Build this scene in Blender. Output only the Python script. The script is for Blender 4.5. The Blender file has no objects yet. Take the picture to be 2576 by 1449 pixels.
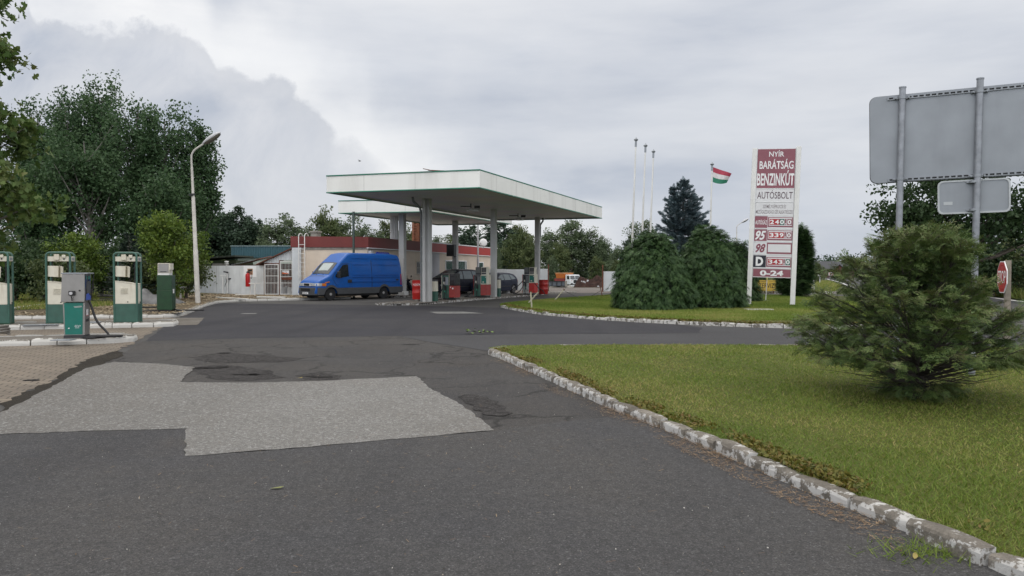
import bpy, math, random
import numpy as np
from mathutils import Vector, Matrix, Euler
R = math.radians
random.seed(7)
rng = np.random.default_rng(7)
SC = bpy.context.scene
COL = SC.collection

# ------------------------------------------------------------------ camera
CX, CY, F, CAMH, PITCH = 1288.0, 724.5, 1910.0, 1.68, 1.3646
cam_data = bpy.data.cameras.new("camera")
cam_data.sensor_width = 36.0
cam_data.lens = 36.0 * F / 2576.0
cam_data.clip_start = 0.1
cam_data.clip_end = 3000
cam = bpy.data.objects.new("camera", cam_data)
COL.objects.link(cam)
cam.location = (0, 0, CAMH)
cam.rotation_euler = (R(90 - PITCH), 0, 0)
SC.camera = cam

# ------------------------------------------------------------------ sky
SUN_EL, SUN_AZ = 58.0, -35.0        # azimuth from +Y, negative to the left
world = bpy.data.worlds.new("World")
SC.world = world
world.use_nodes = True
def world_sky():
    nt = world.node_tree; N = nt.nodes; L = nt.links
    N.clear()
    out = N.new("ShaderNodeOutputWorld"); bg = N.new("ShaderNodeBackground")
    L.new(bg.outputs[0], out.inputs[0])
    sky = N.new("ShaderNodeTexSky"); sky.sky_type = 'NISHITA'; sky.sun_disc = False
    sky.sun_elevation = R(SUN_EL); sky.sun_rotation = R(SUN_AZ)
    tc = N.new("ShaderNodeTexCoord")
    sep = N.new("ShaderNodeSeparateXYZ"); L.new(tc.outputs['Generated'], sep.inputs[0])
    def math_(op, a, b=None, c=None, clamp=False):
        n = N.new("ShaderNodeMath"); n.operation = op; n.use_clamp = clamp
        for i, v in enumerate((a, b, c)):
            if v is None: continue
            if isinstance(v, (int, float)): n.inputs[i].default_value = v
            else: L.new(v, n.inputs[i])
        return n.outputs[0]
    def mapr(v, a, b, c, d, smooth=False):
        n = N.new("ShaderNodeMapRange"); n.clamp = True
        if smooth: n.interpolation_type = 'SMOOTHSTEP'
        L.new(v, n.inputs[0])
        for i, q in enumerate((a, b, c, d)): n.inputs[i+1].default_value = q
        return n.outputs[0]
    def mix(f, a, b, typ='MIX'):
        n = N.new("ShaderNodeMix"); n.data_type = 'RGBA'; n.blend_type = typ
        if isinstance(f, (int, float)): n.inputs[0].default_value = f
        else: L.new(f, n.inputs[0])
        for i, q in ((6, a), (7, b)):
            if isinstance(q, tuple): n.inputs[i].default_value = (*q, 1)
            else: L.new(q, n.inputs[i])
        return n.outputs[2]
    def noise(scale, vec, detail=6, rough=.55, dist=0):
        n = N.new("ShaderNodeTexNoise"); n.inputs['Scale'].default_value = scale
        n.inputs['Detail'].default_value = detail; n.inputs['Roughness'].default_value = rough
        n.inputs['Distortion'].default_value = dist
        L.new(vec, n.inputs['Vector']); return n.outputs['Fac']
    X, Y, Z = sep.outputs
    yy = math_('MAXIMUM', math_('ABSOLUTE', Y), .12)
    u = math_('DIVIDE', X, yy); v = math_('DIVIDE', Z, yy)
    mp = N.new("ShaderNodeMapping"); L.new(tc.outputs['Generated'], mp.inputs[0]); mp.inputs['Scale'].default_value = (1, 1, 2.6)
    st = N.new("ShaderNodeMapping"); L.new(tc.outputs['Generated'], st.inputs[0]); st.inputs['Scale'].default_value = (.8, 1, 4.5)
    st.inputs['Location'].default_value = (3.1, .4, 1.2); st.inputs['Rotation'].default_value = (0, R(8), 0)
    nbig = noise(2.4, st.outputs[0], 7, .52)
    nmid = noise(5.0, mp.outputs[0], 8, .55, .3)
    # veil of high cloud
    base = mix(mapr(nbig, .30, .68, 0, 1), (.45, .495, .585), (.76, .78, .82))
    base = mix(mapr(nmid, .45, .72, 0, .5), base, (.74, .755, .79))
    low = mapr(v, 0.02, .17, 1, 0, True)
    base = mix(math_('MULTIPLY', low, mapr(nmid, .3, .6, .75, .25)), base, (.51, .56, .66))
    # bright gap in front of the cumulus bank
    fc = N.new("ShaderNodeFloatCurve")
    pts = [(-700, -90), (20, -40), (80, -15), (100, 60), (250, 50), (350, 40), (460, 70), (520, 95), (548, 165), (640, 170),
           (740, 220), (800, 265), (840, 312), (920, 352), (945, 400), (1010, 440), (1100, 500), (1300, 620), (1900, 680)]
    cu = fc.mapping.curves[0]
    xs = [((p[0]-1288)/1910 + 1.2)/1.6 for p in pts]; ys = [((679-p[1])/1910)/.5 for p in pts]
    while len(cu.points) < len(pts): cu.points.new(.5, .5)
    for p, x, y in zip(cu.points, xs, ys):
        p.location = (x, y); p.handle_type = 'VECTOR'
    fc.mapping.update()
    L.new(mapr(u, -1.2, .4, 0, 1), fc.inputs['Value'])
    edge = math_('MULTIPLY', fc.outputs[0], .5)
    cuv = N.new("ShaderNodeCombineXYZ"); L.new(u, cuv.inputs[0]); L.new(v, cuv.inputs[1])
    puff = noise(14, cuv.outputs[0], 9, .6)
    vo = N.new("ShaderNodeTexVoronoi"); vo.inputs['Scale'].default_value = 17; L.new(cuv.outputs[0], vo.inputs['Vector'])
    wob = math_('ADD', math_('MULTIPLY', math_('SUBTRACT', puff, .5), .085), math_('MULTIPLY', math_('SUBTRACT', .35, vo.outputs['Distance']), .035))
    dst = math_('SUBTRACT', math_('ADD', edge, wob), v)       # >0 inside the bank
    front = mapr(Y, .1, .3, 0, 1)
    soft = mapr(v, .09, .19, .09, .011, True)
    inside = math_('MULTIPLY', math_('SMOOTH_MIN', math_('MAXIMUM', math_('DIVIDE', dst, soft), 0), 1, .05), front, clamp=True)
    glow = math_('MULTIPLY', math_('MULTIPLY', mapr(dst, -.14, 0.0, 0, 1, True), front), mapr(u, -.02, .22, 1, 0, True))
    base = mix(math_('MULTIPLY', glow, mapr(nmid, .3, .62, .40, .9)), base, (.97, .97, .97))
    puff2 = noise(6, cuv.outputs[0], 8, .58, .5)
    bank = mix(mapr(puff2, .36, .64, 0, 1), (.50, .54, .62), (.71, .725, .765))
    bank = mix(math_('MULTIPLY', mapr(dst, .0, .05, .55, 0, True), .9), bank, (.66, .675, .71))
    bank = mix(mapr(v, .10, .03, 0, .8, True), bank, (.66, .68, .74))
    cl = mix(inside, base, bank)
    # brighter towards the zenith, as under a real overcast
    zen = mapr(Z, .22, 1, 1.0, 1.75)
    back = mapr(Y, .15, -.5, 1.0, 2.25)  # extra sky brightness behind the camera, added to light surfaces facing it
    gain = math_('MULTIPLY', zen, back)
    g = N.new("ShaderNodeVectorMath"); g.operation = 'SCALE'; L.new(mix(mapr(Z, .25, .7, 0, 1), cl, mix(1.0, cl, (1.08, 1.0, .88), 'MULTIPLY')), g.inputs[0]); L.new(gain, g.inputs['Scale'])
    s2 = N.new("ShaderNodeVectorMath"); s2.operation = 'SCALE'; L.new(sky.outputs[0], s2.inputs[0]); s2.inputs['Scale'].default_value = .9
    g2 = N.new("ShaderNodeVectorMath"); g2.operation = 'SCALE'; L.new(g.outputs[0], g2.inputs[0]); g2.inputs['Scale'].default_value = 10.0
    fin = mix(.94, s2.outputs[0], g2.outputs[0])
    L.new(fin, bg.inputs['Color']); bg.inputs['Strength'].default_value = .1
world_sky()
world.cycles.sampling_method = 'MANUAL'; world.cycles.sample_map_resolution = 512

sun_d = bpy.data.lights.new("sun", 'SUN'); sun_d.energy = 0.7; sun_d.angle = R(25); sun_d.color = (1, .96, .9)
sun = bpy.data.objects.new("sun", sun_d); COL.objects.link(sun)
_az, _el = R(SUN_AZ), R(SUN_EL)
_d = Vector((math.sin(_az)*math.cos(_el), math.cos(_az)*math.cos(_el), math.sin(_el)))
sun.rotation_euler = _d.to_track_quat('Z', 'Y').to_euler()
sun.location = _d * 60

SC.view_settings.view_transform = 'Standard'
SC.view_settings.look = 'None'
SC.view_settings.exposure = 0.0
SC.view_settings.gamma = 1.0
SC.cycles.max_bounces = 6
SC.cycles.diffuse_bounces = 3
SC.cycles.glossy_bounces = 3
SC.cycles.transparent_max_bounces = 6
SC.cycles.caustics_reflective = False
SC.cycles.caustics_refractive = False

# ------------------------------------------------------------------ picture-to-ground helpers (used once, to survey the site)
_f = Vector((0, math.cos(R(PITCH)), -math.sin(R(PITCH)))); _u = Vector((0, math.sin(R(PITCH)), math.cos(R(PITCH))))
def ray(px, py): return Vector((1, 0, 0))*((px-CX)/F) + _u*((CY-py)/F) + _f
def G(px, py, z=0.0):
    d = ray(px, py); t = (z-CAMH)/d.z
    return Vector((d.x*t, d.y*t, z))
def P(px, py, Y):
    d = ray(px, py); t = Y/d.y
    return Vector((d.x*t, Y, CAMH+d.z*t))
def HX(px, Y): return (px-CX)/F*Y          # x of a column of the picture at distance Y

# ------------------------------------------------------------------ materials
def lin(*c):
    r = []
    for v in c:
        v /= 255.0
        r.append(v/12.92 if v <= .04045 else ((v+.055)/1.055)**2.4)
    return tuple(r)
MATS = {}
def M(name, col, rough=.6, metal=0.0, var=.12, sc=5.0, bump=0.0, bsc=40.0, dirt=0.0, dcol=(.07, .06, .05), dsc=3.0, spec=.5, coat=0.0, trans=0.0, emit=None, streak=False):
    if name in MATS: return MATS[name]
    m = bpy.data.materials.new(name); MATS[name] = m
    m.use_nodes = True
    nt = m.node_tree; N = nt.nodes; L = nt.links
    b = N["Principled BSDF"]
    b.inputs['Roughness'].default_value = rough; b.inputs['Metallic'].default_value = metal
    b.inputs['Specular IOR Level'].default_value = spec
    b.inputs['Coat Weight'].default_value = coat; b.inputs['Coat Roughness'].default_value = .06
    tc = N.new("ShaderNodeTexCoord")
    n1 = N.new("ShaderNodeTexNoise"); n1.inputs['Scale'].default_value = sc; n1.inputs['Detail'].default_value = 6
    L.new(tc.outputs['Object'], n1.inputs['Vector'])
    mx = N.new("ShaderNodeMix"); mx.data_type = 'RGBA'
    mr = N.new("ShaderNodeMapRange"); mr.inputs[1].default_value = .3; mr.inputs[2].default_value = .7
    L.new(n1.outputs['Fac'], mr.inputs[0]); L.new(mr.outputs[0], mx.inputs[0])
    mx.inputs[6].default_value = (*[c*(1-var) for c in col], 1); mx.inputs[7].default_value = (*[min(1, c*(1+var)) for c in col], 1)
    outc = mx.outputs[2]
    if dirt > 0:
        mp = N.new("ShaderNodeMapping"); L.new(tc.outputs['Object'], mp.inputs[0])
        mp.inputs['Location'].default_value = (4.2, 1.3, 7.7)
        if streak: mp.inputs['Scale'].default_value = (1, 1, .12)
        n2 = N.new("ShaderNodeTexNoise"); n2.inputs['Scale'].default_value = dsc; n2.inputs['Detail'].default_value = 8; n2.inputs['Roughness'].default_value = .65
        L.new(mp.outputs[0], n2.inputs['Vector'])
        r2 = N.new("ShaderNodeMapRange"); r2.inputs[1].default_value = .5; r2.inputs[2].default_value = .72; r2.inputs[4].default_value = dirt
        L.new(n2.outputs['Fac'], r2.inputs[0])
        m2 = N.new("ShaderNodeMix"); m2.data_type = 'RGBA'; L.new(r2.outputs[0], m2.inputs[0]); L.new(outc, m2.inputs[6]); m2.inputs[7].default_value = (*dcol, 1)
        outc = m2.outputs[2]
    L.new(outc, b.inputs['Base Color'])
    if bump > 0:
        n3 = N.new("ShaderNodeTexNoise"); n3.inputs['Scale'].default_value = bsc; n3.inputs['Detail'].default_value = 5
        L.new(tc.outputs['Object'], n3.inputs['Vector'])
        bp = N.new("ShaderNodeBump"); bp.inputs['Strength'].default_value = bump; bp.inputs['Distance'].default_value = .02
        L.new(n3.outputs['Fac'], bp.inputs['Height']); L.new(bp.outputs[0], b.inputs['Normal'])
    if trans > 0: b.inputs['Transmission Weight'].default_value = trans
    return m

def ground_mat(name, c_dark, c_light, speck=.35, speck_sc=140, big_sc=.6, bump=.5, cracks=0.0, stain=None, stain_amt=.5, rough=.85, stain_sc=.5, pale=.5, grad=None, craze=0.0, chips=0.0, hue=None):
    """Asphalt-like surface: broad tone patches, aggregate, grit, stains and cracks."""
    m = bpy.data.materials.new(name); m.use_nodes = True
    nt = m.node_tree; N = nt.nodes; L = nt.links
    b = N["Principled BSDF"]; b.inputs['Roughness'].default_value = rough; b.inputs['Specular IOR Level'].default_value = .12
    tc = N.new("ShaderNodeTexCoord"); V = tc.outputs['Object']
    def noise(s, d=6, r=.55, vec=V):
        n = N.new("ShaderNodeTexNoise"); n.inputs['Scale'].default_value = s; n.inputs['Detail'].default_value = d; n.inputs['Roughness'].default_value = r
        L.new(vec, n.inputs['Vector']); return n.outputs['Fac']
    def mapr(v, a, b_, c, d):
        n = N.new("ShaderNodeMapRange"); L.new(v, n.inputs[0])
        for i, q in enumerate((a, b_, c, d)): n.inputs[i+1].default_value = q
        return n.outputs[0]
    def mix(f, a, b_, t='MIX'):
        n = N.new("ShaderNodeMix"); n.data_type = 'RGBA'; n.blend_type = t
        if isinstance(f, float): n.inputs[0].default_value = f
        else: L.new(f, n.inputs[0])
        for i, q in ((6, a), (7, b_)):
            if isinstance(q, tuple): n.inputs[i].default_value = (*q, 1)
            else: L.new(q, n.inputs[i])
        return n.outputs[2]
    c = mix(mapr(noise(big_sc, 8, .6), .32, .68, 0, 1), c_dark, c_light)
    if stain:
        c = mix(mapr(noise(stain_sc, 7, .65), .48, .72, 0, stain_amt), c, stain)
    if grad:
        sx_ = N.new("ShaderNodeSeparateXYZ"); L.new(V, sx_.inputs[0]); gm = mapr(sx_.outputs[0], grad[0], grad[1], 1, 0); gn = mapr(noise(.9, 6, .6), .25, .7, .55, 1)
        mu_ = N.new("ShaderNodeMath"); mu_.operation = 'MULTIPLY'; L.new(gm, mu_.inputs[0]); L.new(gn, mu_.inputs[1]); c = mix(mu_.outputs[0], c, grad[2])
    if hue:                                   # broad drifts of dust and of cleaner, bluer binder
        c = mix(mapr(noise(.22, 5, .6), .40, .62, 0, .75), c, hue[0]); c = mix(mapr(noise(.36, 6, .65), .52, .70, 0, .7), c, hue[1])
        tw = N.new("ShaderNodeMapping"); L.new(V, tw.inputs[0]); tw.inputs['Rotation'].default_value = (0, 0, R(-14)); tw.inputs['Scale'].default_value = (1.5, .09, 1); tw.inputs['Location'].default_value = (2.7, 0, 0)
        c = mix(mapr(noise(.8, 3, .5, tw.outputs[0]), .52, .68, 0, .35), c, tuple(x*.62 for x in c_dark))
    if chips > 0:
        vc = N.new("ShaderNodeTexVoronoi"); vc.inputs['Scale'].default_value = 38; L.new(V, vc.inputs['Vector'])
        sp_ = N.new("ShaderNodeSeparateXYZ"); L.new(vc.outputs['Color'], sp_.inputs[0])
        c = mix(mapr(sp_.outputs[0], .45, 1.0, 0, chips), c, tuple(x*.38 for x in c_dark)); c = mix(mapr(sp_.outputs[1], .7, 1.0, 0, chips), c, tuple(min(.6, x*1.5) for x in c_light))
    mid = noise(9, 5, .7)
    c = mix(mapr(mid, .35, .65, .0, .35), c, tuple(x*.62 for x in c_dark))
    grain = noise(42, 3, .75)
    c = mix(mapr(grain, .36, .64, 0, speck*.55), c, tuple(x*.45 for x in c_dark))
    fine = noise(speck_sc, 3, .8)
    c = mix(mapr(fine, .38, .62, 0, speck), c, tuple(x*.35 for x in c_dark))
    fine2 = noise(speck_sc*.7, 2, .6)
    c = mix(mapr(fine2, .60, .72, 0, pale), c, tuple(min(.5, x*2.0) for x in c_light))
    h = fine
    if cracks > 0:
        mp = N.new("ShaderNodeMapping"); L.new(V, mp.inputs[0])
        dn = N.new("ShaderNodeTexNoise"); dn.inputs['Scale'].default_value = 1.4; dn.inputs['Detail'].default_value = 5; L.new(V, dn.inputs['Vector'])
        ad = N.new("ShaderNodeVectorMath"); ad.operation = 'ADD'; L.new(V, ad.inputs[0])
        sc_ = N.new("ShaderNodeVectorMath"); sc_.operation = 'SCALE'; L.new(dn.outputs['Color'], sc_.inputs[0]); sc_.inputs['Scale'].default_value = .9
        L.new(sc_.outputs[0], ad.inputs[1])
        vo = N.new("ShaderNodeTexVoronoi"); vo.feature = 'DISTANCE_TO_EDGE'; vo.inputs['Scale'].default_value = .75; L.new(ad.outputs[0], vo.inputs['Vector'])
        ln = mapr(vo.outputs['Distance'], .006, .034, 1, 0)
        gate = mapr(noise(.45, 4, .6), .42, .54, 0, cracks)
        mu = N.new("ShaderNodeMath"); mu.operation = 'MULTIPLY'; L.new(ln, mu.inputs[0]); L.new(gate, mu.inputs[1])
        c = mix(mu.outputs[0], c, (.012, .012, .012))
    if craze > 0:
        v2 = N.new("ShaderNodeTexVoronoi"); v2.feature = 'DISTANCE_TO_EDGE'; v2.inputs['Scale'].default_value = 5.5; L.new(V, v2.inputs['Vector'])
        c = mix(mapr(v2.outputs['Distance'], .02, .10, craze, 0), c, (.012, .011, .011))
    L.new(c, b.inputs['Base Color'])
    bp = N.new("ShaderNodeBump"); bp.inputs['Strength'].default_value = bump; bp.inputs['Distance'].default_value = .012
    L.new(h, bp.inputs['Height']); L.new(bp.outputs[0], b.inputs['Normal'])
    return m

def paver_mat(name, rot):
    m = bpy.data.materials.new(name); m.use_nodes = True
    nt = m.node_tree; N = nt.nodes; L = nt.links
    b = N["Principled BSDF"]; b.inputs['Roughness'].default_value = .85
    tc = N.new("ShaderNodeTexCoord"); mp = N.new("ShaderNodeMapping"); mp.inputs['Rotation'].default_value = (0, 0, rot)
    L.new(tc.outputs['Object'], mp.inputs[0])
    br = N.new("ShaderNodeTexBrick"); L.new(mp.outputs[0], br.inputs['Vector'])
    br.inputs['Scale'].default_value = 1.0; br.inputs['Brick Width'].default_value = .23; br.inputs['Row Height'].default_value = .17
    br.inputs['Mortar Size'].default_value = .011; br.inputs['Mortar Smooth'].default_value = .3; br.offset = .5
    br.inputs['Color1'].default_value = (.20, .165, .125, 1); br.inputs['Color2'].default_value = (.16, .132, .10, 1); br.inputs['Mortar'].default_value = (.035, .028, .022, 1)
    n = N.new("ShaderNodeTexNoise"); n.inputs['Scale'].default_value = .9; n.inputs['Detail'].default_value = 7; n.inputs['Roughness'].default_value = .65; L.new(tc.outputs['Object'], n.inputs['Vector'])
    mr = N.new("ShaderNodeMapRange"); mr.inputs[1].default_value = .42; mr.inputs[2].default_value = .7; mr.inputs[4].default_value = .6; L.new(n.outputs['Fac'], mr.inputs[0])
    mx = N.new("ShaderNodeMix"); mx.data_type = 'RGBA'; L.new(mr.outputs[0], mx.inputs[0]); L.new(br.outputs['Color'], mx.inputs[6]); mx.inputs[7].default_value = (.075, .062, .05, 1)
    n2 = N.new("ShaderNodeTexNoise"); n2.inputs['Scale'].default_value = 90; n2.inputs['Detail'].default_value = 3; L.new(tc.outputs['Object'], n2.inputs['Vector'])
    mm = N.new("ShaderNodeMix"); mm.data_type = 'RGBA'; mm.blend_type = 'MULTIPLY'; mm.inputs[0].default_value = .5
    L.new(mx.outputs[2], mm.inputs[6]); L.new(n2.outputs['Color'], mm.inputs[7])
    gain = N.new("ShaderNodeVectorMath"); gain.operation = 'SCALE'; gain.inputs['Scale'].default_value = 1.35; L.new(mm.outputs[2], gain.inputs[0])
    L.new(gain.outputs[0], b.inputs['Base Color'])
    bp = N.new("ShaderNodeBump"); bp.inputs['Strength'].default_value = .7; bp.inputs['Distance'].default_value = .01; bp.invert = True
    L.new(br.outputs['Fac'], bp.inputs['Height']); L.new(bp.outputs[0], b.inputs['Normal'])
    return m

def kerb_mat(name, conc, white, amount):
    m = bpy.data.materials.new(name); m.use_nodes = True
    nt = m.node_tree; N = nt.nodes; L = nt.links
    b = N["Principled BSDF"]; b.inputs['Roughness'].default_value = .9; b.inputs['Specular IOR Level'].default_value = .15
    tc = N.new("ShaderNodeTexCoord"); V = tc.outputs['Object']
    def noise(s, d=6, r=.6):
        n = N.new("ShaderNodeTexNoise"); n.inputs['Scale'].default_value = s; n.inputs['Detail'].default_value = d; n.inputs['Roughness'].default_value = r
        L.new(V, n.inputs['Vector']); return n.outputs['Fac']
    def mapr(v, a, b_, c, d):
        n = N.new("ShaderNodeMapRange"); L.new(v, n.inputs[0])
        for i, q in enumerate((a, b_, c, d)): n.inputs[i+1].default_value = q
        return n.outputs[0]
    def mix(f, a, b_):
        n = N.new("ShaderNodeMix"); n.data_type = 'RGBA'; L.new(f, n.inputs[0])
        for i, q in ((6, a), (7, b_)):
            if isinstance(q, tuple): n.inputs[i].default_value = (*q, 1)
            else: L.new(q, n.inputs[i])
        return n.outputs[2]
    c = mix(mapr(noise(11), .3, .7, 0, 1), tuple(x*.7 for x in conc), tuple(x*1.25 for x in conc))
    c = mix(mapr(noise(60, 3, .8), .4, .65, 0, .5), c, tuple(x*.4 for x in conc))
    at = N.new("ShaderNodeAttribute"); at.attribute_name = 'rnd'
    kv = N.new("ShaderNodeVectorMath"); kv.operation = 'SCALE'; L.new(c, kv.inputs[0]); L.new(mapr(at.outputs['Fac'], 0, 1, .72, 1.22), kv.inputs['Scale']); c = kv.outputs[0]
    g = N.new("ShaderNodeNewGeometry"); sp = N.new("ShaderNodeSeparateXYZ"); L.new(g.outputs['True Normal'], sp.inputs[0])
    up = mapr(sp.outputs[2], .3, .95, amount, -.10)          # whitewash was brushed on the road-side face; the tread is worn bare
    ad = N.new("ShaderNodeMath"); ad.operation = 'ADD'; L.new(up, ad.inputs[0]); L.new(mapr(noise(8, 7, .7), .25, .75, -.5, .5), ad.inputs[1])
    c = mix(mapr(ad.outputs[0], .0, .10, 0, .92), c, white)
    L.new(c, b.inputs['Base Color'])
    bp = N.new("ShaderNodeBump"); bp.inputs['Strength'].default_value = .6; bp.inputs['Distance'].default_value = .012; L.new(noise(26, 5, .7), bp.inputs['Height']); L.new(bp.outputs[0], b.inputs['Normal'])
    return m

def leaf_mat(name, stops, rough=.55, trans=.25, spec=.3):
    """Foliage: one of several real leaf colours per leaf (face attribute rnd)."""
    if name in MATS: return MATS[name]
    m = bpy.data.materials.new(name); MATS[name] = m; m.use_nodes = True
    nt = m.node_tree; N = nt.nodes; L = nt.links
    b = N["Principled BSDF"]; b.inputs['Roughness'].default_value = rough; b.inputs['Specular IOR Level'].default_value = spec
    at = N.new("ShaderNodeAttribute"); at.attribute_name = 'rnd'
    cr = N.new("ShaderNodeValToRGB"); L.new(at.outputs['Fac'], cr.inputs[0])
    el = cr.color_ramp.elements
    while len(el) < len(stops): el.new(.5)
    for i, (e, s) in enumerate(zip(el, stops)):
        e.position = i/max(1, len(stops)-1); e.color = (*s, 1)
    L.new(cr.outputs[0], b.inputs['Base Color'])
    if trans > 0:
        tr = N.new("ShaderNodeBsdfTranslucent"); L.new(cr.outputs[0], tr.inputs['Color'])
        mx = N.new("ShaderNodeMixShader"); mx.inputs[0].default_value = trans
        L.new(b.outputs[0], mx.inputs[1]); L.new(tr.outputs[0], mx.inputs[2])
        L.new(mx.outputs[0], N["Material Output"].inputs[0])
    return m

# ------------------------------------------------------------------ mesh building
class MB:
    def __init__(s): s.v = []; s.f = []; s.m = []; s.cur = 0
    def mat(s, i): s.cur = i; return s
    def add(s, vs, fs):
        o = len(s.v); s.v += [tuple(v) for v in vs]; s.f += [tuple(i+o for i in f) for f in fs]; s.m += [s.cur]*len(fs); return s
    def box(s, c, d, rot=None, taper=1.0, ty=None):
        hx, hy, hz = d[0]/2, d[1]/2, d[2]/2; ty = taper if ty is None else ty
        vs = [Vector((sx*hx*(taper if sz > 0 else 1), sy*hy*(ty if sz > 0 else 1), sz*hz)) for sz in (-1, 1) for sx, sy in ((-1, -1), (1, -1), (1, 1), (-1, 1))]
        if rot is not None: vs = [rot @ v for v in vs]
        c = Vector(c)
        return s.add([v+c for v in vs], [(3, 2, 1, 0), (4, 5, 6, 7), (0, 1, 5, 4), (1, 2, 6, 5), (2, 3, 7, 6), (3, 0, 4, 7)])
    def bb(s, x0, x1, y0, y1, z0, z1): return s.box(((x0+x1)/2, (y0+y1)/2, (z0+z1)/2), (x1-x0, y1-y0, z1-z0))
    def tube(s, pts, r, n=8, caps=True):
        pts = [Vector(p) for p in pts]; k = len(pts)
        rs = r if isinstance(r, (list, tuple)) else [r]*k
        vs = []; prev = None
        for i, p in enumerate(pts):
            t = (pts[min(i+1, k-1)]-pts[max(i-1, 0)])
            if t.length < 1e-9: t = Vector((0, 0, 1))
            t.normalize()
            if prev is None:
                a = t.orthogonal().normalized()
            else:
                a = (prev - t*prev.dot(t))
                a = a.normalized() if a.length > 1e-6 else t.orthogonal().normalized()
            prev = a; bb_ = t.cross(a)
            for j in range(n):
                q = 2*math.pi*j/n
                vs.append(p + (a*math.cos(q)+bb_*math.sin(q))*rs[i])
        fs = [(i*n+j, i*n+(j+1) % n, (i+1)*n+(j+1) % n, (i+1)*n+j) for i in range(k-1) for j in range(n)]
        if caps: fs += [tuple(range(n-1, -1, -1)), tuple((k-1)*n+j for j in range(n))]
        return s.add(vs, fs)
    def cyl(s, p0, p1, r0, r1=None, n=12): return s.tube([p0, p1], [r0, r0 if r1 is None else r1], n)
    def prism(s, poly, z0, z1):
        """poly: 2-D outline counter-clockwise, extruded upward."""
        k = len(poly)
        vs = [(p[0], p[1], z0) for p in poly] + [(p[0], p[1], z1) for p in poly]
        return s.add(vs, [tuple(range(k-1, -1, -1)), tuple(range(k, 2*k))] + [(i, (i+1) % k, k+(i+1) % k, k+i) for i in range(k)])
    def plate(s, poly, y0, y1):
        """poly in x,z, extruded along y."""
        k = len(poly)
        vs = [(p[0], y0, p[1]) for p in poly] + [(p[0], y1, p[1]) for p in poly]
        return s.add(vs, [tuple(range(k)), tuple(range(2*k-1, k-1, -1))] + [((i+1) % k, i, k+i, k+(i+1) % k) for i in range(k)])
    def lathe(s, prof, n=20, axis='z', c=(0, 0, 0)):
        """prof: (radius, height) pairs."""
        vs = []; k = len(prof); c = Vector(c)
        for r, h in prof:
            for j in range(n):
                q = 2*math.pi*j/n; a, b = r*math.cos(q), r*math.sin(q)
                vs.append(c + (Vector((a, b, h)) if axis == 'z' else Vector((a, h, b)) if axis == 'y' else Vector((h, a, b))))
        fs = [(i*n+j, i*n+(j+1) % n, (i+1)*n+(j+1) % n, (i+1)*n+j) for i in range(k-1) for j in range(n)]
        if prof[0][0] > 1e-6: fs.append(tuple(range(n-1, -1, -1)))
        if prof[-1][0] > 1e-6: fs.append(tuple((k-1)*n+j for j in range(n)))
        return s.add(vs, fs)
    def build(s, name, mats, parent=None, smooth=None, bevel=0.0, seg=2, loc=None, rot=None):
        me = bpy.data.meshes.new(name)
        me.from_pydata(s.v, [], s.f)
        for m in (mats if isinstance(mats, (list, tuple)) else [mats]): me.materials.append(m)
        if any(s.m): me.polygons.foreach_set('material_index', s.m)
        if smooth is not None:
            me.polygons.foreach_set('use_smooth', [True]*len(me.polygons))
            me.set_sharp_from_angle(angle=R(smooth))
        me.update()
        o = bpy.data.objects.new(name, me); COL.objects.link(o)
        if parent is not None: o.parent = parent
        if loc is not None: o.location = loc
        if rot is not None: o.rotation_euler = rot
        if bevel > 0:
            b = o.modifiers.new('bevel', 'BEVEL'); b.width = bevel; b.segments = seg; b.limit_method = 'ANGLE'; b.angle_limit = R(35)
        return o

def thing(name, label, cat, loc=(0, 0, 0), rz=0.0, group=None, rot=None):
    o = bpy.data.objects.new(name, None); COL.objects.link(o); o.empty_display_size = .3
    o.location = loc; o.rotation_euler = rot if rot else (0, 0, rz)
    return tag(o, label, cat, group)
def tag(o, label, cat, group=None):
    o['label'] = label; o['category'] = cat
    if group: o['group'] = group
    return o
def struct(o): o['kind'] = 'structure'; return o
def stuff(o, label=None, cat=None):
    o['kind'] = 'stuff'
    if label: o['label'] = label; o['category'] = cat
    return o
def kids(o): return [c for c in bpy.data.objects if c.parent == o]
def copy_tree(root, parent=None):
    c = root.copy(); COL.objects.link(c)
    if parent is not None: c.parent = parent
    for ch in kids(root): copy_tree(ch, c)
    return c

def np_mesh(name, V, k, mats, parent=None, rnd=None, extra=None):
    """V: (n*k,3) vertices, one face of k corners per k vertices."""
    n = len(V)//k
    me = bpy.data.meshes.new(name)
    me.vertices.add(n*k); me.vertices.foreach_set('co', np.asarray(V, dtype=np.float32).ravel())
    me.loops.add(n*k); me.loops.foreach_set('vertex_index', np.arange(n*k, dtype=np.int32))
    me.polygons.add(n); me.polygons.foreach_set('loop_start', np.arange(0, n*k, k, dtype=np.int32))
    me.update(calc_edges=True)
    at = me.attributes.new('rnd', 'FLOAT', 'FACE')
    at.data.foreach_set('value', np.asarray(rnd if rnd is not None else rng.random(n), dtype=np.float32))
    for m in (mats if isinstance(mats, (list, tuple)) else [mats]): me.materials.append(m)
    o = bpy.data.objects.new(name, me); COL.objects.link(o)
    if parent is not None: o.parent = parent
    return o

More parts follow.
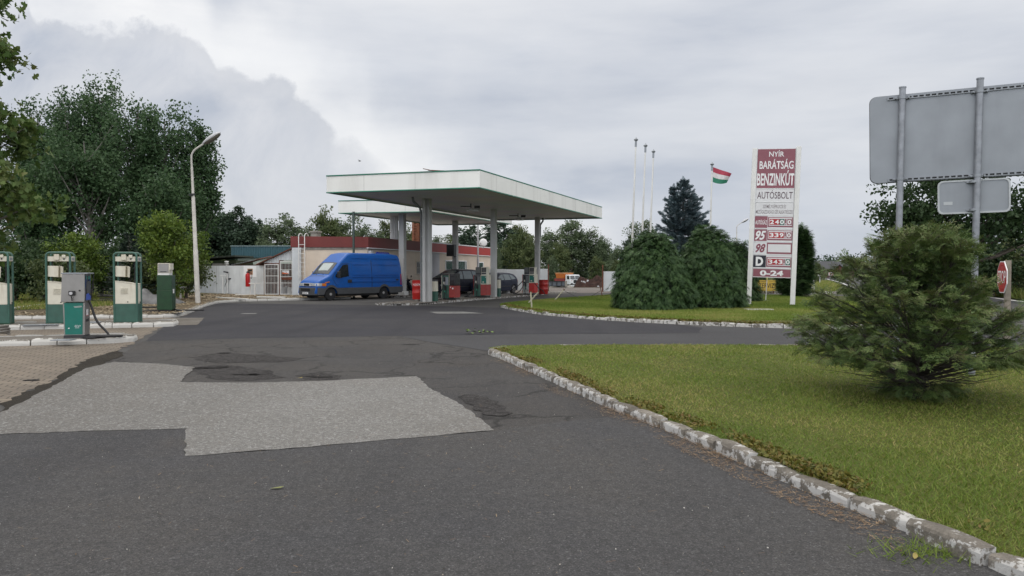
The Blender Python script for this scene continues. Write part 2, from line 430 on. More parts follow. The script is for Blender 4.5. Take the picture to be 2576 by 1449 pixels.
def text(body, x0, x1, z0, z1, mat, parent, name='lettering', y=-.01, bold=0.0, depth=.004, shear=0.0, rot=None, loc=None):
    """Lettering fitted into a box of the parent's x-z plane, facing -y."""
    cu = bpy.data.curves.new(name, 'FONT'); cu.body = body; cu.size = 1; cu.offset = bold; cu.extrude = 0; cu.shear = shear; cu.resolution_u = 3
    tmp = bpy.data.objects.new('tmp_text', cu); COL.objects.link(tmp)
    bpy.context.view_layer.update()
    me = bpy.data.meshes.new_from_object(tmp.evaluated_get(bpy.context.evaluated_depsgraph_get()))
    bpy.data.objects.remove(tmp); bpy.data.curves.remove(cu)
    n = len(me.vertices); co = np.zeros(n*3, dtype=np.float32); me.vertices.foreach_get('co', co); co = co.reshape(-1, 3)
    mn, mxx = co.min(0), co.max(0); sx = (x1-x0)/max(1e-6, mxx[0]-mn[0]); sz = (z1-z0)/max(1e-6, mxx[1]-mn[1])
    new = np.zeros_like(co); new[:, 0] = x0+(co[:, 0]-mn[0])*sx; new[:, 2] = z0+(co[:, 1]-mn[1])*sz; new[:, 1] = y
    me.vertices.foreach_set('co', new.ravel()); me.update()
    me.materials.clear(); me.materials.append(mat); me.name = name
    o = bpy.data.objects.new(name, me); COL.objects.link(o); o.parent = parent
    if rot is not None: o.rotation_euler = rot
    if loc is not None: o.location = loc
    return o
# ------------------------------------------------------------------ palette
WHITE = M('white_paint', (.70, .70, .68), .45, var=.05, dirt=.35, dcol=(.35, .33, .28), dsc=2.5, streak=True)
CLEANW = M('clean_white', (.78, .78, .78), .4, var=.03)
CREAM = M('cream_metal', (.62, .59, .49), .45, var=.08, dirt=.75, dcol=(.35, .28, .18), dsc=3, streak=True)
PGREEN = M('pump_green', (.035, .10, .075), .4, var=.15, dirt=.35, dcol=(.05, .07, .06))
DGREEN = M('dark_green', (.010, .045, .016), .38, var=.2, dirt=.25, dcol=(.02, .03, .02))
TEAL = M('teal_panel', (.004, .145, .112), .4, var=.08, dirt=.25, dcol=(.05, .12, .10), dsc=5)
STEEL = M('worn_steel', (.30, .29, .275), .42, metal=.75, var=.1, sc=3, dirt=.25, dcol=(.2, .19, .17))
GALV = M('galvanised', (.27, .29, .315), .5, metal=.35, var=.10, sc=2.2, dirt=.35, dcol=(.19, .205, .225), dsc=2.0, streak=True)
GALVP = M('galvanised_post', (.26, .275, .30), .45, metal=.4, var=.2, sc=9, dirt=.4, dcol=(.38, .39, .41), dsc=8)
BLACK = M('black_rubber', (.012, .012, .013), .55, var=.2)
DARK = M('dark_plastic', (.022, .023, .025), .45, var=.2)
GREYP = M('grey_plastic', (.062, .066, .072), .55, var=.1, dirt=.3, dcol=(.09, .085, .075))
REDP = M('red_paint', (.50, .022, .018), .4, var=.12, dirt=.25, dcol=(.25, .03, .02))
REDF = M('red_faded', (.32, .045, .04), .5, var=.12, dirt=.35, dcol=(.22, .07, .06))
FASC_D = M('fascia_maroon', (.16, .026, .022), .5, var=.1, sc=1.2)
FASC_R = M('fascia_red', (.40, .035, .028), .45, var=.06, sc=1.2)
STUCCO = M('cream_stucco', (.66, .565, .465), .85, var=.06, sc=1.5, bump=.15, bsc=60, dirt=.25, dcol=(.4, .33, .26), dsc=.8)
GREYW = M('grey_white_stucco', (.50, .50, .52), .85, var=.05, sc=1.5)
CONC = M('pale_concrete', (.27, .255, .23), .9, var=.2, sc=4, bump=.3, bsc=50, dirt=.5, dcol=(.12, .11, .09))
KERBM = kerb_mat('whitewashed_kerb', (.19, .172, .148), (.50, .495, .48), .06)
KERBF = kerb_mat('worn_white_kerb', (.20, .185, .16), (.55, .54, .51), .12)
KERBW = kerb_mat('white_kerb', (.22, .205, .18), (.55, .54, .51), .55)
GLASS = M('dark_glass', (.018, .022, .026), .06, var=.1, spec=.8, coat=.5)
GLASSG = M('green_glass', (.05, .09, .085), .08, var=.1, spec=.8, coat=.3)
CHROME = M('chrome', (.6, .6, .62), .2, metal=1)
CORR = M('corrugated_white', (.62, .65, .67), .5, var=.06, sc=2, dirt=.3, dcol=(.38, .38, .36), dsc=1.5, streak=True)
CORRG = M('corrugated_grey', (.70, .72, .72), .5, var=.08, sc=2, dirt=.35, dcol=(.26, .25, .23), dsc=1.5, streak=True)
RUST = M('rust', (.13, .045, .025), .85, var=.4, sc=8, bump=.4)
BARK = M('bark', (.075, .062, .05), .9, var=.35, sc=9, bump=.6, bsc=30)
BARKP = M('pale_bark', (.15, .14, .125), .9, var=.4, sc=6, bump=.5, bsc=30)
YELLOW = M('yellow_board', (.55, .38, .06), .5, var=.06)

ASPH_NEW = ground_mat('asphalt_worn', (.098, .098, .102), (.142, .141, .145), speck=.75, speck_sc=95, big_sc=.55, bump=1.0, chips=.30, hue=((.158, .150, .140), (.092, .094, .108)), stain=(.168, .142, .112), stain_amt=.45, stain_sc=.5, cracks=.0)
ASPH_OLD = ground_mat('asphalt_old', (.088, .086, .087), (.13, .127, .127), chips=.35, hue=((.15, .138, .124), (.082, .083, .092)), speck=.75, speck_sc=100, big_sc=.8, bump=1.0, stain=(.13, .105, .08), stain_amt=.5, cracks=.55)
ASPH_DARK = ground_mat('asphalt_dark', (.049, .049, .057), (.064, .064, .073), hue=((.085, .083, .085), (.050, .050, .060)), speck=.5, speck_sc=90, big_sc=.4, bump=.5, stain=(.078, .076, .08), stain_amt=.35, pale=.25, cracks=.0)
ASPH_PALE = ground_mat('asphalt_pale', (.074, .074, .078), (.092, .092, .096), speck=.35, speck_sc=80, big_sc=.3, bump=.5, stain=(.06, .058, .058), stain_amt=.5, pale=.3)
ASPH_FAR = ground_mat('asphalt_forecourt', (.085, .083, .082), (.115, .112, .108), speck=.3, speck_sc=60, big_sc=.4, bump=.4, stain=(.06, .057, .055), stain_amt=.6, pale=.3)
PATCH = ground_mat('chipping_patch', (.335, .328, .312), (.42, .412, .395), chips=.75, hue=((.25, .228, .20), (.31, .307, .298)), speck=.9, speck_sc=75, big_sc=.7, bump=1.0, stain=(.15, .13, .105), stain_amt=.5, stain_sc=.35, pale=.5, grad=(-5.7, -2.5, (.088, .072, .057)))
PATCHB = ground_mat('chipping_patch_dirty', (.10, .090, .078), (.16, .15, .138), speck=.8, speck_sc=75, big_sc=.6, bump=1.0, stain=(.07, .055, .042), stain_amt=.8, stain_sc=.45, pale=.4)
YARDC = ground_mat('yard_concrete', (.17, .15, .135), (.235, .215, .20), speck=.3, speck_sc=40, big_sc=.3, bump=.3, stain=(.12, .10, .088), stain_amt=.6)
CONCS = ground_mat('concrete_strip', (.16, .145, .125), (.22, .205, .185), speck=.4, speck_sc=60, big_sc=.7, bump=.5, stain=(.09, .08, .066), stain_amt=.6)
MARK = ground_mat('worn_marking', (.22, .22, .215), (.34, .335, .32), speck=.6, speck_sc=60, big_sc=1.5, bump=.3, stain=(.09, .088, .088), stain_amt=.6, stain_sc=2.0)
EARTH = ground_mat('dark_earth', (.035, .03, .024), (.055, .048, .038), speck=.6, speck_sc=70, big_sc=1.2, bump=.8, stain=(.028, .024, .02), stain_amt=.6)
PAVER = paver_mat('block_paving', R(-18))
TURF = ground_mat('turf_soil', (.10, .118, .028), (.16, .172, .05), speck=.6, speck_sc=60, big_sc=.5, bump=1.0, stain=(.14, .115, .042), stain_amt=.5, stain_sc=.9, pale=.2)
MEADOW = ground_mat('meadow', (.050, .066, .018), (.085, .105, .030), speck=.6, speck_sc=9, big_sc=.06, bump=1.0, stain=(.11, .10, .04), stain_amt=.5, stain_sc=.1, pale=.2)
STRAWG = ground_mat('straw_soil', (.13, .10, .065), (.22, .175, .115), speck=.6, speck_sc=30, big_sc=1.0, bump=1.0, stain=(.07, .075, .03), stain_amt=.7, stain_sc=.5)

# ------------------------------------------------------------------ terrain
def sstep(a, b, x):
    t = max(0.0, min(1.0, (x-a)/(b-a))); return t*t*(3-2*t)
def tz(x, y):
    """Ground level: flat at the forecourt, the yard behind the gate falls away."""
    return -.03 - 1.75*sstep(74, 94, y)*(1-sstep(17, 30, x))
def terrain():
    xs = sorted(set([-900, -500, -300, -200, -150, -120] + list(range(-100, 101, 5)) + list(range(12, 34, 2)) + [120, 150, 200, 300, 500, 900]))
    ys = sorted(set([-200, -80, -40, -20, 0, 20, 40, 60] + list(range(70, 100, 2)) + [110, 130, 160, 200, 260, 350, 500, 800, 1400, 2400]))
    mb = MB(); k = len(xs)
    mb.add([(x, y, tz(x, y)) for y in ys for x in xs], [(j*k+i, j*k+i+1, (j+1)*k+i+1, (j+1)*k+i) for j in range(len(ys)-1) for i in range(k-1)])
    struct(mb.build('terrain', MEADOW, smooth=60))
terrain()

def sheet(name, pts, z, mat, jag=0.0, sub=.25):
    """A flat sheet on the ground from world x,y points; jag roughens its outline."""
    P2 = [Vector((p[0], p[1])) for p in pts]
    if jag > 0:
        out = []
        for a, b in zip(P2, P2[1:]+P2[:1]):
            L_ = (b-a).length; n = max(1, min(160, int(L_/sub)))
            nr = Vector((-(b-a).y, (b-a).x)).normalized() if L_ > 1e-6 else Vector((0, 0))
            for i in range(n):
                q = a.lerp(b, i/n)
                out.append(q + nr*random.uniform(-jag, jag)*(1 if i else .3))
        P2 = out
    area = sum(a.x*b.y-b.x*a.y for a, b in zip(P2, P2[1:]+P2[:1]))
    if area < 0: P2.reverse()
    mb = MB(); mb.add([(p.x, p.y, z) for p in P2], [tuple(range(len(P2)))])
    return struct(mb.build(name, mat))
def D(*px, z=0.0): return [G(x, y, z) for x, y in px]

# lot: one sheet under everything on the hard standing
sheet('forecourt_asphalt', [(-40, -14), (13, -14), (12.6, 16), (24, 22), (26, 50), (13.5, 56), (12, 64), (8, 71.8), (-16, 71.8), (-16, 53), (-40, 53)], 0.0, ASPH_FAR)
sheet('yard_floor', [tuple(p)[:2] for p in D((1330, 742), (1400, 737.5), (1560, 736.5))] + [(12, 60), (12, 72), (-1.0, 72), (-.6, 62)], .004, YARDC, jag=.06)
sheet('old_asphalt', D((-60, 1110), (360, 859), (545, 850.5), (1005, 845.5), (1090, 862), (1228, 884), (1300, 915), (1420, 975), (1565, 1040), (1580, 1065), (1244, 1100), (465, 1160), (300, 1120)), .0020, ASPH_OLD, jag=.03)
sheet('dark_strip', D((548, 762.5), (717, 765), (1069, 769.5), (1270, 774.5), (1357, 793), (1468, 803), (1573, 810), (1720, 818), (1768, 824), (1758, 838), (1288, 841), (1005, 845.5), (650, 850.5), (365, 858.5), (425, 812), (470, 786)), .004, ASPH_DARK, jag=.03)
sheet('pale_lane', D((1005, 846.5), (1288, 841.6), (1758, 838.6), (1770, 822), (2020, 829)) + [Vector((13.2, 20.5, 0)), Vector((12.4, 16.4, 0))] + D((2013, 875), (1250, 876), (1231, 884), (1091, 862.6)), .0060, ASPH_PALE, jag=.012)
sheet('worn_asphalt', D((-420, 1120), (0, 1094), (471, 1079), (465, 1150), (700, 1133), (1244, 1085), (1400, 1064), (1562, 1047), (1665, 1082), (1850, 1162), (2240, 1325), (2545, 1455)) + [Vector((3.4, 2.0, 0)), Vector((7, -12, 0)), Vector((-7, -12, 0)), Vector((-5.6, 3, 0))], .0075, ASPH_NEW, jag=.012)
sheet('chipping_patch', D((285, 912), (400, 916), (490, 925), (452, 963), (640, 964), (800, 960), (1048, 948), (1085, 980), (1163, 1021), (1244, 1085), (700, 1133), (465, 1150), (470, 1080), (240, 1086), (0, 1095), (-140, 1099), (-20, 1052), (110, 985), (215, 928)), .0115, PATCH, jag=.02, sub=.12)
sheet('block_paving', D((0, 1018), (130, 962), (215, 908), (285, 886), (338, 862), (425, 812), (500, 777), (470, 782), (448, 800)) + [Vector((-13.4, 27.3, 0)), Vector((-40, 19.0, 0)), Vector((-40, -4, 0)), Vector((-7.2, 5, 0))], .006, PAVER, jag=.09, sub=.22)
sheet('dark_gutter', D((0, 1016), (0, 1056), (70, 1010), (170, 958), (240, 925), (310, 893), (300, 882), (215, 906), (130, 960)), .0085, EARTH, jag=.06, sub=.2)
sheet('pale_slab', D((428, 819), (437, 800), (514, 800), (497, 818)), .010, CONCS, jag=.02)
sheet('lane_marking', D((1080, 785), (1165, 784.5), (1219, 789), (1100, 789.5)), .010, MARK, jag=.03)
sheet('lane_marking', D((603, 790.5), (612, 788.6), (646, 788.2), (642, 790.2)), .010, MARK, jag=.03)
def pothole(px, py, w, d, seed):
    r = random.Random(seed); c = G(px, py); pts = []
    for i in range(22):
        a = 2*math.pi*i/22; k = r.uniform(.55, 1.1)
        pts.append((c.x+math.cos(a)*w/2*k, c.y+math.sin(a)*d/2*k))
    sheet('pothole', pts, .0135, EARTH)
HOLE = ground_mat('broken_asphalt', (.028, .026, .026), (.055, .052, .05), speck=.7, speck_sc=60, big_sc=3, bump=1.0)
EARTH_KEEP = EARTH; EARTH = HOLE
for i, q in enumerate([(530, 926, .62, .22), (505, 928, .35, .14), (560, 924, .3, .16), (622, 943, .55, .2), (640, 944, .3, .14), (805, 950, .42, .2), (785, 948, .3, .12), (565, 889, .35, .3), (1030, 868, .45, .1), (80, 958, .3, .2)]):
    pothole(*q, i)
EARTH = EARTH_KEEP
CRAZED = ground_mat('crazed_asphalt', (.066, .062, .061), (.108, .102, .10), speck=.8, speck_sc=70, big_sc=1.2, bump=1.0, craze=.5, chips=.3)
sheet('crazed_patch', D((1150, 1000), (1175, 992), (1230, 1000), (1262, 1020), (1290, 1040), (1268, 1048), (1225, 1046), (1190, 1028)), .009, CRAZED, jag=.05, sub=.12)
sheet('crazed_patch', D((470, 900), (560, 888), (640, 893), (760, 902), (700, 912), (560, 914)), .006, CRAZED, jag=.10, sub=.2)
sheet('crazed_patch', D((470, 930), (560, 917), (680, 932), (720, 950), (600, 958), (520, 950)), .006, CRAZED, jag=.10, sub=.2)
sheet('crazed_patch', D((740, 946), (800, 936), (860, 946), (850, 955), (770, 957)), .006, CRAZED, jag=.06, sub=.2)

# main road running away on the right
road_l = [(7, -14), (12.9, 12), (13.2, 17.5), (17, 36), (24, 53), (32.4, 73), (45, 105), (57, 138), (66, 170), (90, 230)]
road_r = [(24, -14), (24.6, 10), (26.3, 30), (27.6, 40.5), (33, 56), (41, 75), (53.4, 105), (65.5, 138), (75, 170), (100, 230)]
sheet('road', road_l + road_r[::-1], -.012, ASPH_PALE)
def line_strip(name, pts, w, z, mat):
    mb = MB(); vs = []
    P2 = [Vector(p) for p in pts]
    for i, p in enumerate(P2):
        t = (P2[min(i+1, len(P2)-1)]-P2[max(i-1, 0)]).normalized(); n = Vector((-t.y, t.x))
        vs += [(p.x+n.x*w/2, p.y+n.y*w/2, z), (p.x-n.x*w/2, p.y-n.y*w/2, z)]
    mb.add(vs, [(2*i+1, 2*i+3, 2*i+2, 2*i) for i in range(len(P2)-1)])
    return struct(mb.build(name, mat))
RMARK = M('road_paint', (.62, .62, .6), .7, var=.1, dirt=.3, dcol=(.2, .2, .2))
line_strip('edge_line', [(x+.35, y) for x, y in road_l[5:]], .30, -.004, RMARK)
line_strip('edge_line', [(x-.35, y) for x, y in road_r[2:]], .30, -.004, RMARK)
line_strip('centre_line', [((a[0]+b[0])/2, (a[1]+b[1])/2) for a, b in zip(road_l[5:], road_r[5:])], .2, -.004, RMARK)

# ------------------------------------------------------------------ kerbs and raised beds
def resample(pts, step):
    P2 = [Vector((p[0], p[1])) for p in pts]; out = []; 
    for a, b in zip(P2, P2[1:]):
        n = max(1, round((b-a).length/step))
        out += [a.lerp(b, i/n) for i in range(n)]
    return out+[P2[-1]]
def smooth_path(pts, it=2):
    P2 = [Vector((p[0], p[1])) for p in pts]
    for _ in range(it):
        q = [P2[0]]
        for a, b in zip(P2, P2[1:]): q += [a.lerp(b, .25), a.lerp(b, .75)]
        P2 = q+[P2[-1]]
    return P2
def kerb(name, pts, w=.15, h=.12, stone=.55, side=1, mat=None, round_=False, jit=.012):
    """Row of kerb stones along the path; side=1 puts their body left of it."""
    P2 = [Vector((p[0], p[1])) for p in pts]
    # arc-length walk
    seg = [(b-a).length for a, b in zip(P2, P2[1:])]; tot = sum(seg)
    def at(s):
        s = max(0, min(tot-1e-6, s))
        for a, b, l in zip(P2, P2[1:], seg):
            if s <= l: return a.lerp(b, s/max(l, 1e-9))
            s -= l
        return P2[-1]
    mb = MB(); tones = []; n = max(1, round(tot/stone)); ch = .035
    cuts = [0]+[(i+random.uniform(-.10, .10))*tot/n for i in range(1, n)]+[tot]
    for i in range(n):
        g = random.uniform(.006, .019)
        a, b = at(cuts[i]+g), at(cuts[i+1]-g)
        t = b-a
        if t.length < .03: continue
        t = t.normalized(); nn = Vector((-t.y, t.x))*side
        hh = h+random.uniform(-jit, jit); off = random.uniform(-jit, jit); tilt = random.uniform(-jit, jit)
        ch = .075 if round_ else random.uniform(.02, .045)
        prof = [(0, -.06), (0, hh-ch), (ch*.35, hh-ch*.3), (ch, hh), (w, hh-.004), (w, -.06)]
        vs = []; m_ = 4
        for k in range(m_+1):
            q = a.lerp(b, k/m_); end = .02 if k in (0, m_) else 0
            for (pw, ph) in prof:
                o = nn*(pw+off+end*.5*(1 if pw < w/2 else -1)+random.uniform(-.004, .004))
                vs.append((q.x+o.x, q.y+o.y, ph+tilt*(k/m_-.5) - (end*.5 if ph > 0 else 0)+random.uniform(-.004, .004)))
        c = len(prof)
        fs = [(k*c+j, (k+1)*c+j, (k+1)*c+j+1, k*c+j+1) for k in range(m_) for j in range(c-1)]
        if side < 0: fs = [f[::-1] for f in fs]
        e0, e1 = tuple(range(c)), tuple(range(m_*c+c-1, m_*c-1, -1))
        fs += [e0, e1] if side > 0 else [e0[::-1], e1[::-1]]
        mb.add(vs, fs); tones += [random.random()]*len(fs)
    o = mb.build(name, mat or KERBM); at_ = o.data.attributes.new('rnd', 'FLOAT', 'FACE'); at_.data.foreach_set('value', tones)
    return struct(o)
def bed(name, pts, z, mat): return sheet(name, pts, z, mat)

# near lawn
kn = D((1228, 892), (1288, 915), (1345, 942), (1423, 979), (1488, 1009), (1563, 1040), (1658, 1076), (1773, 1128), (1843, 1159), (2008, 1233), (2113, 1275), (2233, 1325), (2373, 1388), (2545, 1460))
ke = kn[-1]; kdir = (kn[-1]-kn[-3]).normalized()
kn += [ke+kdir*1.5, Vector((3.6, 1.0, 0)), Vector((5.0, -3, 0)), Vector((7, -12, 0))]
near_tip = G(1228, 886)
kerb('near_kerb', kn, w=.13, h=.11, stone=.56, side=1, jit=.016)
near_back = [near_tip + Vector((.0, .22, 0)), G(1262, 877), G(1400, 875), G(1788, 874), Vector((9.0, 16.1, 0)), Vector((12.2, 15.6, 0)), Vector((12.6, 13.5, 0))]
kerb('near_kerb_back', smooth_path([kn[0]] + near_back, 1), w=.13, h=.075, stone=.6, side=-1)
near_lawn_poly = [Vector((p[0]+.10, p[1]+.05)) for p in kn] + [Vector((10.6, -12)), Vector((12.2, 6)), Vector((12.4, 13.5))] + [Vector((p[0], p[1]-.08)) for p in near_back[::-1][1:]]
bed('near_lawn', near_lawn_poly, .072, TURF)
# far lawn
kf = D((1258, 773), (1280, 779), (1315, 785), (1357, 791.5), (1468, 802), (1573, 809), (1700, 816), (1850, 822), (1980, 826), (2060, 828))
kf += [Vector((11.2, 21.9, 0)), Vector((13.6, 23.5, 0)), Vector((15.2, 27, 0))]
kerb('far_kerb', smooth_path(kf, 1), w=.14, h=.11, stone=.46, side=1, mat=KERBF, jit=.026)
far_back = D((1258, 770), (1285, 765.5), (1330, 761), (1392, 755.5), (1512, 747), (1560, 743.5)) + [Vector((9.5, 49.5, 0)), Vector((20, 47.6, 0)), Vector((20.6, 44, 0))]
kerb('far_kerb_back', smooth_path(far_back, 1), w=.13, h=.07, stone=.7, side=-1, mat=KERBM)
far_lawn_poly = [Vector((p[0], p[1]+.08)) for p in kf] + [Vector((18.5, 36))] + [Vector((p[0], p[1]-.08)) for p in far_back[::-1]]
bed('far_lawn', far_lawn_poly, .08, TURF)
# verge beyond the service road
vk = [(12.8, 56.5), (17, 54.6), (20.2, 54.0), (23.2, 54.2)]
kerb('verge_kerb', vk, w=.2, h=.14, stone=1.0, side=1, mat=KERBM)
bed('verge', [(12.8, 56.7), (17, 54.8), (20.2, 54.2), (23.4, 54.4), (32.2, 73.6), (44.6, 105), (56, 138), (40, 140), (28, 110), (16, 76)], .09, MEADOW)
# right-hand verge beyond the road
bed('far_verge', [(27.9, 40.8), (33.3, 56), (41.3, 75), (53.7, 105), (120, 120), (140, 20), (60, 8), (27, 30)], .03, MEADOW)

# islands of the old forecourt on the left
E = Vector((.955, .297)); FN = Vector((-.297, .955))
def island(name, a, length, width, z, mat_top, tip=True, kmat=KERBW):
    """a: front right corner; the island runs to the left of it along -E."""
    a = Vector((a[0], a[1])); b = a - E*length
    w = FN*width
    front = [b, a - E*.5, a - E*.05 + FN*.10, a + FN*.35, a+FN*(width-.35), a - E*.15+FN*(width-.08), a-E*.6+w, b+w]
    kerb(name+'_kerb', front, w=.16, h=.15, stone=.58, side=1, mat=kmat, round_=True, jit=.016)
    bed(name+'_top', [p - (FN*0) for p in [b+FN*.08, a-E*.5+FN*.08, a-E*.16+FN*.2, a-E*.1+FN*.4, a-E*.12+FN*(width-.3), a-E*.6+w-FN*.1, b+w-FN*.1]], z, mat_top)
ISLAND1 = (-8.72, 17.35); ISLAND2 = (-9.95, 22.35)
island('island_front', ISLAND1, 9.0, 1.35, .125, CONCS)
island('island_middle', ISLAND2, 12.0, 1.55, .125, CONCS)
# third bed: straw-covered ground with kerb, ending at the lamp post, then the kerb to the building
k3 = [Vector((-26, 23.0)), Vector((-20, 25.0))] + [Vector(p[:2]) for p in D((300, 801), (400, 800), (452, 797.5), (474, 790), (497, 780), (518, 771), (548, 762.5), (600, 759), (660, 757.5), (752, 755.5))] + [Vector((-9.3, 43.8))]
kerb('straw_kerb', smooth_path(k3, 1), w=.16, h=.14, stone=.6, side=1, mat=KERBW, round_=True)
straw_poly = [Vector((p.x-.06, p.y+.1)) for p in k3] + [Vector((-9.4, 46.2)), Vector((-14.2, 47.2)), Vector((-22, 50.5)), Vector((-34, 50.5)), Vector((-34, 24))]
bed('straw_bed', straw_poly, .115, STRAWG)
bed('left_grass', [(-60, 18), (-27, 23.2), (-17.4, 31.0), (-16.9, 38), (-19, 43), (-21.5, 49.5), (-21.5, 52), (-60, 60)], .122, MEADOW)
sheet('pump_pad', D((334, 791), (455, 789), (470, 780), (440, 777), (330, 779), z=.12), .128, ASPH_DARK)

# island under the canopy
isl = [(-6.55, 36.2), (-5.4, 35.7), (-4.2, 36.5), (-2.5, 40.6), (-.5, 45.0), (1.4, 49.0), (2.6, 52.0), (1.6, 52.6), (.4, 51.6), (-3.4, 43.4), (-5.3, 39.2)]
kerb('canopy_island_kerb', smooth_path(isl+[isl[0]], 1), w=.14, h=.11, stone=.8, side=1, mat=KERBM)
bed('canopy_island', isl, .095, CONCS)
isl2 = [(-7.9, 46.2), (-6.6, 46.0), (-3.1, 55), (-4.2, 56.0)]
kerb('rear_island_kerb', isl2+[isl2[0]], w=.14, h=.11, stone=.8, side=1, mat=KERBM)
bed('rear_island', isl2, .095, CONCS)
kerb('yard_slab_edge', D((1335, 742), (1372, 740.5), (1420, 738.6), (1452, 736.8)), w=.9, h=.14, stone=1.3, side=1, mat=CONC)
# ------------------------------------------------------------------ canopies, kiosk and sheds
def shift(mb, v):
    v = Vector(v); mb.v = [tuple(Vector(p)-v) for p in mb.v]; return mb
def soffit_mat():
    m = bpy.data.materials.new('soffit_panels'); m.use_nodes = True; nt = m.node_tree; N = nt.nodes; L = nt.links
    b = N["Principled BSDF"]; b.inputs['Roughness'].default_value = .5
    tc = N.new("ShaderNodeTexCoord"); mp = N.new("ShaderNodeMapping"); mp.inputs['Rotation'].default_value = (0, 0, R(-69)); L.new(tc.outputs['Object'], mp.inputs[0])
    w = N.new("ShaderNodeTexWave"); w.bands_direction = 'Y'; w.inputs['Scale'].default_value = 1.6; w.wave_profile = 'SAW'; L.new(mp.outputs[0], w.inputs[0])
    mr = N.new("ShaderNodeMapRange"); mr.inputs[1].default_value = .0; mr.inputs[2].default_value = .08; L.new(w.outputs['Fac'], mr.inputs[0])
    n = N.new("ShaderNodeTexNoise"); n.inputs['Scale'].default_value = .5; n.inputs['Detail'].default_value = 6; L.new(tc.outputs['Object'], n.inputs[0])
    mx = N.new("ShaderNodeMix"); mx.data_type = 'RGBA'; L.new(mr.outputs[0], mx.inputs[0]); mx.inputs[6].default_value = (.34, .34, .34, 1); mx.inputs[7].default_value = (.76, .76, .76, 1)
    m2 = N.new("ShaderNodeMix"); m2.data_type = 'RGBA'; m2.blend_type = 'MULTIPLY'; m2.inputs[0].default_value = .35; L.new(mx.outputs[2], m2.inputs[6]); L.new(n.outputs['Color'], m2.inputs[7])
    L.new(m2.outputs[2], b.inputs['Base Color'])
    return m
SOFFIT = soffit_mat()
FASC_W = M('fascia_white', (.80, .80, .765), .5, var=.03, sc=.7, dirt=.3, dcol=(.45, .44, .40), dsc=1.4, streak=True)
TRIMG = M('green_trim', (.01, .16, .10), .5, var=.1, dirt=.3, dcol=(.10, .08, .06), dsc=.6)
COLM = M('column_paint', (.50, .50, .49), .6, var=.06, sc=1.5, dirt=.3, dcol=(.3, .29, .27), dsc=1.2, streak=True)
PIPEG = M('grey_pipe', (.20, .215, .22), .5, var=.1)

def canopy(label, corners, zb, h, cols, rz):
    """corners in order near, right, back, left (world x,y); cols: (x,y,width,base z)."""
    Nn, Rr, Bb, Ll = [Vector(c) for c in corners]
    base = Vector((cols[0][0], cols[0][1], 0))
    t = thing('filling_station_canopy', label, 'canopy', base, 0, 'filling station canopies')
    C4 = [Ll, Nn, Rr, Bb]
    cen = sum(C4, Vector((0, 0)))/4
    def inset(d): return [c+(cen-c).normalized()*d*1.6 for c in C4]
    mb = MB(); i1 = inset(.06); k = 4
    for a in range(4):
        b = (a+1) % 4; o0, o1, n0, n1 = C4[a], C4[b], i1[a], i1[b]
        mb.add([(o0.x, o0.y, zb), (o1.x, o1.y, zb), (o1.x, o1.y, zb+h), (o0.x, o0.y, zb+h), (n0.x, n0.y, zb), (n1.x, n1.y, zb), (n1.x, n1.y, zb+h), (n0.x, n0.y, zb+h)],
               [(0, 1, 2, 3), (5, 4, 7, 6), (3, 2, 6, 7), (1, 0, 4, 5)])
    mb.mat(1)
    for a in range(4):                                  # joints between the cladding sheets
        o0, o1 = C4[a], C4[(a+1) % 4]; e = (o1-o0); Lf = e.length; e = e/Lf; nr = Vector((e.y, -e.x))*.004
        for q in range(1, int(Lf/2.45)+1):
            c0 = o0+e*(q*2.45-.6); c1 = c0+e*.014
            mb.add([(*(c0+nr), zb+.01), (*(c1+nr), zb+.01), (*(c1+nr), zb+h-.01), (*(c0+nr), zb+h-.01)], [(0, 1, 2, 3)])
    shift(mb, base).build('fascia', [FASC_W, M('joint_grey', (.40, .40, .38), .7)], t)
    mb = MB(); mb.prism([(p.x, p.y) for p in i1], zb+.05, zb+h-.12)
    shift(mb, base).build('soffit', SOFFIT, t)
    out = [c+(c-cen).normalized()*.03 for c in C4]
    for z0, z1 in ((zb+h+.001, zb+h+.05), (zb-.045, zb-.001)):
        mb = MB()
        for a in range(4):
            b = (a+1) % 4; o0, o1, n0, n1 = out[a], out[b], inset(.09)[a], inset(.09)[b]
            mb.add([(o0.x, o0.y, z0), (o1.x, o1.y, z0), (o1.x, o1.y, z1), (o0.x, o0.y, z1), (n0.x, n0.y, z0), (n1.x, n1.y, z0), (n1.x, n1.y, z1), (n0.x, n0.y, z1)],
                   [(0, 1, 2, 3), (5, 4, 7, 6), (3, 2, 6, 7), (1, 0, 4, 5)])
        shift(mb, base).build('edge_trim', TRIMG, t)
    rot = Matrix.Rotation(rz, 3, 'Z')
    for (x, y, w, z0) in cols:
        mb = MB(); mb.box((x, y, (zb+.06+z0)/2), (w, w, zb+.06-z0), rot)
        shift(mb, base).build('column', COLM, t, bevel=.012)
    return t, base
NC, RCn, LC = (HX(1207, 32), 32.0), (HX(1514, 51), 51.0), (HX(823, 34.1), 34.1)
BC = (NC[0]*-1+RCn[0]+LC[0], RCn[1]+LC[1]-NC[1])
ZB = 5.16
can, cb = canopy('large white flat canopy with green edging over the red and green pumps', [NC, RCn, BC, LC], ZB, .70,
             [(-4.19, 37.9, .30, .09), (-1.07, 44.5, .30, .09), (1.71, 51.0, .30, .09)], R(-23))
def dpipe(root, base, pts, r, mat=PIPEG, name='downpipe'):
    mb = MB(); mb.tube(pts, r, 10)
    for p in pts[1:-1]: pass
    z = pts[0][2]+.6
    while z < pts[1][2]-.1:
        mb.cyl((pts[0][0], pts[0][1], z), (pts[0][0], pts[0][1], z+.05), r*1.22, n=10); z += 1.3
    return shift(mb, base).build(name, mat, root, smooth=40)
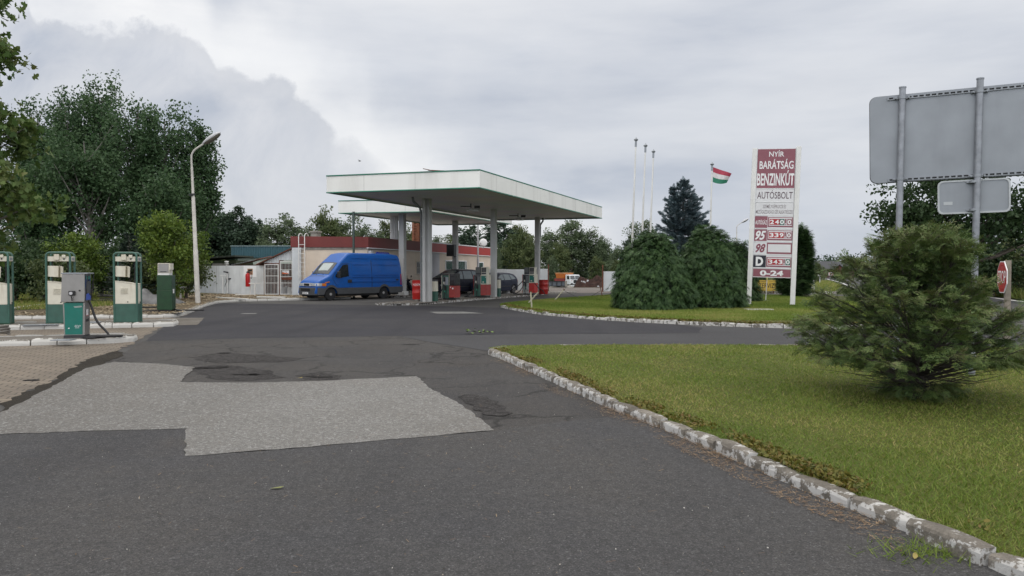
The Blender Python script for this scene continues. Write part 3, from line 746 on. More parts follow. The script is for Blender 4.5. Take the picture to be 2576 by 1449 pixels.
dpipe(can, cb, [(-4.50, 37.75, .1), (-4.50, 37.75, 4.45), (-4.55, 37.6, 4.75), (-4.80, 37.0, 5.02), (-4.82, 36.9, 5.2)], .062)
dpipe(can, cb, [(-4.36, 37.62, .1), (-4.36, 37.62, 5.2)], .085, COLM)
dpipe(can, cb, [(1.90, 51.2, 3.9), (1.90, 51.2, 4.7), (2.1, 51.6, 5.0), (2.1, 51.7, 5.2)], .06)
for (px, py, d) in ((1185, 519, 40.5), (1303, 544, 47.5)):
    mb = MB(); x = HX(px, d)
    mb.cyl((x, d, ZB-.18), (x, d, ZB+.06), .03); mb.box((x-.28, d, ZB-.10), (.55, .05, .05)); mb.box((x+.33, d+.05, ZB-.13), (.30, .22, .14))
    lo = shift(mb, cb).build('lamp_bracket', DARK, can)
    mb = MB(); mb.lathe([(.06, -.2), (.30, -.30), (.33, -.36), (.30, -.38), (0, -.39)], 18, c=(x+.1, d, ZB))
    ls = shift(mb, cb).build('lamp_shade', CLEANW, lo, smooth=50)
# torn corner of the roof edge
mb = MB(); q = P(1108, 434, 32.6)
mb.box((q.x, q.y, ZB+.76), (1.1, .12, .03), Matrix.Rotation(R(-12), 3, 'Z') @ Matrix.Rotation(R(4), 3, 'Y')); mb.box((q.x-.5, q.y, ZB+.80), (.5, .1, .02), Matrix.Rotation(R(12), 3, 'Y'))
shift(mb, cb).build('loose_flashing', RUST, can)

L2, N2, R2, B2 = (HX(852.5, 46.4), 46.4), (-4.85, 45.1), (0.0, 57.5), (-5.73, 58.8)
can2, cb2 = canopy('smaller white canopy with green edging behind, reaching over the kiosk roof', [N2, R2, B2, L2], ZB, .70,
             [(-6.9, 47.9, .36, .0), (-4.1, 55.0, .34, .09)], R(-21))
mb = MB(); mb.box((-6.9, 47.9, .17), (.56, .56, .34), Matrix.Rotation(R(-21), 3, 'Z')); shift(mb, cb2).build('column_foot', WHITE, can2, bevel=.02)
dpipe(can2, cb2, [(HX(890, 46.1), 46.1, 0), (HX(890, 46.1), 46.1, ZB+.05)], .07, M('green_pipe', (.05, .075, .065), .5))
mb = MB(); mb.prism([(HX(992, 50)+(.27 if i % 2 else .21)*math.cos(R(15*i)), 50+(.27 if i % 2 else .21)*math.sin(R(15*i))) for i in range(24)], 3.4, ZB+.06)
shift(mb, cb2).build('roof_post', CLEANW, can2)
sp = thing('loudspeaker', 'black box loudspeaker strapped to the column behind the first pump', 'loudspeaker', (-4.33, 54.7, 3.08), R(-21))
mb = MB(); mb.bb(-.3, .3, -.28, .12, -.42, .42); mb.build('speaker_case', DARK, sp, bevel=.02)
mb = MB(); mb.bb(-.25, .25, -.30, -.285, -.36, .36); mb.build('speaker_grille', BLACK, sp)
mb = MB(); mb.bb(-.22, .22, .12, .18, .1, .16); mb.bb(-.22, .22, .12, .18, -.16, -.1); mb.build('mounting_bracket', GALV, sp)

# kiosk building ------------------------------------------------
KB = Vector((-8.78, 46.4, 0)); KA = math.atan2(.9383, .3458)
kio = thing('kiosk_building', 'long low cream service station kiosk with a red fascia and flat roof', 'building', KB, KA)
KL = 21.3; KD = 5.3; LX = -.35
mb = MB()
wall_pts = [(.10, .12), (KL, .12), (KL, KD), (LX+.1, KD)]
mb.prism(wall_pts, 0, 2.95)
mb.build('wall', STUCCO, kio)
def ksl(s, z0, z1, d0, d1, mat, name, par=None, s1=None, bevel=0):
    m_ = MB(); m_.bb(s, s1, d0, d1, z0, z1); return m_.build(name, mat, par or kio, bevel=bevel)
def fasc(p, q, zb0, zb1, zt0, zt1, th, mat, name):
    p, q = Vector(p), Vector(q); n = Vector((-(q-p).y, (q-p).x)).normalized()*th
    m_ = MB(); m_.add([(p.x, p.y, zb0), (q.x, q.y, zb1), (q.x, q.y, zt1), (p.x, p.y, zt0), (p.x+n.x, p.y+n.y, zb0), (q.x+n.x, q.y+n.y, zb1), (q.x+n.x, q.y+n.y, zt1), (p.x+n.x, p.y+n.y, zt0)],
          [(0, 1, 2, 3), (5, 4, 7, 6), (3, 2, 6, 7), (1, 0, 4, 5), (0, 3, 7, 4), (2, 1, 5, 6)])
    return m_.build(name, mat, kio)
f = .5/KL
def zt(s): return 3.70-.15*s/KL
def zbf(s): return 3.05-.17*s/KL
fasc((0, 0), (8.55, 0), zbf(0), zbf(8.55), zt(0), zt(8.55), .1, FASC_D, 'fascia')
fasc((8.56, -.02), (KL+.25, -.02), zbf(8.6), zbf(KL), zt(8.6)-.03, zt(KL)-.03, .12, FASC_R, 'fascia')['label'] = 'bright red fascia of the longer right-hand part'
fasc((LX, KD+.1), (0, 0), 3.12, zbf(0), 3.80, zt(0), .1, FASC_D, 'fascia')
fasc((KL+.25, -.02), (KL+.25, KD), zbf(KL), zbf(KL), zt(KL)-.03, zt(KL)-.03, .1, FASC_R, 'fascia')
fasc((8.56, -.05), (KL+.28, -.05), zt(8.6)-.03, zt(KL)-.03, zt(8.6)+.05, zt(KL)+.05, .16, CLEANW, 'coping')
fasc((0, -.02), (KL+.28, -.02), zbf(0)-.05, zbf(KL)-.05, zbf(0)-.002, zbf(KL)-.002, .13, CLEANW, 'drip_edge')
mb = MB(); mb.prism([(.05, .06), (KL+.1, .06), (KL+.1, KD), (LX+.05, KD)], 2.951, 3.36); rf = mb.build('roof', CONC, kio)
def k_local(v): 
    M_ = kio.matrix_basis if False else Matrix.Translation(KB) @ Matrix.Rotation(KA, 4, 'Z')
    return M_.inverted() @ Vector(v)
c = k_local((HX(795, 50.5), 50.5, 0))
mb = MB(); mb.bb(c.x-.24, c.x+.24, c.y-.24, c.y+.24, 3.361, 4.14); mb.bb(c.x-.3, c.x+.3, c.y-.3, c.y+.3, 4.142, 4.26); mb.build('chimney', CONC, rf, bevel=.01)
# brick chimney with open brickwork near the top
BRICK = M('brick', (.30, .12, .07), .9, var=.3, sc=6, bump=.4, dirt=.4, dcol=(.34, .27, .2), dsc=5)
c = k_local((HX(1052, 56.5), 56.5, 0)); mb = MB()
z = 3.361; row = 0
while z < 6.4:
    for side in range(4):
        for j in range(3):
            if row % 2 and z > 3.8 and j == 1: continue
            o = (j-1)*.2+(.03 if row % 2 else -.03); hx = .30
            if side == 0: mb.bb(c.x+o-.09, c.x+o+.09, c.y-hx-.055, c.y-hx+.055, z, z+.085)
            if side == 1: mb.bb(c.x+o-.09, c.x+o+.09, c.y+hx-.055, c.y+hx+.055, z, z+.085)
            if side == 2: mb.bb(c.x-hx-.055, c.x-hx+.055, c.y+o-.09, c.y+o+.09, z, z+.085)
            if side == 3: mb.bb(c.x+hx-.055, c.x+hx+.055, c.y+o-.09, c.y+o+.09, z, z+.085)
    z += .1; row += 1
mb.bb(c.x-.26, c.x+.26, c.y-.26, c.y+.26, 3.362, 5.2)
mb.build('brick_chimney', BRICK, rf)
# facade openings (each frame proud of the wall, glass set back in it)
def opening(name, s0, s1, z0, z1, frame=.06, glass=GLASSG, mull=(), fm=CLEANW, bars=0, face=.12):
    m_ = MB(); y0, y1 = face-.05, face+.012
    m_.bb(s0, s0+frame, y0, y1, z0, z1); m_.bb(s1-frame, s1, y0, y1, z0, z1)
    m_.bb(s0+frame, s1-frame, y0, y1, z1-frame, z1); m_.bb(s0+frame, s1-frame, y0, y1, z0, z0+frame)
    for m0 in mull: m_.bb(m0-frame/2, m0+frame/2, y0+.003, y1, z0+frame, z1-frame)
    w = m_.build(name, fm, kio)
    g = MB(); g.bb(s0+frame*.8, s1-frame*.8, face-.012, face+.01, z0+frame*.8, z1-frame*.8); g.build('glass_pane', glass, w)
    if bars:
        b_ = MB()
        for i in range(bars): 
            x = s0+(s1-s0)*(i+.5)/bars; b_.cyl((x, face-.08, z0+.02), (x, face-.08, z1-.02), .012, n=6)
        for zz in (z0+.1, (z0+z1)/2, z1-.1): b_.cyl((s0, face-.095, zz), (s1, face-.095, zz), .012, n=6)
        b_.build('window_bars', WHITE, w)
    return w
opening('window', 6.45, 7.7, 1.35, 2.30, .06, GLASS, fm=STUCCO, bars=9)
opening('window', 11.2, 15.2, .75, 2.42, .08, GLASSG, (13.0, 13.35, 14.9))
opening('window', 17.4, 18.7, 1.3, 2.35, .08, GLASSG)
ksl(3.72, 0.02, 2.15, .07, .135, M('brown_door', (.16, .13, .09), .6), 'door', s1=4.6, bevel=.01)
ksl(8.8, 0.02, 2.90, .095, .14, GREYW, 'grey_panel', s1=10.2)
dp = MB(); dp.tube([(8.5, .03, 0), (8.5, .03, 3.0)], .055, 8); dp.build('downpipe', PIPEG, kio, smooth=40)
mb = MB(); mb.bb(.15, .45, -.12, .1, 2.55, 2.85); mb.build('lamp_box', GREYW, kio, bevel=.01)
mb = MB(); mb.cyl((.7, -.2, 2.70), (2.1, -.2, 2.70), .09, n=14); mb.build('blue_tube_lamp', M('blue_gloss', (.03, .04, .35), .25), kio, smooth=40)
# corrugated cladding and ladder on the end wall
def lw(t): return Vector((LX*t/KD, t, 0))
mb = MB()
n = 8
vs = []
for i in range(n*2+1):
    t = KD-.02-i*(.66/(n*2)); p = lw(t); off = -.03-(.035 if i % 2 else 0)
    vs += [(p.x+off, p.y, .05), (p.x+off, p.y, 3.08)]
mb.add(vs, [(2*i, 2*i+1, 2*i+3, 2*i+2) for i in range(n*2)]); mb.build('corrugated_cladding', CORR, kio)
mb = MB(); lt0, lt1 = 4.66, 4.24
for t in (lt0, lt1):
    p = lw(t); mb.tube([(p.x-.22, p.y, 1.15), (p.x-.22, p.y, 3.80), (p.x-.16, p.y, 3.92), (p.x-.02, p.y, 3.97), (p.x+.12, p.y, 3.92), (p.x+.16, p.y, 3.8)], .028, 8)
for i in range(8):
    z = 1.3+i*.28; a, b = lw(lt0), lw(lt1); mb.cyl((a.x-.22, a.y, z), (b.x-.22, b.y, z), .016, n=6)
mb.build('ladder', WHITE, kio, smooth=40)
# satellite dish standing on the roof edge
c = P(1215, 610, 62.0)
ds = thing('satellite_dish', 'round white satellite dish standing on the red kiosk roof edge', 'satellite dish', (c.x, c.y, 3.40), R(-10))
mb = MB(); prof = [(0, .02), (.15, .012), (.25, -.015), (.33, -.06), (.335, -.07), (.25, -.03), (0, .0)]
mb.lathe([(r, -h) for r, h in [(0, .015), (.12, .012), (.22, 0), (.325, -.02), (.33, -.03), (.22, -.012), (0, .004)]], 28, 'y', (0, 0, .52)); mb.build('dish_reflector', CLEANW, ds, smooth=60, rot=(R(-6), 0, 0))
mb = MB(); mb.cyl((0, .1, 0), (0, .1, .5), .03); mb.build('mast', GALV, ds)
mb = MB(); mb.tube([(0, .05, .22), (-.1, -.3, .30), (-.1, -.42, .42)], .014, 6); mb.cyl((-.1, -.46, .45), (-.1, -.36, .43), .035); mb.build('feed_arm', DARK, ds)

# lean-to shed with barred gates -------------------------------
SY = 48.2; 
def sx(px): return HX(px, SY)
sh = thing('lean_to_shed', 'white corrugated lean-to shed with a sloping rusty roof left of the kiosk', 'shed', (sx(700), SY, .11))
def corr(pts_fn, n, mat, name, parent, base, amp=.025):
    """Corrugated sheet: pts_fn(t) gives (x, y, z0, z1); ridges stand toward -y."""
    m_ = MB(); vs = []
    for i in range(n*4+1):
        t = i/(n*4); x, y, z0, z1 = pts_fn(t); o = (0, amp, amp, 0)[i % 4]
        vs += [(x, y-o, z0), (x, y-o, z1)]
    m_.add(vs, [(2*i, 2*i+2, 2*i+3, 2*i+1) for i in range(n*4)])
    o_ = shift(m_, base).build(name, mat, parent)
    return o_
SB = Vector((sx(700), SY, .11))
roofz = lambda x: 2.02+(x-sx(650))/(sx(736)-sx(650))*(3.02-2.02)
corr(lambda t: (sx(665)+t*(sx(737)-sx(665)), SY, (2.12 if sx(665)+t*(sx(737)-sx(665)) < sx(703.5) else 2.30), roofz(sx(665)+t*(sx(737)-sx(665)))-.03), 12, CORR, 'gable_cladding', sh, SB)
mb = MB(); x0, x1 = sx(647), sx(737)
mb.add([(x0, SY-.25, 1.98), (x1, SY-.25, 3.03), (x1, SY+3.2, 3.03), (x0, SY+3.2, 1.98), (x0, SY-.25, 2.04), (x1, SY-.25, 3.09), (x1, SY+3.2, 3.09), (x0, SY+3.2, 2.04)],
       [(3, 2, 1, 0), (4, 5, 6, 7), (0, 1, 5, 4), (1, 2, 6, 5), (2, 3, 7, 6), (3, 0, 4, 7)])
shift(mb, SB).build('roof', RUST, sh)
mb = MB(); mb.bb(sx(664), sx(665.5), SY-.03, SY+.04, .1, 2.1); mb.bb(sx(702.5), sx(704.5), SY-.03, SY+.04, .1, 2.3); mb.bb(sx(665.5), sx(702.5), SY-.03, SY+.04, 2.06, 2.12)
mb.bb(sx(662), sx(663), SY+.1, SY+3.0, .1, 2.0); mb.bb(sx(662), sx(738), SY+3.0, SY+3.1, .1, 2.1)
shift(mb, SB).build('frame', RUST, sh)
def bargate(x0, x1, z0, z1, n, rails, name, label=None):
    m_ = MB(); fr = .025
    m_.bb(x0, x0+.05, SY-.07, SY-.03, z0, z1); m_.bb(x1-.05, x1, SY-.07, SY-.03, z0, z1); m_.bb(x0+.05, x1-.05, SY-.07, SY-.03, z1-.05, z1); m_.bb(x0+.05, x1-.05, SY-.07, SY-.03, z0, z0+.05)
    for i in range(1, n): m_.cyl((x0+(x1-x0)*i/n, SY-.05, z0), (x0+(x1-x0)*i/n, SY-.05, z1), .011, n=6)
    for z in rails: m_.bb(x0+.05, x1-.05, SY-.066, SY-.034, z-.015, z+.015)
    return shift(m_, SB).build(name, WHITE, sh)
bargate(sx(666), sx(702), .12, 2.05, 10, (.85, 1.3, 1.75), 'barred_gate')
g2 = bargate(sx(705), sx(737), .12, 2.25, 9, (.85, 1.25, 1.7), 'barred_gate')
mb = MB(); mb.bb(sx(711), sx(728), SY-.10, SY-.085, 1.42, 1.64); pl = shift(mb, SB).build('advert_plate', CLEANW, g2)
mb = MB(); mb.plate([(sx(711)+.005, 1.425), (sx(728)-.005, 1.425), (sx(726), 1.47), (sx(716), 1.50), (sx(711)+.005, 1.54)], SY-.1045, SY-.1005); shift(mb, SB).build('orange_band', M('orange', (.55, .10, .02), .5), pl)
t_ = text('ferrier', sx(712)-SB.x, sx(725)-SB.x, 1.50-SB.z, 1.62-SB.z, BLACK, pl, y=-.104)
mb = MB(); mb.bb(sx(709), sx(736), SY-.09, SY-.075, 1.05, 1.22); shift(mb, SB).build('dark_plate', RUST, g2)
# stored junk seen through the bars
jr = random.Random(3)
for i in range(9):
    x = sx(668)+(i+.3)*(sx(734)-sx(668))/9.2; w = jr.uniform(.2, .34); hh = jr.uniform(.35, 1.0)
    jt = tag(None or MB().bb(-w/2, w/2, -.15, .15, 0, hh).build('storage_box', jr.choice([DARK, GREYP, WHITE, RUST, GREYW]), bevel=.02), '', 'box')
    jt.location = (x, SY+.9+jr.uniform(0, .8), .115); jt.rotation_euler = (0, 0, jr.uniform(-.4, .4))
    jt['label'] = 'dark bundle or box stored behind the bars of the shed gates'; jt['group'] = 'boxes stored in the barred shed'

# fences ----------------------------------------------------------
def corr_fence(name, label, a, b, h, n, mat, cat='fence', panels=2, zg=0.0, grp=None, top=None):
    a, b = Vector((*a, zg)), Vector((*b, zg)); t = thing(name, label, cat, a, 0, grp)
    d = (b-a); nv = Vector((d.y, -d.x, 0)).normalized()
    for pnl in range(panels):
        u0, u1 = pnl/panels, (pnl+1)/panels-.002; nn = max(2, n//panels); m_ = MB(); vs = []; dz = random.uniform(-.03, .03)
        for i in range(nn*4+1):
            q = a+d*(u0+(u1-u0)*i/(nn*4))+nv*((0, .02, .02, 0)[i % 4]); vs += [(q.x, q.y, .04), (q.x, q.y, h+dz)]
        m_.add(vs, [(2*i, 2*i+2, 2*i+3, 2*i+1) for i in range(nn*4)]); shift(m_, (a.x, a.y, 0)).build('sheet_panel', mat, t)
    for k in range(panels+1):
        q = a+d*(k/panels)-nv*.05; m_ = MB(); m_.bb(q.x-.03, q.x+.03, q.y-.03, q.y+.03, 0, h-.05); shift(m_, (a.x, a.y, 0)).build('post', GALV, t)
    return t
corr_fence('sheet_fence', 'grey-white corrugated sheet fence between the lamp post and the barred shed', (-24.5, 55.2), (sx(665), SY), 1.93, 74, CORRG, panels=2, zg=.05)
wf = corr_fence('sheet_fence', 'white corrugated sheet fence behind the dark hatchback and third pump', (HX(1222, 62.3), 62.3), (HX(1379.5, 60), 60.0), 1.74, 60, CORR, panels=3)
mb = MB(); mb.bb(-.04, .04, -.04, .04, 0, 2.12); o = mb.build('end_post', RUST, wf); o.location = (HX(1379.5, 60)-HX(1222, 62.3), -2.3, 0)
wf2 = corr_fence('sheet_fence', 'white corrugated sheet fence right of the yard gateway, running behind the clipped conifers', (HX(1518, 58.4), 58.4), (12.2, 58.0), 1.58, 66, CORR, panels=2)
mb = MB(); mb.bb(-.045, .045, -.045, .045, 0, 2.06); o = mb.build('end_post', RUST, wf2); o.location = (-.06, .0, 0)

# buildings behind the left fence ------------------------------
x0, x1, Y0 = HX(582, 66), -15.5, 66.0
bt = thing('workshop_building', 'pale flat workshop with a teal sheet-metal parapet behind the left fence', 'building', (x0, Y0, 0))
B0 = Vector((x0, Y0, 0))
mb = MB(); mb.bb(x0+.5, x1, Y0+.2, Y0+8, 0, 2.75); shift(mb, B0).build('wall', M('pale_green_wall', (.55, .62, .55), .8, var=.05), bt)
m_ = MB(); vs = []; nn = 60
for i in range(nn*2+1):
    x = x0+(x1-x0)*i/(nn*2); vs += [(x, Y0-(.04 if i % 2 else 0), 2.74), (x, Y0-(.04 if i % 2 else 0), 3.72)]
m_.add(vs, [(2*i, 2*i+2, 2*i+3, 2*i+1) for i in range(nn*2)]); m_.add([(x0, Y0, 2.74), (x0, Y0+8, 2.74), (x0, Y0+8, 3.72), (x0, Y0, 3.72)], [(3, 2, 1, 0)])
shift(m_, B0).build('parapet', M('teal_sheet', (.045, .125, .155), .5, var=.12, sc=.8), bt)
mb = MB(); mb.bb(x0-.03, x1, Y0-.08, Y0+.1, 3.722, 3.79); shift(mb, B0).build('coping', M('pale_teal', (.3, .4, .42), .5), bt)
mb = MB(); mb.bb(x0, x1, Y0+.1, Y0+8, 3.2, 3.3); shift(mb, B0).build('roof', CONC, bt)
mb = MB(); mb.bb(HX(645, 66), HX(670, 66), Y0+.14, Y0+.22, 1.9, 2.35); w = shift(mb, B0).build('window', WHITE, bt)
mb = MB(); mb.bb(HX(645, 66)+.08, HX(670, 66)-.08, Y0+.12, Y0+.15, 1.98, 2.27); shift(mb, B0).build('pane', GLASS, w)
x0, x1, Y0 = HX(478, 61), HX(594, 61), 61.0; B0 = Vector((x0, Y0, 0))
bg_ = thing('green_shed', 'low dark green wooden outbuilding left of the teal workshop', 'shed', B0)
mb = MB(); mb.bb(x0, x1, Y0, Y0+4, 0, 2.45); shift(mb, B0).build('wall', M('dark_olive_wood', (.03, .045, .018), .8, var=.3), bg_)
mb = MB(); mb.add([(x0-.2, Y0-.3, 2.46), (x1, Y0-.3, 2.74), (x1, Y0+4.2, 2.74), (x0-.2, Y0+4.2, 2.46), (x0-.2, Y0-.3, 2.58), (x1, Y0-.3, 2.86), (x1, Y0+4.2, 2.86), (x0-.2, Y0+4.2, 2.58)], [(3, 2, 1, 0), (4, 5, 6, 7), (0, 1, 5, 4), (1, 2, 6, 5), (2, 3, 7, 6), (3, 0, 4, 7)])
shift(mb, B0).build('roof', M('mossy_felt', (.055, .065, .05), .9, var=.3), bg_)
mb = MB(); mb.bb(HX(535, 61), HX(577, 61), Y0-.06, Y0-.01, 1.2, 2.2); shift(mb, B0).build('grey_door', CONC, bg_)
mb = MB(); mb.bb(HX(578, 61), HX(590, 61), Y0-.04, Y0-.01, 1.3, 2.2); shift(mb, B0).build('window', GLASS, bg_)
mb = MB(); q = P(570, 662, 57); mb.cyl((0, 0, 0), (0, 0, 2.1), .07); mb.lathe([(.14, 2.1), (.16, 2.16), (.09, 2.2), (.17, 2.28), (.14, 2.34), (0, 2.36)], 12)
o = mb.build('vent_pipe', WHITE, smooth=40); o.location = (q.x, 57, 0); tag(o, 'white vent pipe with a ringed cap rising behind the left sheet fence', 'vent pipe')
rs = thing('rusty_shelter', 'low shelter with torn rusty corrugated roofing peeking over the left sheet fence', 'shelter', (HX(615, 53), 53, 0))
for (a, b, z0, z1, mt) in ((583, 640, 1.98, 2.30, DARK), (606, 655, 2.0, 2.42, RUST)):
    m_ = MB(); vs = []; nn = 10; x0, x1 = HX(a, 53)-HX(615, 53), HX(b, 53)-HX(615, 53)
    for i in range(nn*2+1):
        t = i/(nn*2); vs += [(x0+(x1-x0)*t, -.3, z0+(z1-z0)*t+(.05 if i % 2 else 0)), (x0+(x1-x0)*t, 2.6, z0+.25+(z1-z0)*t+(.05 if i % 2 else 0))]
    m_.add(vs, [(2*i, 2*i+2, 2*i+3, 2*i+1) for i in range(nn*2)]); m_.build('roof_sheet', mt, rs)
mb = MB()
for x in (-.8, .1, 1.0): mb.bb(x, x+.08, 0, .08, 0, 2.0)
mb.bb(-.9, 1.2, .5, .56, 1.5, 2.05); mb.build('frame', RUST, rs)
# ------------------------------------------------------------------ pumps and small things on the left
LA = math.atan2(E.y, E.x)
def hose_pts(pts, n=6):
    P3 = [Vector(p) for p in pts]; out = []
    for i in range(len(P3)-1):
        p0, p1, p2, p3 = P3[max(i-1, 0)], P3[i], P3[i+1], P3[min(i+2, len(P3)-1)]
        for k in range(n):
            t = k/n
            out.append(.5*((2*p1)+(-p0+p2)*t+(2*p0-5*p1+4*p2-p3)*t*t+(-p0+3*p1-3*p2+p3)*t**3))
    return out+[P3[-1]]
def hose(parent, pts, r=.016, name='hose', mat=None):
    m_ = MB(); m_.tube(hose_pts(pts), r, 7); return m_.build(name, mat or BLACK, parent, smooth=60)
def loop(cx, cy, z, rx, ry, a0, a1, n=12):
    return [(cx+rx*math.cos(R(a0+(a1-a0)*i/n)), cy+ry*math.sin(R(a0+(a1-a0)*i/n)), z+.004*i) for i in range(n+1)]

# autogas pump, front island
g = G(192, 852.5, .125)
lp = thing('autogas_pump', 'steel-headed autogas pump with a teal front panel on the nearest left island', 'fuel pump', (g.x-.08, g.y+.17, .126), LA-R(3))
mb = MB(); mb.box((0, 0, .04), (.44, .40, .08), taper=.98); mb.build('plinth', DARK, lp)
mb = MB(); mb.box((0, 0, .45), (.42, .38, .74), taper=1.08, ty=1.05); mb.build('cabinet', STEEL, lp, bevel=.008)
mb = MB(); mb.add([(-.185, -.197, .10), (.165, -.197, .10), (.185, -.206, .815), (-.195, -.206, .815)], [(0, 1, 2, 3)]); tp = mb.build('front_panel', TEAL, lp)
text('ECO', .01, .13, .27, .31, CLEANW, tp, y=-.2025, shear=.3, rot=(0, 0, 0)); 
mb = MB(); mb.add([(.02, -.2025, .245), (.10, -.2025, .245), (.10, -.2025, .252), (.02, -.2025, .252)], [(0, 1, 2, 3)]); mb.add([(-.13, -.2012, .235), (-.10, -.2012, .23), (-.09, -.2012, .255), (-.12, -.2012, .25)], [(0, 1, 2, 3)])
mb.build('lettering', CLEANW, tp)
mb = MB(); mb.add([(.02, -.2085, .70), (.17, -.2085, .715), (.16, -.2085, .75), (-.01, -.2085, .735)], [(0, 1, 2, 3)]); mb.build('scuff', M('scuffed', (.25, .3, .28), .6), tp)
prof = [(-.255, .83), (.255, .83), (.205, 1.43), (-.225, 1.45)]
mb = MB()
vs = []
for (y, ky) in ((-.24, 1), (.24, 1)):
    vs += [(-.255, y, .83), (.235, y, .83), (.235, y*.98, 1.46), (-.225, y*.98, 1.46)]
mb.add(vs, [(0, 1, 2, 3), (5, 4, 7, 6), (0, 4, 5, 1), (1, 5, 6, 2), (2, 6, 7, 3), (3, 7, 4, 0)])
hd = mb.build('head', STEEL, lp, bevel=.012)
mb = MB(); mb.bb(-.24, .30, -.245, .26, 1.462, 1.49); mb.build('head_top', GALV, hd, bevel=.004)
mb = MB(); mb.add([(.237, -.20, .86), (.237, .20, .86), (.237, .20, 1.43), (.237, -.20, 1.43)], [(0, 1, 2, 3)]); dw = mb.build('display_window', GLASS, hd)
mb = MB(); mb.add([(.24, -.18, 1.34), (.24, .18, 1.34), (.24, .18, 1.42), (.24, -.18, 1.42)], [(0, 1, 2, 3)]); mb.build('header_label', TEAL, dw)
mb = MB(); mb.add([(.24, -.19, .87), (.24, .19, .87), (.24, .19, .95), (.24, .02, 1.03), (.24, -.16, 1.0)], [(0, 1, 2, 3, 4)]); mb.build('blue_panel', M('blue_panel', (.05, .10, .42), .4), dw)
mb = MB(); mb.add([(.24, -.1, 1.04), (.24, .15, 1.0), (.24, .19, 1.3), (.24, -.08, 1.3)], [(0, 1, 2, 3)]); mb.build('price_panel', GREYP, dw)
for sg in (-1, 1):
    mb = MB(); mb.tube([(.235, sg*.235, .85), (.30, sg*.235, 1.46)], .012, 6); mb.build('hood_strut', DARK, hd)
mb = MB(); mb.box((-.02, -.262, 1.035), (.13, .05, .10)); mb.build('socket_plate', BLACK, hd, bevel=.006)
mb = MB(); mb.cyl((-.03, -.285, 1.03), (-.03, -.315, 1.03), .034, n=12); mb.build('nozzle_socket', GREYW, hd)
hose(hd, [(-.03, -.30, 1.0), (-.02, -.30, .95), (-.01, -.29, .86)], .012)
mb = MB(); mb.cyl((.13, -.246, 1.09), (.13, -.252, 1.09), .018); mb.build('lock', BLACK, hd)
for (z0, z1, m_, nm) in ((.68, .77, M('orange_sticker', (.55, .16, .02), .5), 'warning_sticker'), (.52, .66, CLEANW, 'notice_sticker')):
    mb = MB(); mb.add([(.222, -.10, z0), (.222, .06, z0), (.2235, .06, z1), (.2235, -.10, z1)], [(0, 1, 2, 3)]); mb.build(nm, m_, lp)
mb = MB(); mb.add([(.2205, -.12, .505), (.2205, .08, .505), (.2215, .08, .785), (.2215, -.12, .785)], [(0, 1, 2, 3)]); mb.build('sticker_backing', REDF, lp)
mb = MB(); mb.add([(.219, -.13, .38), (.219, .11, .38), (.219, .11, .45), (.219, -.13, .43)], [(0, 1, 2, 3)]); mb.build('black_sticker', BLACK, lp)
hose(lp, [(.24, .05, .86), (.30, .03, .70), (.42, -.02, .38), (.62, -.05, .14), (.66, -.08, .06), (.55, -.26, .03), (.3, -.28, .03), (.15, -.1, .03), (.3, .16, .03), (.6, .20, .03), (.88, .10, .03), (.92, -.10, .04), (.72, -.26, .05), (.45, -.29, .055), (.25, -.16, .03)], .026)
mb = MB(); mb.box((0, 0, .012), (.42, .30, .016), Matrix.Rotation(R(4), 3, 'Z')); o = mb.build('metal_plate', GALV); g = G(150, 857, .13); o.location = (g.x, g.y+.14, .125)
tag(o, 'flat grey metal cover plate lying left of the autogas pump', 'plate')

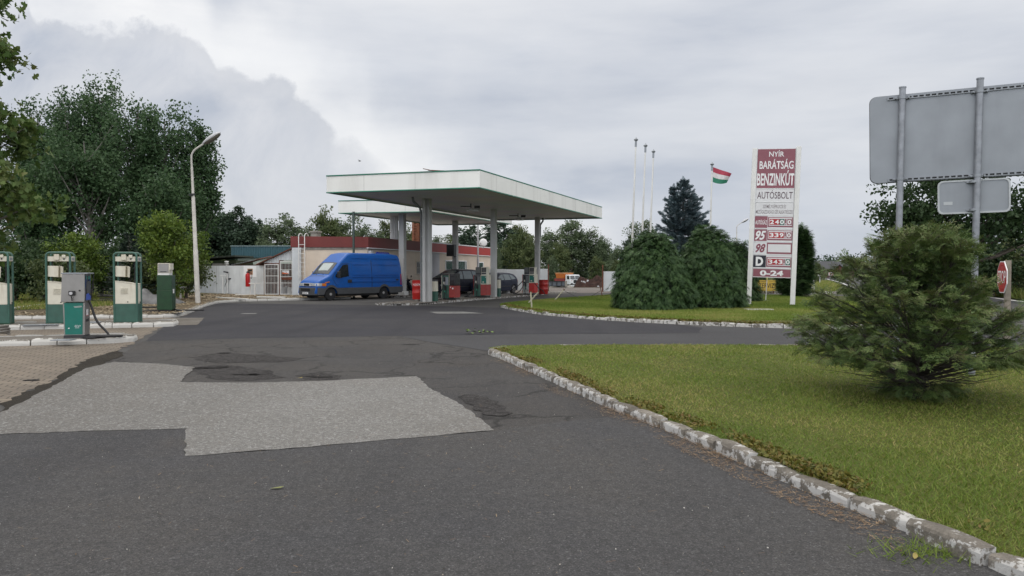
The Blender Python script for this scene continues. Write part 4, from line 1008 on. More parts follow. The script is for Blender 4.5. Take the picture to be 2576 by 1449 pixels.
# old tall pumps in green tube frames
def old_pump():
    t = thing('old_fuel_pump', '', 'fuel pump', (0, 0, 0), 0, 'old cream and green pumps in tube frames')
    w, d = .31, .21
    mb = MB(); mb.bb(-w-.02, w+.02, -d-.02, d+.02, 0, .03); mb.build('plinth', DGREEN, t)
    mb = MB(); mb.bb(-w+.015, w, -d, d, .03, .56); mb.build('lower_cabinet', PGREEN, t, bevel=.008)
    mb = MB(); mb.plate([(-w+.02, .562), (w-.005, .562), (w-.005, 1.13), (-w+.02, 1.22)], -d+.005, d-.005)
    up = mb.build('upper_cabinet', CREAM, t, bevel=.012)
    mb = MB(); mb.plate([(-w+.01, 1.222), (w+.005, 1.132), (w+.005, 1.145), (-w+.01, 1.236)], -d-.005, d+.005); mb.build('sloping_lid', CREAM, up)
    mb = MB()
    for i in range(5): mb.box((-.03, -d-.004, .87+i*.035), (.19, .02, .016), Matrix.Rotation(R(25), 3, 'X'))
    mb.build('louvres', CREAM, up)
    mb = MB(); mb.cyl((.06, -d-.008, .62), (.06, -d+.01, .62), .016); mb.cyl((w-.007, .08, .6), (w+.012, .08, .6), .02); mb.build('lock', BLACK, up)
    for y in (-d+.012, d-.03):
        mb = MB(); rr = .10
        pts = [(-w, y, .0), (-w, y, 1.95)] + [(-w+rr-rr*math.cos(R(a)), y, 1.95+rr*math.sin(R(a))) for a in (20, 45, 70, 90)] + [(w-rr+rr*math.sin(R(a)), y, 1.95+rr*math.cos(R(a))) for a in (0, 20, 45, 70)] + [(w, y, 1.95), (w, y, 0)]
        mb.tube(pts, .031, 8); mb.build('tube_hoop', PGREEN, t, smooth=50)
    mb = MB(); mb.bb(-w+.03, w+.02, -d+.03, d-.05, 1.80, 1.94); tb = mb.build('head_bar', CREAM, t, bevel=.006)
    mb = MB(); mb.bb(-.10, .03, -d-.03, -d+.028, 1.835, 2.0); mb.build('head_lamp', CREAM, tb, bevel=.012)
    mb = MB(); mb.bb(.10, .20, -d-.015, -d+.028, 1.90, 1.99); mb.build('head_lamp', CREAM, tb, bevel=.012)
    mb = MB(); mb.bb(.13, .165, -d+.02, -d+.028, 1.85, 1.885); mb.build('lamp_socket', BLACK, tb)
    mb = MB(); mb.bb(w+.021, w+.025, -.1, .1, 1.83, 1.91); mb.build('price_label', GALV, tb)
    for x in (-w+.09, w-.12):
        mb = MB(); mb.cyl((x, .02, 1.13), (x, .02, 1.80), .016, n=8); mb.build('inner_pipe', DARK, t)
    mb = MB(); mb.plate([(-w+.03, 1.36), (-.01, 1.345), (.0, 1.665), (-w+.03, 1.67)], -d+.03, d-.04); db = mb.build('display_box', CREAM, t, bevel=.01)
    mb = MB(); mb.box((.045, -d+.08, 1.505), (.02, .28, .31), Matrix.Rotation(R(38), 3, 'Z') @ Matrix.Rotation(R(8), 3, 'X')); mb.build('hanging_panel', CREAM, db)
    return t
op = old_pump()
def place(o, px, py, z, rz, label, dx=0, dy=0):
    g = G(px, py, z); o.location = (g.x+dx, g.y+dy, z); o.rotation_euler = (0, 0, rz); o['label'] = label; return o
op2 = copy_tree(op); op0 = copy_tree(op)
place(op, 313, 813, .127, LA-R(8), 'rightmost cream and green tube-framed pump, standing alone on the middle left island', dy=.22)
place(op2, 143, 815, .127, LA-R(4), 'middle cream and green tube-framed pump, partly hidden by the steel autogas pump', dy=.22)
place(op0, -16, 816.5, .127, LA, 'leftmost tube-framed pump, cut by the left edge of the picture', dy=.22)
for (px, py, lab) in ((205, 812, 'grey metal cover plate lying left of the middle tube-framed pump'), (100, 817.5, 'grey metal cover plate lying at the foot of the middle tube-framed pump')):
    mb = MB(); mb.box((0, 0, .012), (.9, .4, .016), Matrix.Rotation(LA, 3, 'Z')); o = mb.build('metal_plate', GALV); g = G(px, py, .13); o.location = (g.x, g.y+.1, .124); tag(o, lab, 'plate')
# stacked round hose end at the frame edge
mb = MB(); 
for i in range(3): mb.tube(loop(0, 0, .02+i*.06, .22, .16, 0, 360, 20), .028, 8)
o = mb.build('coiled_hose', BARKP, smooth=60); g = G(-2, 843, .12); o.location = (g.x, g.y, .125); tag(o, 'coiled grey hose on the front island at the left edge of the picture', 'hose')

# dark green pump on the third bed
g = G(412, 784, .13)
dg = thing('green_fuel_pump', 'plain dark green pump with a small grey display head beside the straw bed', 'fuel pump', (g.x, g.y+.22, .128), LA-R(10))
mb = MB(); mb.bb(-.24, .24, -.20, .20, .0, .07); mb.build('plinth', BLACK, dg)
mb = MB(); mb.bb(-.27, .27, -.22, .22, .07, .80); mb.build('lower_cabinet', DGREEN, dg, bevel=.01)
mb = MB(); mb.bb(-.265, .265, -.215, .215, .802, 1.36); uc = mb.build('upper_cabinet', DGREEN, dg, bevel=.01)
mb = MB(); mb.bb(.266, .272, -.1, .05, .68, .84); mb.build('notice', CLEANW, uc)
mb = MB(); mb.bb(-.24, .17, -.19, .19, 1.362, 1.43); mb.build('white_band', WHITE, dg)
mb = MB(); mb.bb(-.235, .175, -.20, .20, 1.432, 1.80); dh = mb.build('display_head', CREAM, dg, bevel=.008)
mb = MB(); mb.bb(-.215, .155, -.207, -.198, 1.45, 1.78); mb.build('display_cover', STEEL, dh)
mb = MB(); mb.bb(-.14, .08, -.212, -.206, 1.475, 1.50); mb.build('slot', BLACK, dh)
mb = MB(); mb.bb(.176, .21, -.19, .19, 1.56, 1.80); mb.build('side_display', CREAM, dh)
hose(dg, [(.26, .05, .10), (.45, .0, .03), (.8, .1, .03), (1.15, .15, .035), (1.25, .3, .03), (1.0, .42, .03), (.5, .3, .03), (.25, .15, .06)], .028)
hose(dg, [(-.26, -.05, .18), (-.6, -.05, .16), (-1.1, -.02, .17), (-1.5, .1, .1), (-1.6, .2, .03)], .03)
hose(dg, [(-.26, -.1, .05), (-.7, -.12, .03), (-1.3, -.1, .03), (-1.7, -.05, .03)], .026)

# notice boards and T posts on the straw
def sign_post(px, py, z, w, h, zs, lab, sticker=True):
    g = G(px, py, z); t = thing('notice_board', lab, 'sign', (g.x, g.y, z), R(-5))
    mb = MB(); mb.bb(-.03, .03, -.03, .03, 0, zs+.02); mb.build('post', WHITE, t)
    mb = MB(); mb.bb(-w/2, w/2, -.055, -.031, zs, zs+h); b = mb.build('board', CLEANW, t, bevel=.004)
    if sticker:
        mb = MB(); mb.bb(-w*.2, w*.24, -.06, -.056, zs+h*.2, zs+h*.75); s = mb.build('warning_label', M('warning_tan', (.42, .24, .14), .5), b)
        mb = MB(); mb.bb(-w*.14, w*.18, -.064, -.0605, zs+h*.5, zs+h*.68); mb.build('black_panel', BLACK, s)
        mb = MB(); mb.bb(-w*.14, w*.18, -.064, -.0605, zs+h*.27, zs+h*.42); mb.build('text_panel', M('tan_text', (.24, .10, .06), .6), s)
    return t
sign_post(437, 755, .115, .40, .34, 1.0, 'white notice board on a post right behind the dark green pump')
nb = sign_post(630, 741.5, .115, .80, .70, 1.12, 'white notice board with a tan warning label above the fire extinguisher')
def t_post(px, py, w, h, lab, lean=0, arm=0):
    g = G(px, py, .115); t = thing('tee_post', lab, 'post', (g.x, g.y, .115), 0, 'white T-topped posts on the straw', rot=(0, R(lean), 0))
    mb = MB(); mb.bb(-.035, .035, -.035, .035, 0, h); mb.build('post', WHITE, t, bevel=.006)
    mb = MB(); mb.bb(-w/2+arm, w/2+arm, -.05, .05, h, h+.05); mb.build('crossbar', WHITE, t, bevel=.006)
t_post(454, 752, .62, .62, 'short white T-topped post between the dark green pump and the lamp post')
t_post(641, 743.5, .70, .72, 'short white T-topped post right of the fire extinguisher')
t_post(561, 738, .40, 1.15, 'white post with a short arm left of the pair of valve posts by the fence')
t_post(390, 745, .14, 1.3, 'plain white post standing behind the dark green pump by the grey tarpaulin')
g = G(572, 738, .115); t = thing('valve_post', 'white post carrying two dark valves in front of the corrugated fence', 'post', (g.x, g.y, .115))
mb = MB(); mb.cyl((0, 0, 0), (0, 0, 1.38), .045); mb.build('post', WHITE, t, smooth=40)
mb = MB(); mb.box((-.08, -.02, 1.42), (.3, .1, .09), Matrix.Rotation(R(10), 3, 'Y')); mb.box((.22, -.02, .98), (.3, .1, .08), Matrix.Rotation(R(-8), 3, 'Y')); mb.build('valve', BLACK, t, bevel=.01)
hose(t, [(-.06, -.05, 1.0), (-.02, -.07, .8), (-.12, -.07, .55), (-.14, -.06, .45)], .016)
g = G(587, 737, .115); t = thing('hand_pump', 'small black hand pump standing against the seam of the corrugated fence', 'pump', (g.x, g.y+.2, .115))
mb = MB(); mb.cyl((0, 0, 0), (0, 0, .62), .03); mb.tube(hose_pts([(0, 0, .6), (.05, 0, .85), (.18, 0, .92), (.16, 0, .72)]), .03, 7); mb.build('pump_body', BLACK, t, smooth=40)
# fire extinguisher hung on the notice board post
c = G(630, 741.5, .115); t = thing('fire_extinguisher', 'red fire extinguisher hanging on the notice board post before the fence', 'fire extinguisher', (c.x-.14, c.y-.06, .62))
mb = MB(); mb.lathe([(0, 0), (.13, .01), (.14, .05), (.14, .72), (.12, .80), (.05, .84), (.04, .88), (0, .88)], 16); mb.build('cylinder', M('extinguisher_red', (.42, .012, .014), .3), t, smooth=40)
mb = MB(); mb.box((.02, 0, .91), (.2, .05, .06)); mb.box((.06, 0, .97), (.22, .04, .025), Matrix.Rotation(R(-12), 3, 'Y')); mb.build('handle', BLACK, t)
hose(t, [(.12, 0, .9), (.24, 0, .85), (.27, 0, .65), (.22, 0, .5)], .018)
# long white kerb planks lying on the straw
for (x0_, y0_, x1_, y1_, w_, lab) in ((545, 749, 622, 753.5, .16, 'long grey plank lying on the straw right of the lamp post'), (648, 747.5, 716, 748.5, .2, 'white painted board lying on the straw before the barred gates'),
                           (592, 742.5, 640, 741.5, .14, 'white plank lying under the notice board at the fence foot'), (338, 766.5, 368, 763, .12, 'white plank lying on the ground behind the rightmost tube-framed pump'), (30, 777, 112, 766, .12, 'pale edging plank between grass and straw left of the pumps')):
    a, b = G(x0_, y0_, .14), G(x1_, y1_, .14); mb = MB(); v = b-a; L_ = v.length
    mb.bb(-L_/2, L_/2, -w_/2, w_/2, 0, .07); o = mb.build('plank', WHITE, bevel=.01); o.location = ((a.x+b.x)/2, (a.y+b.y)/2, .118); o.rotation_euler = (0, 0, math.atan2(v.y, v.x)); tag(o, lab, 'plank')
# crumpled tarpaulin
def tarp():
    g = G(372, 766, .12); r = np.random.default_rng(5); nx, ny = 30, 18; vs = []
    for j in range(ny):
        for i in range(nx):
            u, v = i/(nx-1), j/(ny-1)
            e = math.sin(math.pi*u)**.6*math.sin(math.pi*v)**.6
            z = e*(.42+.45*math.exp(-((u-.22)/.13)**2-((v-.55)/.35)**2)) + .05*e*math.sin(9*u+5*v)*math.cos(7*v-4*u)+.03*e*r.normal()
            vs.append(((u-.5)*2.3, (v-.5)*1.5, max(.0, z)))
    mb = MB(); mb.add(vs, [(j*nx+i, j*nx+i+1, (j+1)*nx+i+1, (j+1)*nx+i) for j in range(ny-1) for i in range(nx-1)])
    o = mb.build('tarpaulin', M('tarp_grey', (.13, .13, .13), .55, var=.3, sc=2, dirt=.6, dcol=(.05, .05, .052), dsc=2), smooth=60); o.location = (g.x, g.y+.8, .118); tag(o, 'crumpled grey tarpaulin heaped between the right tube-framed pump and the dark green pump', 'tarpaulin')
    md = o.modifiers.new('sub', 'SUBSURF'); md.levels = 1; md.render_levels = 1
tarp()
# loose dark bars
g = G(285, 762, .12); t = thing('scrap_bars', 'pile of thin dark metal bars lying behind the middle island pumps', 'scrap pile', (g.x, g.y, .118)); rr_ = random.Random(4)
for i in range(9):
    mb = MB(); z = .06+.06*(i//2); a = rr_.uniform(-.25, .25); L_ = rr_.uniform(1.2, 2.4); ox, oy = rr_.uniform(-.6, .6), rr_.uniform(-.5, .5)
    mb.cyl((ox-L_/2*math.cos(a), oy-L_/2*math.sin(a), z+rr_.uniform(0, .2)), (ox+L_/2*math.cos(a), oy+L_/2*math.sin(a), z), .022, n=6); mb.build('bar', DARK, t)
mb = MB(); mb.cyl((.1, 0, .02), (.55, .1, 1.0), .03, n=6); mb.build('bar', DARK, t)

# street lamps ---------------------------------------------------
def street_lamp(label, loc, H, lean, rz=0):
    t = thing('street_lamp', label, 'street lamp', loc, 0, None, rot=(0, R(lean), rz))
    LM = M('lamp_post_paint', (.52, .50, .46), .8, var=.1, dirt=.4, dcol=(.25, .22, .19), dsc=4)
    mb = MB(); k = H/7.9
    mb.tube([(0, 0, 0), (0, 0, 2.6*k), (0, 0, 2.62*k), (0, 0, 5.1*k), (0, 0, 5.14*k), (0, 0, 6.5*k)], [.12*k, .108*k, .094*k, .08*k, .06*k, .055*k], 12)
    mb.build('post', LM, t, smooth=40)
    mb = MB(); mb.tube(hose_pts([(0, 0, 6.45*k), (.0, 0, 6.98*k), (.06*k, 0, 7.18*k), (.20*k, 0, 7.34*k), (.45*k, 0, 7.50*k), (.62*k, 0, 7.60*k)]), .045*k, 10); mb.build('arm', LM, t, smooth=50)
    mb = MB(); mb.cyl((0, -.0, 5.2*k), (0, 0, 5.26*k), .1*k); mb.box((-.06*k, -.05, 5.2*k), (.2*k, .12, .09)); mb.build('clamp', DARK, t)
    mb = MB(); n = 14; ax = Vector((.86, 0, .5)).normalized(); up = Vector((-.5, 0, .86)); c0 = Vector((.58*k, 0, 7.60*k)); vs = []
    st = [(0, .055, .05), (.08, .10, .08), (.25, .15, .125), (.5, .185, .15), (.76, .17, .125), (.93, .11, .075), (1.0, .02, .015)]
    for (l, w, h) in st:
        for j in range(n):
            q = 2*math.pi*j/n; v = math.sin(q); vs.append(c0+ax*l*k+Vector((0, 1, 0))*w*k*math.cos(q)+up*h*k*(v if v > 0 else v*.55))
    mb.add(vs, [(i*n+j, i*n+(j+1) % n, (i+1)*n+(j+1) % n, (i+1)*n+j) for i in range(len(st)-1) for j in range(n)]+[tuple(range(n-1, -1, -1)), tuple((len(st)-1)*n+j for j in range(n))])
    hd_ = mb.build('lamp_head', GREYW, t, smooth=60)
    mb = MB(); vs = []
    for (l, w, h) in st[1:6]:
        for j in range(9):
            q = math.pi+math.pi*j/8; vs.append(c0+ax*l*k+Vector((0, 1, 0))*w*.9*k*math.cos(q)+up*(h*k*math.sin(q)*1.05-.012*k))
    mb.add(vs, [(i*9+j, i*9+j+1, (i+1)*9+j+1, (i+1)*9+j) for i in range(4) for j in range(8)]); mb.build('lamp_glass', M('lamp_glass', (.12, .11, .09), .15, spec=.6), hd_, smooth=60)
    return t
g = G(498, 764, .1); street_lamp('tall pale concrete street lamp standing at the kerb corner near the old pumps', (g.x, g.y, .08), 7.75, -2.0, R(0))
q = P(1853.5, 570, 92); street_lamp('distant white street lamp whose head shows left of the price sign', (q.x, 92, 0), 7.7, 0)

# ------------------------------------------------------------------ under the big canopy
IA = R(66)    # along the island
def bollard_box(px, py, lab, z=.10):
    g = G(px, py, z); t = thing('hose_pillar', lab, 'pump pillar', (g.x, g.y+.15, z), R(-24), 'white and green hose pillars')
    mb = MB(); mb.bb(-.145, .145, -.14, .14, 0, .50); mb.build('lower_case', PGREEN, t, bevel=.01)
    mb = MB(); mb.bb(-.14, .14, -.135, .135, .502, 1.0); mb.build('upper_case', CREAM, t, bevel=.01)
    mb = MB(); mb.bb(-.145, .145, -.14, .14, 1.002, 1.08); mb.build('cap', GREYP, t, bevel=.02)
    return t
bollard_box(1092, 758, 'white and green hose pillar beside the first canopy column and red drum')
bollard_box(1252, 746.5, 'white and green hose pillar beside the middle canopy column')
def station_pump(label, loc, rz, head, left_low, panel, bag=False):
    """Two-sided pump: nozzle half on the left, display half on the right."""
    t = thing('fuel_pump', label, 'fuel pump', loc, rz, 'red and green pumps under the canopy')
    mb = MB(); mb.bb(-.40, .40, -.22, .22, 0, .07); mb.build('plinth', DARK, t)
    mb = MB(); mb.bb(-.42, .02, -.24, .24, .07, .74); mb.build('hose_cabinet', left_low, t, bevel=.01)
    mb = MB(); mb.bb(-.415, .02, -.23, .23, .742, 1.28); hc = mb.build('nozzle_cabinet', GREYP if not bag else PGREEN, t, bevel=.01)
    mb = MB(); mb.bb(-.36, -.03, -.238, -.228, .78, 1.2); mb.build('nozzle_panel', GALV if bag else M('panel_grey', (.14, .15, .155), .5), hc)
    mb = MB(); mb.bb(-.445, -.422, -.25, .25, .1, 1.29); mb.build('side_trim', REDF if not bag else CREAM, t)
    mb = MB(); mb.bb(.03, .42, -.25, .25, .12, .74); lc = mb.build('red_cabinet', REDF if bag or left_low is PGREEN else REDP, t, bevel=.008)
    if bag:
        mb = MB(); mb.bb(.04, .42, -.255, .255, .742, 1.40); mb.build('bin_bag_cover', M('bin_bag', (.018, .018, .02), .3, bump=.8, bsc=8), t, bevel=.04)
        mb = MB(); mb.bb(-.415, .03, -.235, .235, 1.282, 1.38); mb.build('top_cover', M('bin_bag', (.018, .018, .02), .3), t, bevel=.03)
        mb = MB(); mb.bb(.03, .055, -.262, -.252, .76, 1.36); mb.build('white_strip', CREAM, t)
        mb = MB(); mb.bb(.22, .31, -.256, -.251, .56, .64); mb.build('sticker', CLEANW, lc)
        mb = MB(); mb.bb(.10, .14, -.256, -.251, .62, .68); mb.build('sticker', CLEANW, lc)
    else:
        mb = MB(); mb.bb(.025, .43, -.245, .245, .742, 1.30); wc = mb.build('frame_cabinet', CREAM, t, bevel=.01)
        mb = MB(); mb.bb(.07, .40, -.256, -.244, .80, 1.24); mb.build('green_panel', panel, wc)
        mb = MB(); mb.bb(.34, .38, -.262, -.257, 1.13, 1.2); mb.bb(.16, .26, -.262, -.257, .85, .92); mb.build('panel_mark', CREAM, wc)
    if head:
        mb = MB(); mb.bb(-.36, .0, -.16, .16, 1.302, 1.74); h1 = mb.build('display_head', GREYP, t, bevel=.01)
        mb = MB(); mb.bb(-.33, -.03, -.17, -.158, 1.42, 1.70); mb.build('display', M('lcd_grey', (.10, .105, .10), .3), h1)
        mb = MB(); mb.bb(-.33, -.03, -.17, -.158, 1.32, 1.39); mb.build('keypad', DARK, h1)
        mb = MB(); mb.bb(.03, .38, -.17, .17, 1.302, 1.75); h2 = mb.build('price_head', CREAM, t, bevel=.01)
        mb = MB(); mb.bb(.06, .35, -.182, -.168, 1.46, 1.71); mb.build('display', BLACK, h2)
        mb = MB(); mb.bb(.09, .32, -.188, -.183, 1.60, 1.66); mb.bb(.09, .32, -.188, -.183, 1.51, 1.56); mb.build('digits', M('lcd_grey', (.10, .105, .10), .3), h2)
        mb = MB(); mb.bb(.06, .35, -.18, -.168, 1.33, 1.43); mb.build('keypad', GREYP, h2)
    def nozzle(x, z):
        n_ = MB(); n_.box((x, -.27, z), (.09, .07, .24)); n_.tube([(x, -.27, z+.1), (x-.07, -.29, z+.16)], .02, 6); n_.build('nozzle', BLACK, hc, bevel=.015)
        n_ = MB(); n_.box((x, -.29, z-.2), (.06, .05, .12)); n_.build('nozzle_grip', M('green_grip', (.03, .22, .14), .5) if z < .9 else CREAM, hc, bevel=.01)
    nozzle(-.26, 1.08); nozzle(-.20, .62)
    hose(t, [(-.28, -.29, .86), (-.33, -.32, .6), (-.55, -.36, .25), (-.85, -.38, .06), (-1.0, -.36, .03), (-.7, -.32, .02), (-.4, -.28, .03)], .026)
    hose(t, [(-.20, -.31, .4), (-.22, -.33, .25), (-.20, -.32, .08), (-.12, -.3, .02)], .024)
    return t
PR = R(-28)
g = G(1134, 754, .10); station_pump('first pump under the canopy, black bag over its head, behind the red drum', (g.x, g.y+.22, .10), PR, False, PGREEN, TEAL, bag=True)
g = G(1213, 748, .10); station_pump('second pump under the canopy, green panel above a faded red cabinet', (g.x, g.y+.22, .10), PR, True, PGREEN, TEAL)
g = G(1334, 741, .10); p3 = station_pump('farthest pump under the canopy, scuffed white hose side, bright red cabinet, hoses hanging out', (g.x, g.y+.22, .10), PR, True, M('scuffed_white', (.42, .42, .40), .6, dirt=.8, dcol=(.08, .075, .06), dsc=3), TEAL)
hose(p3, [(.42, -.2, .75), (.7, -.25, .45), (1.0, -.3, .3), (1.15, -.3, .1), (1.2, -.28, .02)], .024)
hose(p3, [(-.42, -.2, .9), (-.7, -.25, .6), (-.95, -.3, .45), (-1.2, -.3, .2), (-.9, -.35, .03), (-.5, -.3, .03)], .024)
# red oil drums
def drum(label, loc, r, h, words=None, rz=0):
    t = thing('steel_drum', label, 'drum', loc, rz, 'red steel drums')
    mb = MB(); prof = [(0, .0), (r-.01, .0), (r, .02)]
    for zc in (.34, .68):
        prof += [(r, h*zc-.03), (r+.014, h*zc-.012), (r+.014, h*zc+.012), (r, h*zc+.03)]
    prof += [(r, h-.03), (r+.01, h-.012), (r+.01, h), (r-.02, h), (r-.02, h-.03), (0, h-.03)]
    mb.lathe(prof, 32); b = mb.build('drum_body', REDP if words else M('drum_red', (.36, .02, .018), .4, var=.15), t, smooth=40)
    if words:
        cu = None
        o = text(words, -.24, .16, h*.72, h*.83, CLEANW, b, y=0)
        co = o.data.vertices
        for v in co:
            x = v.co.x; v.co.y = -math.sqrt(max(0, (r+.004)**2-x*x))
        mb = MB()
        for a in (20, 140, 260): mb.box((r*.8*math.cos(R(a)), r*.8*math.sin(R(a)), -.04), (.16, .16, .08))
        mb.build('brick_foot', CONC, t)
    return t
g = G(1052.5, 757, .09); drum('bright red sand drum with hand-painted white lettering beside the first canopy column', (g.x, g.y+.2, .17), .335, .98, 'HOMOK', R(-8))
g = G(1367.5, 740, .09); drum('plain red drum behind the farthest pump and last canopy column', (g.x, g.y+.2, .09), .30, .94)
# crate with green rag
g = G(1273, 737.5, 0); t = thing('wash_bucket', 'white plastic bucket with a dark handle left of the farthest pump', 'bucket', (g.x, g.y, .0), R(-20))
mb = MB(); mb.box((0, 0, .19), (.50, .36, .38), taper=1.08); mb.build('bucket_body', WHITE, t, bevel=.03)
mb = MB(); mb.tube(hose_pts([(-.24, 0, .36), (-.2, 0, .55), (0, 0, .64), (.2, 0, .58), (.25, 0, .36)]), .02, 6); mb.build('handle', DARK, t)
mb = MB(); mb.box((.05, 0, .43), (.35, .25, .12), Matrix.Rotation(R(12), 3, 'Y')); mb.build('green_sponge', M('green_cloth', (.03, .12, .09), .8), t, bevel=.03)
mb = MB(); mb.tube([(.15, 0, .4), (.35, 0, .78)], .02, 6); mb.build('brush_handle', REDP, t)
# thin post by the kiosk
q = (HX(1202.5, 60.5), 60.5); mb = MB(); mb.tube([(0, 0, 0), (0, 0, 2.6), (0, 0, 2.62), (0, 0, 6.2)], [.10, .095, .07, .065], 10); o = mb.build('thin_post', GREYW, smooth=40); o.location = (q[0], q[1], 0); tag(o, 'slim white post standing before the red kiosk fascia near the satellite dish', 'post')

# ------------------------------------------------------------------ price pylon
PLUM = M('plum_panel', (.235, .075, .098), .5, var=.06, sc=2, dirt=.2, dcol=(.35, .2, .22), dsc=4)
PLUMT = M('plum_text', (.22, .06, .085), .5)
PANW = M('panel_white', (.66, .66, .67), .45, var=.03, dirt=.15, dcol=(.5, .5, .5))
SIGNW = M('sign_letter_white', (.76, .76, .76), .5, var=.02)
gl, gr = G(1884, 766.5, .08), G(1993, 768.5, .08)
PW = 1.87
pyl = thing('price_sign', 'tall white and plum fuel price sign on two white posts, leaning slightly right', 'sign', ((gl.x+gr.x)/2, (gl.y+gr.y)/2, .06), rot=(0, R(1.75), R(-17)))
ZH = 7.12
for s in (-1, 1):
    mb = MB(); x = s*(PW/2+.005); mb.bb(x-.105, x+.105, -.11, .11, 0, ZH+(.06 if s > 0 else 0)); mb.build('post', WHITE, pyl, bevel=.012)
X0, X1 = -PW/2+.11, PW/2-.11
def zpx(y6): return ZH*(1-(y6-94)/(1365-94))          # rows measured on the enlarged photograph
rows = [(100, 418, PLUM), (421, 527, PANW), (530, 635, PANW), (640, 740, PANW), (746, 846, PANW), (850, 950, PANW), (955, 1062, PANW), (1068, 1135, PLUM)]
pn = []
mb = MB(); mb.bb(X0, X1, -.06, .10, zpx(1135), ZH-.02); core = mb.build('sign_case', PANW, pyl)
for i, (a, b, m_) in enumerate(rows):
    mb = MB(); mb.bb(X0+.02, X1-.02, -.075, -.061, zpx(b)+.012, zpx(a)-.012); pn.append(mb.build('sign_panel', m_, pyl))
    mb = MB(); mb.bb(X0+.005, X1-.005, -.085, -.061, zpx(b)-.014, zpx(b)+.010); mb.build('panel_rail', CLEANW, pyl)
XW = X1-X0
def tx(f0, f1, y0, y1, s, m_, par, bold=.0, shear=0, y=-.079): 
    return text(s, X0+XW*f0, X0+XW*f1, zpx(y1), zpx(y0), m_, par, y=y, bold=bold, shear=shear)
tx(.31, .70, 112, 163, 'NYÍR', SIGNW, pn[0], .012)
tx(.07, .95, 182, 262, 'BARÁTSÁG', SIGNW, pn[0], .016)
tx(.02, .98, 272, 396, 'BENZINKÚT', SIGNW, pn[0], .022)
DTXT = M('sign_dark_text', (.11, .075, .09), .5)
tx(.04, .96, 432, 501, 'AUTÓSBOLT', DTXT, pn[1], .006)
GTXT = M('sign_grey_text', (.22, .19, .20), .5)
tx(.20, .80, 543, 578, 'SZEMÉLYGÉPKOCSI ÉS', GTXT, pn[2], .004, .12)
tx(.02, .985, 582, 622, 'MEZŐGAZDASÁGI GÉP.ALKATRÉSZEK', GTXT, pn[2], .004, .12)
def block(f0, f1, y0, y1, m_, par, y0d=-.079, y1d=-.0755, name='colour_field'):
    mb_ = MB(); mb_.bb(X0+XW*f0, X0+XW*f1, y0d, y1d, zpx(y1), zpx(y0)); return mb_.build(name, m_, par)
PRED = M('price_red', (.36, .012, .022), .4); PGRN = M('price_green', (.012, .10, .07), .4)
def price(par, y0, y1, digits, cols):
    block(.345, .995, y0-14, y1+18, PLUM, par)
    block(.375, .97, y0-8, y1+6, PANW, par, -.0825, -.0792, 'price_slot')
    fx = [(.39, .52), (.52, .65), (.65, .775), (.785, .83), (.845, .965)]
    for (a, b), ch, c_ in zip(fx, digits, cols):
        if c_: block(a, b, y0, y1, c_, par, -.0845, -.0828, 'digit_tile')
        else: block(a, b, y0, y1, PLUM, par, -.0845, -.0828, 'digit_tile')
        if ch == '.': text('.', X0+XW*(a+.008), X0+XW*(b-.008), zpx(y1)+.03, zpx(y1)+.08, SIGNW, par, y=-.087)
        else: text(ch, X0+XW*(a+.012), X0+XW*(b-.012), zpx(y1)+.035, zpx(y0)-.035, SIGNW, par, y=-.087, bold=.03)
block(.005, .335, 643, 737, PLUM, pn[3]); tx(.02, .325, 668, 710, 'AUTÓGÁZ', SIGNW, pn[3], .01, y=-.0825)
price(pn[3], 664, 712, '240.0', [PRED, PRED, PGRN, None, None])
block(.005, .335, 749, 843, PLUM, pn[4]); tx(.03, .31, 760, 836, '95', SIGNW, pn[4], .03, .35, y=-.0825)
price(pn[4], 770, 818, '339.0', [PRED, PRED, PRED, None, None])
tx(.05, .31, 866, 938, '98', PLUMT, pn[5], .03, .35, y=-.0825)
block(.345, .995, 856, 946, PLUM, pn[5]); block(.375, .965, 868, 932, PANW, pn[5], -.0825, -.0792, 'price_slot')
block(.005, .335, 960, 1056, M('navy_black', (.012, .012, .022), .4), pn[6]); tx(.07, .265, 972, 1046, 'D', SIGNW, pn[6], .05, y=-.0825)
price(pn[6], 986, 1034, '343.0', [PRED, PRED, PRED, None, PGRN])
tx(.19, .80, 1080, 1125, '0-24', SIGNW, pn[7], .04)

# yellow board behind
YB = 54.0
yb = thing('service_board', 'yellow service board with black lettering seen under the price sign', 'sign', (HX(1915, YB), YB, .05))
x0, x1 = HX(1868, YB)-HX(1915, YB), HX(1952, YB)-HX(1915, YB)
mb = MB(); mb.bb(x0, x1, 0, .06, .14, .90); bo = mb.build('board', YELLOW, yb)
for x in (x0+.2, x1-.15): 
    mb = MB(); mb.bb(x-.04, x+.04, .062, .12, 0, .9); mb.build('post', RUST, yb)
text('KÉZIMOSÓ', x0+.35, x1-.62, .75, .85, BLACK, bo, y=-.006, bold=.02)
text('GUMISZERVIZ', x0+.12, x1-.1, .33, .68, BLACK, bo, y=-.006, bold=.008)
mb = MB(); mb.bb(x0+.05, x1-.02, -.008, -.001, .20, .215); mb.bb(x1-.5, x1-.02, -.008, -.001, .80, .81); mb.build('rule', BLACK, bo)
